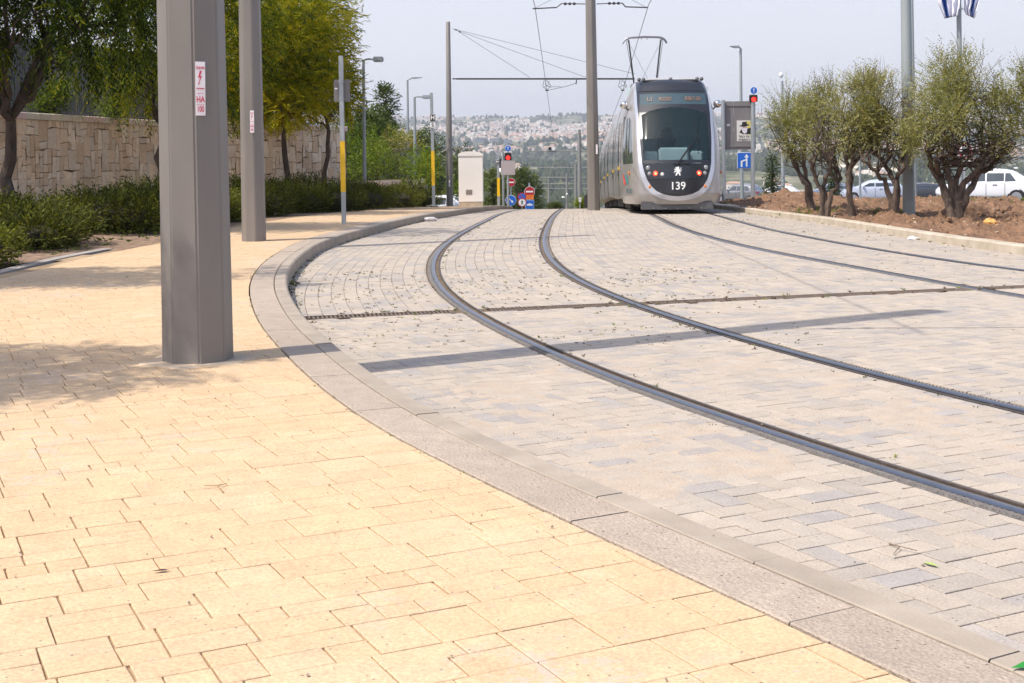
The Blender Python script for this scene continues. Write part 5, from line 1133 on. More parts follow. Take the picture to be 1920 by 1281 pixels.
# signs beyond the crest
signal(952.5, 293.5, 62, .34, .36, 'red tram signal above the grey plate left of the far signs')
disc_sign(952.5, 278.5, 62.2, .15, 'small round blue sign with white arrow over the red tram signal', 'arrowup', pole=at(950, 305, 62).z)
e, X, z = post('signal_post', 944, 390, 62, 284, .055, M_STEEL, 'galvanised post of the tram signal', 'post')
e, X, z = post('marker_post', 935, 390, 58, 275, .06, M_STEEL, 'slim yellow banded post with a small H plate, left of the red tram signal', 'post', sq=True); band(e, 934, 334, 368, 58, .06)
c = plate(e, 932.5, 303.5, 58, .19, .19, M_WHITE, 'letter_plate', -.085); mb = MB(); mb.box((c.x, -.094, c.z), (.17, .004, .17)); mb.build('black_field', M_BLACK, e); text_mesh('lettering', 'H', .15, M_WHITE, Tm(c.x, -.098, c.z), e, .007)
v = at(937.5, 310, 61); e = empty('position_light_signal', tuple(v), 'black upright signal with one white light beside the small H plate', 'signal'); mb = MB(); mb.bbox((0, 0, 0), (.14, .15, .62), .02); mb.build('housing', M_BLACK, e); mb = MB(); mb.box((0, -.08, -.22), (.06, .01, .16)); mb.build('white_light', mat('white_lamp_lit', (.9, .9, .8), .4, emit=(1, .95, .8), estr=1.0), e)
e, X, z = post('sign_plate_on_post', 953, 391, 56, 305, .05, M_STEEL, 'blank grey sign plate seen from behind below the red tram signal', 'sign'); a = rel(e, 952.7, 315, 56); mb = MB(); mb.bbox((a.x, -.06, a.z), (.62, .014, .62), .006); mb.build('plate', mat('plate_pinkish', (.40, .35, .345), .6, 0, .05), e)
disc_sign(958, 342, 76, .26, 'no entry sign beside the blank grey plate, the upper left one', 'noentry'); disc_sign(993, 359.5, 88, .36, 'no entry sign on top of the orange and blue plates', 'noentry')
disc_sign(958, 375.8, 74, .31, 'round blue keep right arrow sign below the left no entry sign', 'arrow'); disc_sign(978.8, 369.5, 86, .30, 'round red and blue no parking sign', 'nopark'); disc_sign(979, 379.8, 85, .29, 'round red rimmed sign with one walking figure under the no parking sign', 'ped')
v = at(993, 369.8, 87); e = empty('orange_plate', tuple(v), 'orange notice plate between the no entry sign and the blue tram sign', 'sign'); mb = MB(); mb.bbox((0, -.05, 0), (.56, .014, .30), .005); mb.build('plate', M_ORANGE, e)
mb = MB(); 
for k in range(3): mb.box((0, -.058, .08 - .08*k), (.36 - .05*k, .004, .02))
mb.build('text_lines', mat('dark_orange_print', (.35, .08, .02), .6), e)
v = at(993, 384, 86.6); e = empty('tram_sign', tuple(v), 'square blue sign with a white tram picture', 'traffic sign'); mb = MB(); mb.bbox((0, -.05, 0), (.60, .014, .66), .006); mb.build('plate_rim', M_WHITE, e); mb = MB(); mb.box((0, -.06, 0), (.56, .006, .62)); mb.build('plate', M_BLUE, e)
mb = MB(); mb.prism([(-.2, -.06), (.2, -.06), (.2, .01), (.13, .06), (-.13, .06), (-.2, .01)], -.068, -.064); mb.prism([(-.02, .06), (.02, .06), (.05, .11), (.0, .12), (-.05, .11)], -.068, -.064); mb.build('tram_picture', M_WHITE, e)
e, X, z = post('sign_post', 993, 400, 88.2, 343, .06, M_STEEL, 'grey post carrying the no entry, orange and blue tram signs', 'post')
# round mirror seen from behind, left
v = at(800, 300, 66); e = empty('road_mirror', (v.x, 66, at(800, 372, 66).z), 'dark round road mirror on a post behind the H post', 'mirror'); mb = MB(); mb.tube([(0, 0, 0), (0, 0, v.z - e.location.z)], .04, 8); mb.build('post', M_STEEL, e); mb = MB(); mb.lathe([(.15, -.02), (.15, .02)], (0, 0, 0), 18, M=Matrix.Translation((0, -.05, v.z - e.location.z)) @ Matrix.Rotation(R(90), 4, 'X')); mb.build('disc', M_DARK, e)
# black upright cabinet and small device near the centre mast
v = at(1101, 377, 48); e = empty('points_cabinet', (v.x, 48, gzc(0, 48)), 'narrow black rounded box just left of the mast between the tracks', 'cabinet'); mb = MB(); h = v.z - e.location.z
prof = [(-.11, h-.24), (.11, h-.24), (.11, h+.16), (.06, h+.24), (-.06, h+.24), (-.11, h+.16)]; mb.prism(prof, -.1, .1); mb.build('housing', M_DARK, e); mb = MB(); mb.tube([(0, 0, 0), (0, 0, h - .24)], .05, 8); mb.build('post', M_STEEL, e)
v = at(1087.5, 374.5, 60); e = empty('number_plate_post', (v.x, 60, gzc(0, 60)), 'small white plate on a thin stand at the foot of the far mast', 'sign'); h = v.z - e.location.z; mb = MB(); mb.tube([(0, 0, 0), (0, 0, h)], .03, 8); mb.build('post', M_STEEL, e); mb = MB(); mb.bbox((0, -.04, h), (.13, .012, .2), .003); mb.build('plate', M_WHITE, e); text_mesh('lettering', 'G', .1, M_DARK, Tm(0, -.048, h), e)
# cream electrical cabinet on a stone plinth
Yc = 41.0; a = at(861, 378.5, Yc); b = at(905.5, 292, Yc); zb = float(walk_z(0, Yc)); e = empty('electrical_cabinet', ((a.x+b.x)/2, Yc, zb), 'tall cream electrical cabinet with a curved lid on a low plinth', 'cabinet'); w = b.x - a.x; za = a.z - zb; zt = b.z - zb
M_CREAM = mat('cream_paint', (.82, .78, .73), .6, 0, .05, 1.2); mb = MB(); mb.bbox((0, 0, (za+zt)/2), (w, .62, zt-za), .01); mb.build('body', M_CREAM, e)
mb = MB(); n = 12; mb.prism([(-w*.52, zt - .01), (w*.52, zt - .01)] + [(w*.52*math.cos(math.pi*k/n), zt + .02 + .12*math.sin(math.pi*k/n)) for k in range(n+1)], -.33, .33); mb.build('lid', M_CREAM, e, True)
mb = MB(); mb.bbox((0, 0, (za-.1)/2), (w*1.0, .60, za + .1), .01); mb.build('plinth', mat('plinth_stone', (.46, .38, .29), .9, 0, .15, 6), e)
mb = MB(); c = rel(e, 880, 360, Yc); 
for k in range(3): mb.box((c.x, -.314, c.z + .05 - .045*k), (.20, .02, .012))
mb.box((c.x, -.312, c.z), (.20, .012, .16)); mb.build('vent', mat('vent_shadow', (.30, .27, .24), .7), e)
mb = MB(); mb.box((w/2 + .004, -.1, zt - .35), (.012, .03, .14)); mb.build('latch', M_DARK, e)
# ------------------------------------------------------------------ tram
TY = 33.0; TX = 4.27; THEAD = math.atan(0.044); tcos, tsin = math.cos(THEAD), math.sin(THEAD)
tram = empty('tram', (TX, TY, gzc(0, TY)), 'silver articulated tram numbered 139 with a raised pantograph, coming over the crest', 'tram')
def tw(v):
    """tram coordinates (x right, s back along the track, z up) to the tram root's frame, bending with the road's profile"""
    s = v.y; X = v.x*tcos + s*tsin; Y = -v.x*tsin + s*tcos; return Vector((X, Y, v.z*1.035 - float(drop(TY + Y)) + float(drop(TY))))
def soff(x):
    x = abs(x)
    if x <= .95: return .22*(x/.95)**2
    a = min(1.0, (x - .95)/.375); return .22 + .17*a + 1.5*a**3
_nz = [.25, .33, .5, .9, 1.28, 1.9, 2.6, 3.1, 3.4, 3.5]; _nn = [.10, .05, 0, .03, .12, .35, .80, 1.25, 1.60, 1.85]
def nose(z): return float(np.interp(z, _nz, _nn))
_wz = [.25, .45, 1.6, 2.5, 3.08, 3.4, 3.5]; _ww = [.95, .99, 1.0, .955, .87, .80, .755]
def wz(z): return float(np.interp(z, _wz, _ww))
_iz = [.45, .46, .50, .58, .70, .87, 1.10, 1.28, 1.9, 2.8, 3.3, 3.5]; _ix = [0, .17, .37, .54, .67, .78, .86, .895, .935, .955, .945, .925]
def xin(z): return 0.0 if z <= .45 else float(np.interp(z, _iz, _ix))
_oz = [.33, .345, .40, .50, .64, .84, 1.08, 1.28, 1.9, 2.8, 3.3, 3.5]; _ox = [0, .20, .46, .66, .80, .90, .965, .99, 1.015, 1.025, 1.005, .975]
def xout(z): return 0.0 if z <= .33 else float(np.interp(z, _oz, _ox))
def sf(x, z): return nose(z) + soff(x/wz(z))
def grid_part(name, rows, xf_, nu, mt, parent, out=0.0, smooth=True, cond=None, thick=True):
    vs = []; fs = []
    for z in rows:
        for k in range(nu+1): x, s = xf_(z, k/nu); vs.append(tw(Vector((x, s - out, z))))
    n = nu + 1
    for i in range(len(rows)-1):
        for k in range(nu):
            if cond is None or cond((rows[i]+rows[i+1])/2, (k+.5)/nu): fs.append((i*n+k, i*n+k+1, (i+1)*n+k+1, (i+1)*n+k))
    mb = MB(); mb.add(vs, fs); o = mb.build(name, mt, parent, smooth); bm = bmesh.new(); bm.from_mesh(o.data); bmesh.ops.remove_doubles(bm, verts=bm.verts[:], dist=1e-4); bmesh.ops.recalc_face_normals(bm, faces=bm.faces[:]); bm.to_mesh(o.data); bm.free()
    if smooth: o.data.polygons.foreach_set('use_smooth', [True]*len(o.data.polygons))
    return o
M_SILVER = mat('tram_silver', (.37, .35, .335), .30, .35, .05, 2, coat=.3); M_SILVER2 = mat('tram_band_silver', (.55, .56, .61), .28, .5, .03, 2, coat=.4)
M_TBLACK = mat('tram_black_panel', (.022, .023, .028), .32, 0, .1, coat=.15); M_TGREY = mat('tram_skirt_grey', (.10, .10, .105), .5, .1, .1); M_UNDER = mat('underframe', (.03, .028, .026), .9)
M_BELL = mat('bellows', (.05, .05, .055), .8)
def glass_mat(name, tint, tr=.55, rough=.03):
    m, nt, p = new_mat(name); L = nt.links; p.inputs['Base Color'].default_value = (*tint, 1); p.inputs['Roughness'].default_value = rough; p.inputs['Metallic'].default_value = 0; p.inputs['Specular IOR Level'].default_value = .8
    t = nd(nt, 'ShaderNodeBsdfTransparent'); t.inputs[0].default_value = (.62, .74, .76, 1); mx = nd(nt, 'ShaderNodeMixShader'); mx.inputs[0].default_value = tr; L.new(p.outputs[0], mx.inputs[1]); L.new(t.outputs[0], mx.inputs[2]); L.new(mx.outputs[0], nt.nodes['Material Output'].inputs[0]); return m
M_WIND = glass_mat('windscreen_glass', (.05, .08, .10), .80); M_SIDEGL = mat('side_window_glass', (.06, .075, .075), .05, 0, .2, 1.0, spec=.9, coat=.5)
rows = sorted(set([.25, .29, .31, .33, .336, .345, .36, .38, .40, .43, .45, .455, .46, .48, .50, .54, .58, .64, .70, .78, .87, .98, 1.08, 1.18, 1.28] + list(np.linspace(1.28, 3.5, 32))))
for sd_ in (-1, 1):
    def bodyx(z, u, sd_=sd_):
        xo = xout(z); xm = 1.325*wz(z)
        if u <= .8: t = 1 - (1 - u/.8)**1.7; x = xo + (xm - xo)*t; return (sd_*x, sf(x, z))
        return (sd_*xm, sf(xm, z) + (3.4 - sf(xm, z))*(u-.8)/.2)
    # cab side window cut out of the body grid
    def win(z, u): return 1.26 + .10*max(0, (u-.3)) < z < 2.55 - .3*max(0, .55 - u) and .20 < u < .80
    grid_part('cab_side', rows, bodyx, 40, M_SILVER, tram, cond=lambda z, u: not (win(z, u)))
    grid_part('cab_side_window', rows, bodyx, 40, M_SIDEGL, tram, out=-.012, cond=win)
    grid_part('silver_band', rows, lambda z, u, sd_=sd_: (sd_*(xin(z) + (xout(z)-xin(z))*u), sf(xin(z) + (xout(z)-xin(z))*u, z)), 5, M_SILVER2, tram, out=.018)
# black nose panel, light panel, windscreen, upper panel
def fr(z, u): x = (2*u-1)*xin(z); return (x, sf(x, z))
grid_part('nose_panel', [z for z in rows if .449 <= z <= .88] + [.878], fr, 24, M_TBLACK, tram, .006) 
grid_part('light_panel', [.885, .98, 1.08, 1.18, 1.27], fr, 24, M_TBLACK, tram, .010)
def archz(x): return 2.32 + .40*math.sqrt(max(0, 1 - (x/1.0)**2)) if abs(x) < 1 else 2.3
wr = list(np.linspace(1.28, 3.16, 96))
def isglass(z, u): x = (2*u-1)*xin(z); return (1.36 < z < archz(x) and abs(x) < .86)
def isdisp(z, u): x = (2*u-1)*xin(z); return 2.80 < z < 3.10 and abs(x) < .88
grid_part('windscreen_surround', wr, fr, 110, M_TBLACK, tram, .004, cond=lambda z, u: not isglass(z, u) and not isdisp(z, u)); grid_part('windscreen', wr, fr, 110, M_WIND, tram, .008, cond=isglass)
dp = grid_part('destination_display', wr, fr, 110, mat('display_glass', (.045, .075, .085), .12, 0, .1, 3, coat=.6), tram, .006, cond=isdisp)
grid_part('upper_panel', [3.175, 3.25, 3.32, 3.4, 3.46, 3.5], fr, 24, M_TBLACK, tram, .006)
# roof of the cab, with its light fairing on top
mb = MB(); vs = []; zr = 3.5; nn_ = 20
for k in range(nn_+1): x = (2*k/nn_-1)*1.325*wz(zr); vs += [tw(Vector((x, sf(x, zr), zr))), tw(Vector((x, 3.4, zr)))]
mb.add(vs, [(2*k, 2*k+2, 2*k+3, 2*k+1) for k in range(nn_)]); mb.build('cab_roof', M_SILVER, tram)
fa = MB()
for x0, x1 in ((-.62, -.05), (.05, .62)): fa.box(((x0+x1)/2, 2.05, 3.535), (x1-x0, .25, .05))
fa.xf(tw); fa.build('roof_fairing', mat('fairing_pale', (.70, .70, .72), .4), tram); fa = MB()
for x in (-.86, -.74, 0, .72, .84): fa.ball((x, 1.98, 3.52), .055, 8)
fa.box((0, 2.05, 3.49), (1.5, .3, .03)); fa.xf(tw); fa.build('roof_equipment', M_TGREY, tram)
# apron below the nose
mb = MB(); mb.bbox((0, .42, .205), (1.86, .5, .19), .015); mb.xf(tw); ap = mb.build('apron', M_TGREY, tram)
mb = MB()
for k in range(5): mb.ball((-.62 + .31*k, .165, .15), .018, 6)
mb.xf(tw); mb.build('apron_bolts', M_STEEL, ap)
# lights
def tball(x, z, r, mt, nm, depth=.03, parent=tram, fl=.4):
    s = sf(x, z); mb = MB(); mb.ball((0, 0, 0), r, 14, (1, fl, 1)); mb.xf(lambda v: tw(v + Vector((x, s - depth, z)))); return mb.build(nm, mt, parent, True)
M_REDL = mat('red_lamp_lit', (.8, .02, .01), .3, emit=(1, .06, .02), estr=1.2); M_AMB = mat('amber_lamp', (.75, .22, .02), .35); M_LENS = mat('clear_lens', (.35, .37, .38), .15, .3); M_REDC = mat('red_lamp_core', (.9, .4, .1), .3, emit=(1, .45, .2), estr=1.8)
for sx in (-1, 1):
    o = tball(sx*.56, 1.02, .066, M_REDL, 'tail_light', .012); tball(sx*.56, 1.02, .028, M_REDC, 'lamp_core', .045, o)
    tball(sx*.715, 1.02, .05, M_LENS, 'clear_lamp', .012); tball(sx*.745, 1.16, .06, M_LENS, 'clear_lamp', .012)
    tball(sx*.71, .69, .038, M_AMB, 'amber_marker', .022)
    x = 1.20; s = sf(x, 1.02); mb = MB(); mb.ball((sx*(x + .015), s, 1.04), .045, 8, (.5, 1, 1)); mb.xf(tw); mb.build('side_indicator', M_AMB, tram)
tball(-.39, 1.00, .048, mat('white_headlamp', (.7, .68, .66), .25), 'head_lamp', .012)
# mirror cameras: chromed balls on stalks
for sx in (-1, 1):
    mb = MB(); s = nose(2.85) + 1.1; mb.tube([(sx*1.13, s, 2.70), (sx*1.24, s - .05, 2.80)], .02, 8); mb.xf(tw); st_ = mb.build('mirror_stalk', M_TGREY, tram)
    mb = MB(); mb.ball((sx*1.27, s - .08, 2.86), .105, 16, (1.1, 1.2, 1)); mb.xf(tw); mb.build('mirror_housing', mat('chrome_ball', (.72, .70, .68), .12, .9), st_, True)
# number, badge, display text: laid on the curved nose
def on_nose(o, out):
    bm = bmesh.new(); bm.from_mesh(o.data); bmesh.ops.triangulate(bm, faces=bm.faces[:]); bmesh.ops.subdivide_edges(bm, edges=[e_ for e_ in bm.edges if e_.calc_length() > .05], cuts=1); bmesh.ops.triangulate(bm, faces=bm.faces[:]); bm.to_mesh(o.data); bm.free()
    for v in o.data.vertices: x, y, z = v.co; q = tw(Vector((x, sf(x, z) - out + y*.2, z))); v.co = q
t_ = text_mesh('fleet_number', '139', .27, M_WHITE, Matrix.Translation((0, 0, .70)) @ FRONT, tram, .0035); on_nose(t_, .045)
M_LED = mat('display_amber', (.22, .13, .09), .5)
for s_, x_, w_ in (('L1', -.62, 1.0), ('תונכוסה', -.22, .62), ('RB/130', .52, .95)): t_ = text_mesh('display_text', s_, .155, M_LED, Matrix.Translation((x_, 0, 2.95)) @ FRONT, dp, .002, w_); 
for t_ in list(dp.children):
    on_nose(t_, .030)
LION = [(-.02, .10), (.03, .115), (.05, .09), (.035, .07), (.055, .05), (.06, .0), (.045, -.03), (.075, -.06), (.06, -.085), (.085, -.11), (.04, -.11), (.035, -.08), (.01, -.055), (-.01, -.07), (-.02, -.11), (-.065, -.11), (-.05, -.09), (-.045, -.055), (-.02, -.03), (-.03, -.005), (-.06, -.02), (-.085, -.04), (-.095, -.02), (-.06, .01), (-.035, .025), (-.07, .03), (-.09, .05), (-.075, .06), (-.04, .05), (-.045, .075), (-.06, .09), (-.035, .095)]
TAIL = [(.06, -.02), (.09, -.01), (.10, .03), (.085, .06), (.105, .085), (.09, .095), (.07, .06), (.082, .03), (.075, .0), (.055, -.005)]
mb = MB(); mb.prism([(x, z) for x, z in LION], -.001, .001); mb.prism(TAIL, -.001, .001); mb.xf(lambda v: Vector((v.x*1.0 - .0, v.y, v.z + 1.075))); o = mb.build('lion_badge', M_WHITE, tram)
bm = bmesh.new(); bm.from_mesh(o.data); bmesh.ops.triangulate(bm, faces=bm.faces[:]); bm.to_mesh(o.data); bm.free(); on_nose(o, .040)
# wiper
mb = MB()
def wp(x, z, o_=.04): return tw(Vector((x, sf(x, z) - o_, z)))
for dx in (0, .03): mb.tube([wp(-.02 + dx, 1.24, .05), wp(.22 + dx, 1.55), wp(.40 + dx, 1.76)], .011, 6)
mb.tube([wp(.40, 1.76), wp(.55, 1.95)], .010, 5); mb.tube([wp(.56, 1.50, .03), wp(.58, 1.95, .03), wp(.50, 2.35, .03)], .008, 5); mb.tube([wp(-.1, 1.26, .03), wp(.32, 1.27, .03)], .02, 6); mb.build('wiper', M_BLACK, tram)
# cab interior seen through the windscreen
M_CABL = mat('cab_trim_pale', (.75, .80, .80), .6, 0, .05); M_CABD = mat('cab_seat_dark', (.02, .022, .03), .7); M_CABW = mat('cab_wall', (.52, .64, .68), .7, 0, .08)
mb = MB(); mb.box((0, 3.2, 1.9), (2.3, .05, 3.0)); mb.box((0, 2.2, 1.0), (2.0, 2.2, .05)); mb.xf(tw); mb.build('cab_rear_wall', M_CABW, tram)
mb = MB(); mb.bbox((-.02, 1.15, 1.48), (.78, .5, .42), .04); mb.bbox((-.62, 1.3, 1.42), (.36, .5, .36), .03); mb.bbox((.60, 1.3, 1.40), (.30, .5, .40), .03); mb.xf(tw); mb.build('dashboard', M_CABL, tram)
mb = MB(); mb.bbox((-.12, 2.0, 1.75), (.52, .16, .62), .07); mb.bbox((-.12, 2.0, 2.12), (.28, .14, .26), .05); mb.bbox((-.12, 1.75, 1.45), (.5, .5, .15), .05); mb.xf(tw); mb.build('driver_seat', M_CABD, tram)
mb = MB(); mb.ball((.06, 1.0, 1.72), .06, 8, (.8, .6, 1.2)); mb.box((.66, 1.1, 1.95), (.03, .03, 1.0)); mb.xf(tw); mb.build('cab_fittings', M_CABD, tram)
# the cars behind the cab: five modules with windows, doors and gangways
def section(s0, s1, name='body_shell'):
    prof = [(.98, .30), (1.30, .42), (1.325, .8), (1.325, 1.6), (1.295, 2.3), (1.24, 2.65), (1.14, 3.0), (1.02, 3.3), (.9, 3.42)]; pr = prof + [(-x, z) for x, z in prof[::-1]]; vs = []; fs = []; n = len(pr); m = max(2, int((s1-s0)/1.0)+1)
    for i in range(m+1):
        s = s0 + (s1-s0)*i/m
        for x, z in pr: vs.append(tw(Vector((x, s, z))))
    for i in range(m):
        for k in range(n): fs.append((i*n+k, i*n+(k+1) % n, (i+1)*n+(k+1) % n, (i+1)*n+k))
    fs.append(tuple(range(n))); fs.append(tuple(range(m*n+n-1, m*n-1, -1))); mb = MB(); mb.add(vs, fs); o = mb.build(name, M_SILVER, tram); 
    o.data.polygons.foreach_set('use_smooth', [True]*len(o.data.polygons)); o.data.set_sharp_from_angle(angle=R(28)); return o
def xs_(z): return float(np.interp(z, [.42, .8, 1.6, 2.3, 2.65], [1.30, 1.325, 1.325, 1.295, 1.24]))
def side_panel(nm, s0, s1, z0, z1, mt, parent, out=.006):
    for sx in (1, -1):
        mb = MB(); vs = []; Zs = np.linspace(z0, z1, 5)
        for s in np.linspace(s0, s1, 4):
            for z in Zs: vs.append(tw(Vector((sx*(xs_(z) + out), s, z))))
        mb.add(vs, [(i*5+k, i*5+k+1, (i+1)*5+k+1, (i+1)*5+k) for i in range(3) for k in range(4)]); o = mb.build(nm, mt, parent)
    return o
M_TWIN = mat('tram_window', (.27, .275, .285), .12, .3, .15, .6, spec=.8, coat=.5); M_SEAM = mat('door_seam_rubber', (.02, .02, .022), .7)  # pane base lightened: grey of reflected sky and hills is put into the colour
mods = [(3.4, 7.6), (8.1, 13.4), (13.9, 18.2), (18.7, 24.0), (24.5, 30.0)]
for k, (a_, b_) in enumerate(mods):
    sh_ = section(a_, b_); L_ = b_ - a_; nw = 4 if L_ > 4.5 else 3; wdt = L_/nw
    for w in range(nw):
        s0, s1 = a_ + w*wdt + .06, a_ + (w+1)*wdt - .06; door = (w == 1)
        if door:
            side_panel('door', s0, s1, .40, 2.55, M_SILVER, sh_, .012); side_panel('door_window', s0 + .08, (s0+s1)/2 - .03, 1.0, 2.42, M_TWIN, sh_, .018); side_panel('door_window', (s0+s1)/2 + .03, s1 - .08, 1.0, 2.42, M_TWIN, sh_, .018)
            for ss in (s0, (s0+s1)/2, s1): side_panel('door_seam', ss - .018, ss + .018, .40, 2.56, M_SEAM, sh_, .022)
            for sx in (-1, 1): mb = MB(); mb.box((sx*(1.325 + .02), s0 - .10, 1.22), (.02, .04, .10)); mb.xf(tw); mb.build('door_button', M_YEL, sh_)
        else: side_panel('side_window', s0, s1, 1.18, 2.45, M_TWIN, sh_)
    mb = MB(); mb.bbox((0, (a_+b_)/2, 3.52), (1.5, L_*.75, .26), .06); mb.xf(tw); mb.build('roof_box', M_SILVER, sh_)
    mb = MB(); mb.box((0, (a_+b_)/2, .25), (2.1, L_*.9, .35)); mb.xf(tw); mb.build('underframe', M_UNDER, sh_)
prev = 3.4
for (a_, b_), (c_, d_) in zip(mods[:-1], mods[1:]):
    mb = MB()
    for q in range(5): mb.box((0, b_ + .05 + q*.10, 1.72), (2.1 - .06*(q % 2), .06, 2.6)) 
    mb.xf(tw); mb.build('gangway', M_BELL, tram)
mb = MB(); mb.box((0, 1.9, .30), (2.0, 2.6, .25)); mb.xf(tw); mb.build('underframe', M_UNDER, tram)
# bogie wheels
for sc_ in (5.5, 16.0, 27.0):
    for ds in (-.9, .9):
        for sx in (-1, 1): mb = MB(); mb.lathe([(.29, -.06), (.29, .06)], (0, 0, 0), 20, M=Matrix.Translation((sx*.75, sc_ + ds, .29)) @ Matrix.Rotation(R(90), 4, 'Y')); mb.xf(tw); mb.build('wheel', M_DARK, tram)
# side emblem: red and teal strokes with lettering
def side_pt(x, z, out=.012): return tw(Vector((-x - out, sf(x, z) - out, z)))
for nm, cs_, mt in (('red_stroke', [(1.322, 1.00), (1.308, 1.03), (1.27, .80), (1.28, .72), (1.30, .76)], mat('emblem_red', (.65, .06, .05), .5)), ('teal_stroke', [(1.285, 1.02), (1.255, .98), (1.22, .78), (1.245, .76)], mat('emblem_teal', (.03, .28, .32), .5))):
    mb = MB(); mb.add([side_pt(s, z) for s, z in cs_], [tuple(range(len(cs_)))]); mb.build(nm, mt, tram)
t_ = text_mesh('emblem_lettering', 'YOO', .17, mat('emblem_letter', (.04, .22, .26), .5), Matrix.Translation((0, 0, .58)) @ FRONT, tram)
if True:
    for v in t_.data.vertices: x, y, z = v.co; v.co = side_pt(1.20 - x*.36, z)
# pantograph
SP = 13.5; pz = 3.55; hz = (1.24 + .099*46.5 + float(drop(46.5)) - .03)/1.035 - .03
pe = MB(); 
for sx in (-1, 1): pe.tube([(sx*.30, SP + .1, pz), (sx*.58, SP, hz - .08)], .028, 8); pe.tube([(sx*.30 + .03, SP + .2, pz + .1), (sx*.66, SP + .06, hz - .1)], .010, 5)
pe.tube([(-.34, SP + .08, pz + .5), (.34, SP + .08, pz + .5)], .016, 6); pe.tube([(0, SP, pz), (0, SP + .08, pz + .5)], .018, 6); pe.tube([(-.33, SP + .08, pz + .55), (.5, SP, hz - .3)], .005, 4); pe.tube([(.33, SP + .08, pz + .55), (-.5, SP, hz - .3)], .005, 4)
pe.xf(tw); pn = pe.build('pantograph', M_DARK, tram, True)
mb = MB(); pts = [(-.80, -.20), (-.72, -.08), (-.62, -.02), (-.5, .01), (0, .03), (.5, .01), (.62, -.02), (.72, -.08), (.80, -.20)]
for ds in (-.14, .14): mb.tube([(x, SP + ds, hz + z) for x, z in pts], .022, 6)
for x in (-.6, .6): mb.box((x, SP, hz - .05), (.04, .32, .12))
for x in (-.12, .08): mb.box((x, SP - .14, hz - .03), (.03, .03, .10))
mb.xf(tw); mb.build('collector_head', mat('collector_grey', (.22, .22, .24), .4, .5), pn, True)
mb = MB(); mb.box((0, SP + .1, pz - .03), (.9, 1.2, .08)); mb.xf(tw); mb.build('pantograph_base', M_TGREY, pn)
mb = MB(); pz2 = 3.6; mb.tube([(-.4, 26, pz2), (-.5, 25.6, pz2 + .35), (.5, 25.6, pz2 + .35), (.4, 26, pz2)], .03, 6); mb.xf(tw); mb.build('folded_pantograph', M_DARK, tram)

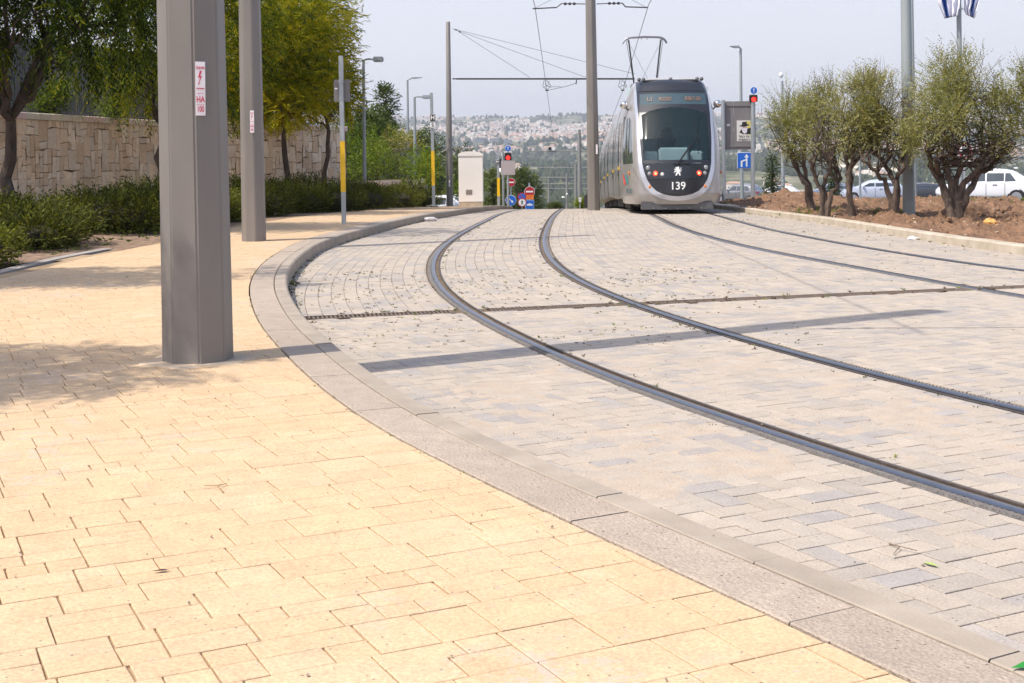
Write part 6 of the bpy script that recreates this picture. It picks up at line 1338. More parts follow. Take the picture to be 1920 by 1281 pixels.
# ------------------------------------------------------------------ cars
M_TYRE = mat('tyre', (.02, .02, .021), .9); M_RIM = mat('rim', (.42, .42, .44), .35, .6); M_CGL = mat('car_glass', (.035, .045, .05), .06, 0, .2, spec=.8, coat=.5); M_TRIM = mat('dark_trim', (.03, .03, .032), .7); M_TL = mat('tail_lamp_red', (.45, .012, .015), .25, coat=.5); M_WELL = mat('wheel_well', (.01, .01, .01), 1)
def car(label, loc, head, paint, L_=4.5, W_=1.84, H_=1.66, hatch=False, cat='car', rim=True):
    """x forward from the rear bumper, y sideways, z up"""
    e = empty('parked_car' if False else 'car', loc, label, cat, None, head); hw = W_/2
    # stations: x, z bottom, z belt, z roof(None = no cabin), half width belt, half width roof
    st = [(0.0, .48, .78, .80, .80), (.04, .36, .98, 1.0, .88), (.16, .32, 1.04, 1.06, .93), (.28, .30, 1.08, 1.12, .97), (.50*L_/4.5, .30, 1.09, 1.34, .985), (.86*L_/4.5, .28, 1.07, H_ - .10, .995), (1.4*L_/4.5, .26, 1.04, H_ - .01, 1.0), (2.0*L_/4.5, .25, 1.01, H_, 1.0), (2.55*L_/4.5, .25, .99, H_ - .05, 1.0), (2.95*L_/4.5, .25, .98, H_ - .28, 1.0), (3.35*L_/4.5, .25, .97, 1.02, .99), (3.9*L_/4.5, .27, .92, .95, .96), (4.3*L_/4.5, .32, .80, .84, .87), (L_, .45, .62, .64, .72)]
    vs = []; fs = []; m = 0
    for x, zb, zt, zr, w in st:
        wr_ = w*hw*(.99 if zr - zt < .1 else max(.70, .99 - .42*(zr - zt))); ring = [(w*hw*.90, zb), (w*hw*.985, zb + .12), (w*hw, (zb+zt)/2), (w*hw*.985, zt - .03), (w*hw*.96, zt), (wr_*1.0, zt + (zr-zt)*.88), (wr_*.90, zr), (wr_*.45, zr + .02)]
        ring = ring + [(-a, b) for a, b in ring[::-1]]; m = len(ring); vs += [(x, a, b) for a, b in ring]
    for i in range(len(st)-1):
        for k in range(m): fs.append((i*m+k, i*m+(k+1) % m, (i+1)*m+(k+1) % m, (i+1)*m+k))
    fs.append(tuple(range(m))); fs.append(tuple(range(len(st)*m-1, (len(st)-1)*m-1, -1))); mb = MB(); mb.add(vs, fs); bo = mb.build('body', paint, e); 
    sub = bo.modifiers.new('s', 'SUBSURF'); sub.levels = 1; sub.render_levels = 2; bo.data.polygons.foreach_set('use_smooth', [True]*len(bo.data.polygons))
    def P(i, k): return Vector(vs[i*m+k])
    def pan(nm, quad, mt, out, parent=bo):
        q = [Vector(v) for v in quad]; n_ = (q[1]-q[0]).cross(q[3]-q[0]).normalized(); c = sum(q, Vector())/4; n_ = n_ if n_.dot(c - Vector((L_/2, 0, .8))) > 0 else -n_; mb = MB(); mb.add([v + n_*out for v in q] + [v + n_*(out - .03) for v in q], [(0, 1, 2, 3), (0, 4, 5, 1), (1, 5, 6, 2), (2, 6, 7, 3), (3, 7, 4, 0)]); return mb.build(nm, mt, parent)
    for sgn in (1, -1):
        def S(x, z):
            i = max(j for j in range(len(st)-1) if st[j][0] <= x); f = (x - st[i][0])/(st[i+1][0]-st[i][0]); zb, zt, zr, w = [st[i][q]*(1-f) + st[i+1][q]*f for q in (1, 2, 3, 4)]; wr_ = w*hw*max(.70, .99 - .42*(zr - zt)); t = (z - zt)/max(.05, (zr - zt)*.88); return Vector((x, sgn*(w*hw*.96 + (wr_ - w*hw*.96)*t), z))
        k_ = L_/4.5; top = H_ - .21
        for x0, x1, x0t, x1t in ((.80, 1.30, 1.06, 1.28), (1.34, 2.12, 1.34, 2.10), (2.18, 3.02, 2.18, 2.52)):
            pan('side_window', [S(x0*k_, 1.09), S(x1*k_, 1.07), S(x1t*k_, top), S(x0t*k_, top)], M_CGL, .012)
        # arches and wheels
        for wx in (.80*k_, 3.62*k_):
            mb = MB(); mb.lathe([(.385, -.10), (.40, .015)], (0, 0, 0), 22, M=Matrix.Translation((wx, sgn*(hw - .03), .345)) @ Matrix.Rotation(R(-90*sgn), 4, 'X')); mb.build('wheel_arch', M_TRIM, e)
            mb = MB(); mb.lathe([(.33, -.12), (.345, -.09), (.345, .04), (.32, .065), (.235, .07)], (0, 0, 0), 24, M=Matrix.Translation((wx, sgn*(hw - .035), .345)) @ Matrix.Rotation(R(-90*sgn), 4, 'X')); wh = mb.build('wheel', M_TYRE, e, True)
            mb = MB()
            for q in range(5): a = 2*math.pi*q/5; mb.box((wx + math.cos(a)*.115, sgn*(hw + .038), .345 + math.sin(a)*.115), (.20, .015, .05), Matrix.Rotation(-a, 4, 'Y'))
            mb.lathe([(.235, 0), (.235, .012), (.20, .012)], (0, 0, 0), 24, M=Matrix.Translation((wx, sgn*(hw + .026), .345)) @ Matrix.Rotation(R(-90*sgn), 4, 'X')); mb.build('rim', M_RIM, wh)
        mb = MB(); mb.bbox((.10, sgn*hw*.74, .95), (.18, hw*.42, .13), .03); mb.build('tail_light', M_TL, e)
        mb = MB(); mb.bbox((2.95*k_, sgn*(hw + .07), 1.08), (.14, .18, .13), .03); mb.build('mirror', paint, e)
        mb = MB()
        for xx in (1.31, 2.15): mb.box((xx*k_, sgn*(hw*1.003), .72), (.012, .012, .62))
        mb.box((1.75*k_, sgn*hw*1.005, .92), (.2, .02, .03)); mb.build('door_lines', M_TRIM, e)
    zt = 1.06; y0 = hw*.78; y1 = hw*.62; mb = MB(); x0 = .30; x1 = .72*L_/4.5
    mb.add([(x0 + .0, -y0, 1.12), (x0 + .0, y0, 1.12), (x1 - .05, y1, H_ - .20), (x1 - .05, -y1, H_ - .20), (x0 + .06, -y0, 1.12), (x0 + .06, y0, 1.12), (x1, y1, H_ - .20), (x1, -y1, H_ - .20)], [(0, 1, 2, 3), (4, 7, 6, 5), (0, 4, 5, 1), (1, 5, 6, 2), (2, 6, 7, 3), (3, 7, 4, 0)]); mb.build('rear_window', M_CGL, bo)
    mb = MB(); mb.bbox((.02, 0, .50), (.16, W_*.80, .26), .04); mb.build('rear_bumper', M_TRIM, e); mb = MB(); mb.box((-.025, 0, .83), (.02, .5, .11)); mb.build('number_plate', mat('plate_yellow', (.7, .55, .1), .5), e)
    mb = MB(); mb.box((2.2*L_/4.5, 0, .3), (L_*.8, W_*.7, .3)); mb.build('underbody', M_WELL, e)
    mb = MB(); mb.box((x1 + .1, 0, H_ + .03), (.2, .05, .06)); mb.build('roof_fin', paint, bo); return e
def carpaint(nm, c, metal=.0): return mat(nm, c, .28, metal, .02, 1.0, coat=.8)
def cz(px, py, Y): return float(road_z(np.array(at(px, py, Y).x), Y)) + .01
def put(label, px, Y, head, paint, L_, W_, H_, cat='car', **k):
    q = at(px, 380, Y); return car(label, (q.x, Y, cz(px, 380, Y) if q.x > 0 else gzc(0, Y)), R(head), paint, L_, W_, H_, cat=cat, **k)
put('white compact crossover behind the largest olive tree at the right edge', 1940, 61, 158, carpaint('white_car_paint', (.78, .78, .80)), 4.5, 1.84, 1.68)
put('pale blue hatchback between the thin pole and the grey lamp post', 1697, 80, 170, carpaint('pale_blue_car_paint', (.50, .54, .64), .2), 3.95, 1.74, 1.5)
put('dark grey crossover behind the sign board posts next to the tram', 1430, 108, 140, carpaint('grey_car_paint', (.22, .22, .235), .4), 4.3, 1.8, 1.66)
put('white car mostly hidden by the orange soil mound', 1500, 112, 160, carpaint('white_car_paint_two', (.72, .73, .75)), 4.3, 1.8, 1.55)
put('blue-grey car behind the thick olive trunk, only its roof showing', 1612, 96, 172, carpaint('blue_grey_car_paint', (.22, .26, .33), .4), 4.2, 1.78, 1.5)
put('dark car between the grey lamp post and the leaning olive stems', 1775, 92, 172, carpaint('dark_car_paint', (.06, .065, .08), .3), 4.2, 1.78, 1.4)
q = at(876, 392, 92); car('white van front between the left mast and the cream cabinet', (q.x, 92, gzc(0, 92) + .2), R(165), carpaint('white_van_paint', (.7, .71, .73)), 4.6, 1.8, 1.75, cat='van')
# ------------------------------------------------------------------ weeds, grit and litter
def tufts(name, pts, zf, mat_, g, size=(0.02, 0.05), nb=(4, 9), tint=(0.4, 0.2), kind='stuff', wd=.3):
    P = []; D = []; Ls = []; T = []
    for x, y in pts:
        z = float(zf(x, y)); t0 = g.normal(*tint)
        for k in range(g.integers(*nb)):
            a = g.uniform(0, 6.28); e_ = g.uniform(.15, 1.2); s = g.uniform(*size)*min(.75, .30 + y/30.0); P.append((x + g.normal()*.006, y + g.normal()*.006, z - .002)); D.append((math.cos(a), math.sin(a), e_)); Ls.append(s); T.append(t0 + g.normal()*.1)
    P = np.array(P); D = nrm(np.array(D)); Ls = np.array(Ls); N = np.tile(np.array([[0, 0, 1.0]]), (len(P), 1)) + g.normal(size=P.shape)*.3
    o = leaves(name, P, D, N, Ls, Ls*wd, mat_, None, np.array(T), .1); return tag(o, kind=kind)
M_WEED = leaf_mat('joint_weed', [(.05, .03, .02), (.10, .06, .03), (.10, .11, .03), (.17, .22, .04), (.26, .30, .06)], .2, .6)
M_MOSS = leaf_mat('joint_moss', [(.12, .08, .04), (.18, .13, .06), (.24, .19, .08), (.20, .20, .07), (.18, .22, .06)], .1, .8)
g = np.random.default_rng(99)
pp = []
def rnd_on(n, x0, x1, y0, y1, cond):
    Y = y0 + (y1 - y0)*g.random(n)**1.0; X = x0 + (x1 - x0)*g.random(n); k = cond(X, Y); return np.c_[X, Y][k]
inT = lambda X, Y: (CB.sd(np.c_[X, Y])[0] < -.36) & (CK.sd(np.c_[X, Y])[0] > .05)
A_ = rnd_on(5000, -3.5, 9, 5.5, 38, inT); den = fbm(A_[:, 0]*.6, A_[:, 1]*.35, 3); A_ = A_[den + g.random(len(A_))*.30 > .63]
A2_ = rnd_on(800, -2.6, 2.2, 8.6, 15, lambda X, Y: inT(X, Y)); A2_ = A2_[fbm(A2_[:, 0]*1.6, A2_[:, 1]*1.1, 3) > .40]; tufts('weed_clumps', A2_, lambda x, y: gz(y), M_WEED, g, (.016, .038), (5, 9), (.40, .3))
tufts('paving_weeds', A_, lambda x, y: gz(y), M_WEED, g, (.010, .032), (3, 7), (.38, .25))
# tufts along the kerb foot, drain and rails
rows_ = []
for C_, o_, y0, y1, n_, s_ in ((CB, -.375, 7, 15, 130, .03), (CB, -.36, 5, 32, 110, .03), (CK, .02, 14, 36, 80, .04), (RAILS[0], -.13, 5, 30, 40, .02), (RAILS[1], .13, 5, 30, 40, .02)):
    I = np.where((C_.C[:, 1] > y0) & (C_.C[:, 1] < y1))[0]; I = g.choice(I, n_); t = C_.T[I]; rows_.append(C_.C[I] + np.c_[-t[:, 1], t[:, 0]]*o_ + g.normal(size=(n_, 2))*s_)
t_ = g.random(70)*Ld; rows_.append(np.array([dxy(a, g.choice((-.13, .13)) + g.normal()*.02) for a in t_]))
tufts('kerb_weeds', np.vstack(rows_), lambda x, y: gz(y), M_WEED, g, (.015, .06), (4, 10), (.45, .3))
B_ = rnd_on(60, -5, 1, 6.5, 30, lambda X, Y: (CB.sd(np.c_[X, Y])[0] > .02) & (CBED.sd(np.c_[X, Y])[0] < -.1)); I = np.where((CB.C[:, 1] > 2.5) & (CB.C[:, 1] < 16))[0]; I = g.choice(I, 36); B_ = np.vstack([B_, CB.C[I] + g.normal(size=(36, 2))*.012])
tufts('sidewalk_weeds', B_, lambda x, y: walk_z(x, y), M_WEED, g, (.012, .035), (3, 8), (.6, .25))
# flat dry moss mats on the paving at the right
Cm = rnd_on(1100, 2.0, 7.5, 12, 34, lambda X, Y: (CK.sd(np.c_[X, Y])[0] > .05) & (CK.sd(np.c_[X, Y])[0] < 2.3) & (fbm(X*1.2, Y*.5, 3) > .5))
tufts('dry_moss', Cm, lambda x, y: gz(y), M_MOSS, g, (.02, .06), (3, 6), (.45, .25))
# grass tufts on the soil and in the bed
S_ = []
for cx, cy, r, n_ in ((6.9, 29, .8, 60), (7.9, 27.4, .5, 60), (8.2, 27, .4, 40), (7.2, 30.5, .5, 40), (11.5, 40, 3, 160), (9.5, 33, 1.5, 50), (12.6, 34, 2.0, 120)):
    S_ += [(cx + g.normal()*r*.5, cy + g.normal()*r*.5) for _ in range(n_)]
tufts('grass_on_the_soil', S_, lambda x, y: soilz(x, y), M_BUSH, g, (.08, .22), (6, 12), (.4, .2), wd=.08)
G_ = rnd_on(500, -8, -3.5, 11, 24, lambda X, Y: (CBED.sd(np.c_[X, Y])[0] > .15) & (CBED.sd(np.c_[X, Y])[0] < .9)); tufts('ground_cover', G_, lambda x, y: walk_z(x, y) + .03, M_BUSH, g, (.04, .11), (4, 9), (.25, .2))
# pebbles and grit
def pebbles(name, P, zf, mat_, s0, s1, rnd=False):
    V = []; F_ = []; base = np.array([(1, 0, 0), (0, 1, 0), (-1, 0, 0), (0, -1, 0), (0, 0, 1), (0, 0, -.6)]); fc = [(0, 1, 4), (1, 2, 4), (2, 3, 4), (3, 0, 4), (1, 0, 5), (2, 1, 5), (3, 2, 5), (0, 3, 5)]
    if rnd:
        b_ = MB(); b_.ball((0, 0, 0), 1, 7); base = np.array(b_.v); fc = b_.f
    for x, y in P:
        s = s0 + (s1 - s0)*g.random()**3; b = base*np.array([s, s*g.uniform(.6, 1), s*g.uniform(.4, .8)]) * g.uniform(.75, 1.2, (len(base), 1)); a = g.uniform(0, 6.28); c_, s_ = math.cos(a), math.sin(a)
        n0 = len(V); V += [(x + q[0]*c_ - q[1]*s_, y + q[0]*s_ + q[1]*c_, float(zf(x, y)) + s*.3 + q[2]) for q in b]; F_ += [tuple(i + n0 for i in f) for f in fc]
    me = bpy.data.meshes.new(name); me.from_pydata(V, [], F_); return tag(link(name, me, mat_), kind='stuff')
M_GRIT = mat('grit', (.42, .33, .25), .9, 0, .5, 60, col2=(.10, .08, .07))
pebbles('grit', np.vstack([rnd_on(1500, -3, 6, 2.5, 14, inT), rnd_on(500, -3.5, 1.0, 2.2, 10, lambda X, Y: False & (Y > 0))]), lambda x, y: gz(y), M_GRIT, .0015, .008)
pebbles('grit_on_the_sidewalk', rnd_on(700, -3.5, 1.0, 2.2, 10, lambda X, Y: CB.sd(np.c_[X, Y])[0] > -.3), lambda x, y: walk_z(x, y) + .003, M_GRIT, .0015, .007)
pebbles('stones_in_the_soil', rnd_on(1500, 6, 16, 13, 40, lambda X, Y: soil_keep(X, Y)), lambda x, y: soilz(x, y), mat('pale_stones', (.55, .44, .33), .9, 0, .3, 5), .008, .04, True)
CL_ = rnd_on(3500, 6, 16, 16, 42, lambda X, Y: soil_keep(X, Y) & (fbm(X*.7, Y*.7, 3) > .45)); pebbles('soil_clods', CL_, lambda x, y: soilz(x, y) + .01, mat('soil_clod', (.20, .115, .07), 1, 0, .4, 1.5, .6, 40, col2=(.36, .225, .135), bdist=.02), .015, .075, True)
# sand washed over the grey pavers
def sand_patch(x0, x1, y0, y1, thr, seed, st=.022):
    X = np.arange(x0, x1, st); Y = np.arange(y0, y1, st); gx_, gy_ = np.meshgrid(X, Y); n_ = len(X); h = fbm(gx_*2.2 + seed, gy_*1.4, 4) - thr + .28*(fbm(gx_*14, gy_*14, 3) - .5)
    ex = np.minimum(np.minimum(gx_ - x0, x1 - gx_), np.minimum(gy_ - y0, y1 - gy_)*.6); h = h - .25*(1 - sm(0, .5, ex))
    z = gz(gy_) - .006 + np.clip(h, -.1, .09)*.06*1.0 + .0012*RNG.random(gx_.shape)
    P2 = np.c_[gx_.ravel(), gy_.ravel()]; ok = inT(P2[:, 0], P2[:, 1]) & (h.ravel() > -.12)
    for Cr in RAILS[:2]: ok &= np.abs(Cr.sd(P2)[0]) > .125
    i_, j_ = np.meshgrid(np.arange(len(Y)-1), np.arange(n_-1), indexing='ij'); a_ = (i_*n_ + j_).ravel(); Fq = np.stack([a_, a_+1, a_+n_+1, a_+n_], 1); Fq = Fq[ok[Fq].all(1)]
    o = link('loose_sand', np_mesh('loose_sand', np.c_[P2, z.ravel()], [Fq]), M_SANDTOP, smooth=True); return tag(o, kind='stuff')
M_SANDTOP = paver_mat('loose_sand', (.47, .38, .30), (.30, .21, .15), .4)
_nt = M_SANDTOP.node_tree
for n_ in _nt.nodes:
    if n_.type == 'ATTRIBUTE':
        rgb = _nt.nodes.new('ShaderNodeRGB'); rgb.outputs[0].default_value = (.46, .375, .295, 1)
        for l in list(n_.outputs['Color'].links): _nt.links.new(rgb.outputs[0], l.to_socket)
sand_patch(-.9, 2.6, 4.4, 8.8, .40, 3.0); sand_patch(-1.6, .4, 8.2, 10.0, .52, 9.0); sand_patch(.8, 3.0, 3.2, 5.0, .56, 5.0); sand_patch(.3, 1.6, 2.9, 4.0, .56, 11.0)
# litter
v = px2g([(806, 415)])[0]; mb = MB(); r_ = random.Random(4); mb.ball((0, 0, .04), 1, 14, (.17, .12, .05)); mb.v = [tuple(Vector(p) * r_.uniform(.8, 1.2)) for p in mb.v]; o = mb.build('plastic_bag', mat('bag_film', (.55, .52, .54), .35, 0, .2, 20), None); o.location = (v[0], v[1], gzc(0, v[1])); tag(o, 'crumpled clear plastic bag lying below the left kerb', 'bag')
v = px2g([(1712, 450)])[0]; mb = MB(); mb.ball((0, 0, .02), 1, 10, (.09, .06, .03)); mb.v = [tuple(Vector(p) * r_.uniform(.7, 1.3)) for p in mb.v]; o = mb.build('crumpled_paper', M_WHITE, None); o.location = (v[0], v[1], gzc(0, v[1])); tag(o, 'white crumpled paper at the foot of the pale right kerb', 'litter')
v = px2g([(925, 391)])[0]; mb = MB(); mb.ball((0, 0, .03), 1, 10, (.14, .09, .05)); mb.v = [tuple(Vector(p) * r_.uniform(.7, 1.3)) for p in mb.v]; o = mb.build('crumpled_paper', M_STICK, None); o.location = (v[0], v[1], gzc(0, v[1])); tag(o, 'pinkish white litter at the far end of the left kerb', 'litter')
v = at(1857, 396, 22.5); mb = MB(); mb.ball((0, 0, 0), 1, 10, (.12, .09, .09)); mb.v = [tuple(Vector(p) * r_.uniform(.75, 1.25)) for p in mb.v]; o = mb.build('orange_rock', mat('orange_rock', (.70, .38, .12), .9, 0, .3, 8), None); o.location = (v.x, 22.5, soilz(v.x, 22.5) + .06); tag(o, 'orange rock lying on the brown soil right of the largest olive tree', 'rock')
# small twigs and leaves on the paving
def litter(name, px, py, kind_, label, cat, z=0.0, s=1.0, col=(.20, .13, .08)):
    v = px2g([(px, py)], z)[0]; mb = MB(); rr = random.Random(int(px)); 
    if kind_ == 'twig': pts = [(0, 0, .004), (.05*s, .02*s, .012*s), (.10*s, -.005*s, .006)]; mb.tube(pts, [.0022*s, .0018*s, .001], 5); mb.tube([pts[1], (.07*s, .06*s, .01)], .0014*s, 5)
    else: mb.add([(0, 0, .004), (.03*s, .010*s, .010), (.065*s, 0, .006), (.03*s, -.012*s, .007)], [(0, 1, 2), (0, 2, 3)])
    o = mb.build(name, mat(name + str(int(px)), col, .7), None); o.location = (v[0], v[1], z + gzc(0, v[1])); o.rotation_euler = (0, 0, rr.uniform(0, 6)); tag(o, label, cat)
litter('twig', 412, 925, 'twig', 'thin bent twig on the yellow slabs below the nearest mast', 'twig', z=.14, s=1.1, col=(.30, .20, .10)); litter('fallen_leaf', 313, 1072, 'leaf', 'small dark curled leaf on the yellow slabs, lower left', 'leaf', z=.14, s=.8, col=(.07, .04, .04))
litter('fallen_leaf', 1886, 1256, 'leaf', 'bright green leaf on the kerb in the lower right corner', 'leaf', z=.146, s=1.3, col=(.02, .22, .03)); litter('twig', 1660, 1022, 'twig', 'curved twig on the grey pavers, right of centre', 'twig', s=1.2, col=(.22, .15, .10)); litter('fallen_leaf', 1722, 1056, 'leaf', 'pale green leaf sprig on the grey pavers', 'leaf', s=1.0, col=(.30, .36, .12))
# ------------------------------------------------------------------ the city on the far hills
HM = {}
def hmat(nm, wall, roof): return (mat('limestone_' + nm, wall, .9, 0, .04, .05), mat('roof_' + nm, roof, .9, 0, .05, .05), M_CGL)
def house_mesh(nm, w, d, h, kind_, mats_, g):
    """stepped stone block or tiled roof house with window openings"""
    mb = MB(); mb.mi = 0; mb.box((0, 0, h/2 - 3), (w, d, h + 6))
    if kind_ == 'tile':
        mb.mi = 1; o_ = .6; a, b = w/2 + o_, d/2 + o_; rh = min(w, d)*.24; mb.add([(-a, -b, h), (a, -b, h), (a, b, h), (-a, b, h), (-a + b, 0, h + rh) if w > d else (0, 0, h + rh), (a - b, 0, h + rh) if w > d else (0, 0, h + rh)], [(0, 1, 5, 4), (2, 3, 4, 5), (1, 2, 5), (3, 0, 4)])
    else:
        mb.mi = 0; mb.box((w*.12, d*.05, h + 1.2), (w*.45, d*.5, 2.6)); mb.mi = 1; mb.box((0, 0, h + .06), (w*.97, d*.97, .12))
        if g.random() < .5: mb.mi = 0; mb.box((-w*.38, -d*.3, h*.35 - 2), (w*.6, d*.6, h*.7 + 4))
    mb.mi = 2; nf = max(1, int(h/3.2)); nw = max(2, int(w/3.4))
    for f in range(nf):
        for q in range(nw): mb.box((-w/2 + w*(q+.5)/nw, -d/2 - .02, 1.7 + f*3.1), (1.3, .12, 1.5))
    me = bpy.data.meshes.new(nm); me.from_pydata(mb.v, [], mb.f); me.update(); me.polygons.foreach_set('material_index', mb.m)
    for m_ in mats_: me.materials.append(m_)
    return me
g = np.random.default_rng(5)
walls = [hmat('a', (.74, .67, .60), (.62, .58, .54)), hmat('b', (.80, .75, .69), (.70, .67, .64)), hmat('c', (.62, .54, .46), (.36, .21, .14)), hmat('d', (.68, .60, .52), (.42, .26, .18))]
protos = []
for k in range(14):
    t_ = 'tile' if k % 2 else 'flat'; w = g.uniform(12, 24); d = g.uniform(10, 15); h = g.uniform(6.5, 14) if t_ == 'flat' else g.uniform(6, 10); mm = walls[2 + k % 2] if t_ == 'tile' and k % 4 == 1 else (walls[3] if t_ == 'tile' else walls[k % 2]); mm = walls[3] if t_ == 'tile' and k % 3 == 0 else mm
    protos.append((house_mesh('house', w, d, h, t_, mm, g), t_, w, h))
def pxy(X, Y, Z): return 960 + F_PX*X/Y, HOR - F_PX*(Z - CAM_H)/Y
cand = []
for n_, y0, y1 in ((9000, 4100, 6150), (5200, 3000, 4300), (1300, 1500, 3000)):
    Y = g.uniform(y0, y1, n_); X = g.uniform(-.30, .44, n_)*Y; Z = terrain(X, Y); den = fbm(X/420 + 9, Y/420 + 2, 4); den2 = fbm(X/110, Y/110, 2)
    thr = .44 if y0 > 4000 else (.50 if y0 > 2900 else .60); k = (den*.75 + den2*.25 > thr); px_, py_ = pxy(X, Y, Z); k &= (py_ < 330) | (g.random(n_) < .5)
    for x, y, z, a, b in zip(X[k], Y[k], Z[k], px_[k], py_[k]): cand.append((x, y, z, a, b))
cand.sort(key=lambda c: c[1]); print('houses', len(cand))
# visibility along the line of sight: keep those not behind a nearer spur
def visible(c):
    ts = np.linspace(.12, .97, 30); xs__ = c[0]*ts; ys__ = c[1]*ts; zl = CAM_H + (c[2] + 6 - CAM_H)*ts; return bool((terrain(xs__, ys__) < zl + .5).all())
vis = [c for c in cand if visible(c)]; print('visible', len(vis))
cell = {}; pick = []
for c in vis:
    kx = (int(c[0]/17), int(c[1]/19))
    if kx in cell: continue
    cell[kx] = 1; pick.append(c)
print('placed', len(pick)); VV = []; FF = []; MM = []; ind = 0; stuffV = []; base_off = 0
inside = [c for c in pick if 640 < c[3] < 1920 and not 1130 < c[3] < 1350]; near_set = set(id(c) for c in inside[:290])
mats_all = []; 
for c in pick:
    p_ = protos[g.integers(len(protos))] if not (3000 < c[1] < 4300 and g.random() < .65) else protos[g.integers(7)*2 + 1]; rz = g.uniform(-.5, .5) + (math.pi/2 if g.random() < .3 else 0)
    if id(c) in near_set:
        o = bpy.data.objects.new('hillside_house', p_[0]); COL.objects.link(o); o.location = (c[0], c[1], c[2]); o.rotation_euler = (0, 0, rz)
        tag(o, 'pale limestone house with an orange tiled roof on the far hillside' if p_[1] == 'tile' else 'pale flat roofed limestone block on the far hillside', 'house', 'tiled roof houses on the far hillside' if p_[1] == 'tile' else 'flat roofed houses on the far hillside')
    else:
        me = p_[0]; cs_, sn_ = math.cos(rz), math.sin(rz)
        vv = np.array([v.co for v in me.vertices]); x = vv[:, 0]*cs_ - vv[:, 1]*sn_ + c[0]; y = vv[:, 0]*sn_ + vv[:, 1]*cs_ + c[1]; VV.append(np.c_[x, y, vv[:, 2] + c[2]])
        for f in me.polygons: FF.append([i + base_off for i in f.vertices]); mm_ = me.materials[f.material_index]; MM.append(mm_.name)
        base_off += len(vv)
names = sorted(set(MM)); me = bpy.data.meshes.new('city_on_the_ridge'); me.from_pydata(np.vstack(VV).tolist(), [], FF); me.polygons.foreach_set('material_index', [names.index(q) for q in MM])
for q in names: me.materials.append(bpy.data.materials[q])
o = bpy.data.objects.new('city_on_the_ridge', me); COL.objects.link(o); tag(o, kind='stuff')
# large pale blocks and the white road cut on the right
def hit(px, py, y0=500, y1=7000):
    """distance at which the line of sight through a photo pixel meets the terrain"""
    Ys = np.geomspace(y0, y1, 900); a = at(px, py, 1.0); zl = CAM_H + (a.z - CAM_H)*Ys; t = terrain(a.x*Ys, Ys); k = np.where(t > zl)[0]; return float(Ys[k[0]]) if len(k) else y1
def block(px, py, wpx, hpx, label, mt, nf=4):
    Y = hit(px, py); p = at(px, py, Y); w = wpx/F_PX*Y; h = hpx/F_PX*Y; d = 16; e = empty('office_block', (p.x, Y, p.z), label, 'building')
    mb = MB(); mb.box((0, 0, h/2 - 10), (w, d, h + 20)); wl = mb.build('wall', mt, e); mb = MB()
    for f in range(nf): mb.box((0, -d/2 - .1, h*(f+.5)/nf), (w*.94, .4, h/nf*.45))
    mb.build('window_band', M_CGL, wl)
block(901, 268, 22, 10, 'dark glazed office block on the far hillside behind the cream cabinet', mat('block_grey', (.25, .25, .27), .8)); block(931, 268, 20, 9, 'long grey institution block with a pale roof edge right of the dark office block', mat('block_pale', (.45, .44, .44), .8)); block(953, 271, 15, 9, 'lower grey glazed wing at the right end of the institution block', mat('block_blue', (.28, .32, .36), .8))
# pale rock cut of the hillside road at the right
pts = [(1395, 312), (1450, 310), (1500, 312), (1560, 314), (1620, 318), (1700, 324)]; vs = []
for x, y in pts: Y = min(hit(x, y), 3600); a = at(x, y, Y); b = at(x, y - 6, Y + 10); vs += [(a.x, a.y, a.z - 6), (b.x, b.y, b.z)]
mb = MB(); mb.add(vs, [(2*i, 2*i+2, 2*i+3, 2*i+1) for i in range(len(pts)-1)]); mb.add([(x, y + 18, z) for x, y, z in vs], [(2*i, 2*i+1, 2*i+3, 2*i+2) for i in range(len(pts)-1)]); o = mb.build('rock_cut', mat('pale_rock', (.66, .58, .46), .95, 0, .1, .03)); tag(o, kind='structure')
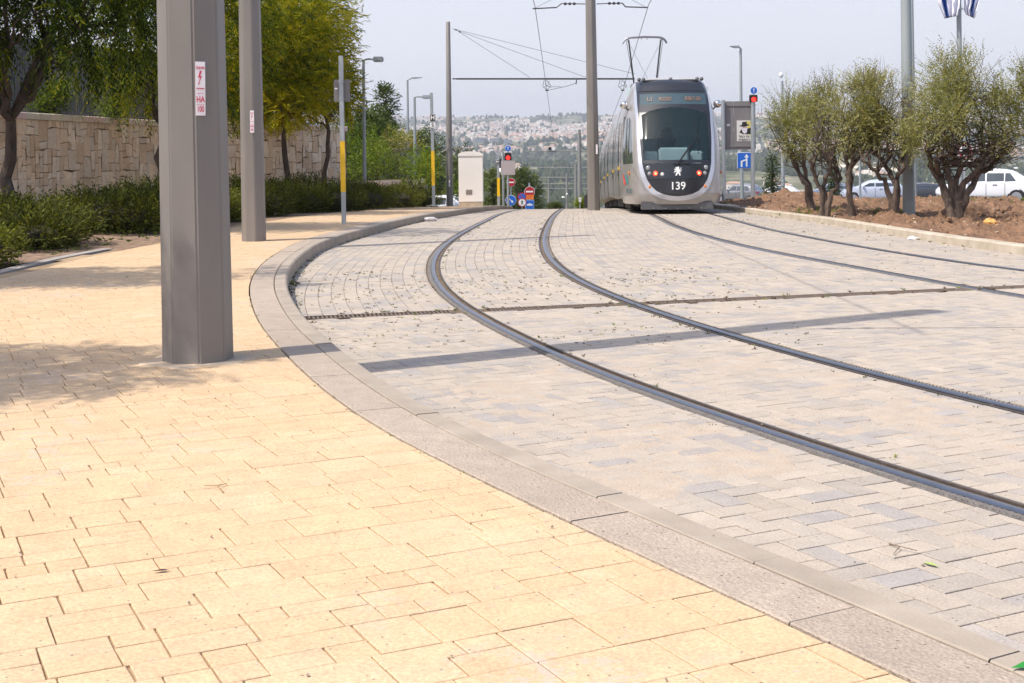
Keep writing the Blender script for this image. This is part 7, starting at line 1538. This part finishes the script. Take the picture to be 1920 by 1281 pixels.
# the wood on the far slopes: masses of small crowns
def wood(name, n_, y0, y1, s0, s1, mt, thr, seed):
    g = np.random.default_rng(seed); Y = np.exp(g.uniform(math.log(y0), math.log(y1), n_)); X = g.uniform(-.32, .46, n_)*Y; den = .62*fbm(X/300 + seed, Y/300 + 4, 4) + .38*fbm(X/60, Y/60, 3); k = den > thr; X, Y = X[k], Y[k]; Z = terrain(X, Y)
    n_ = len(X); base = []; m = 7
    for z_, r_ in ((-.2, .55), (.35, 1.0), (.95, .75), (1.45, .0)):
        if r_ == 0: base.append((0, 0, z_)); continue
        for q in range(m): base.append((r_*math.cos(6.283*q/m), r_*math.sin(6.283*q/m), z_))
    base = np.array(base); s = g.uniform(s0, s1, n_)[:, None, None]; jit = g.uniform(.7, 1.3, (n_, len(base), 1)); tall = g.uniform(.9, 1.9, n_)[:, None]
    V = base[None]*s*jit; V[:, :, 2] *= tall; V[:, :, 0] += X[:, None]; V[:, :, 1] += Y[:, None]; V[:, :, 2] += Z[:, None]; nb = len(base)
    Q = []; T3 = []
    for l in range(2):
        for q in range(m): Q.append((l*m+q, l*m+(q+1) % m, (l+1)*m+(q+1) % m, (l+1)*m+q))
    for q in range(m): T3.append((2*m+q, 2*m+(q+1) % m, 3*m))
    off = (np.arange(n_)*nb)[:, None, None]; Q = (np.array(Q)[None] + off).reshape(-1, 4); T3 = (np.array(T3)[None] + off).reshape(-1, 3)
    me = np_mesh(name, V.reshape(-1, 3), [Q, T3]); c = np.zeros((len(me.polygons), 3)); tn = g.normal(.35, .2, n_); c[:, 0] = np.clip(np.concatenate([np.repeat(tn, 2*m), np.repeat(tn, m)]), 0, 1)[:len(c)]; face_tint(me, c); return tag(link(name, me, mt), kind='stuff')
M_FARW = leaf_mat('far_wood_leaf', [(.025, .035, .018), (.045, .06, .025), (.07, .085, .035), (.11, .115, .05)], .05, .9)
wood('far_wood', 26000, 900, 3300, 3.5, 6.5, M_FARW, .46, 3); wood('trees_among_the_houses', 12000, 3000, 6300, 4, 7.5, M_FARW, .46, 6)
# ------------------------------------------------------------------ haze
hz = MB(); hz.box((400, 3650, 110), (9000, 7700, 360*1.35)); ho = hz.build('haze', [], None); tag(ho, kind='stuff')
hm = bpy.data.materials.new('haze'); hm.use_nodes = True; nt = hm.node_tree; nt.nodes.remove(nt.nodes['Principled BSDF']); pv_ = nt.nodes.new('ShaderNodeVolumePrincipled'); pv_.inputs['Color'].default_value = (.84, .90, 1.0, 1); pv_.inputs['Density'].default_value = 0.00013; pv_.inputs['Anisotropy'].default_value = 0.2
nt.links.new(pv_.outputs[0], nt.nodes['Material Output'].inputs['Volume']); ho.data.materials.append(hm)
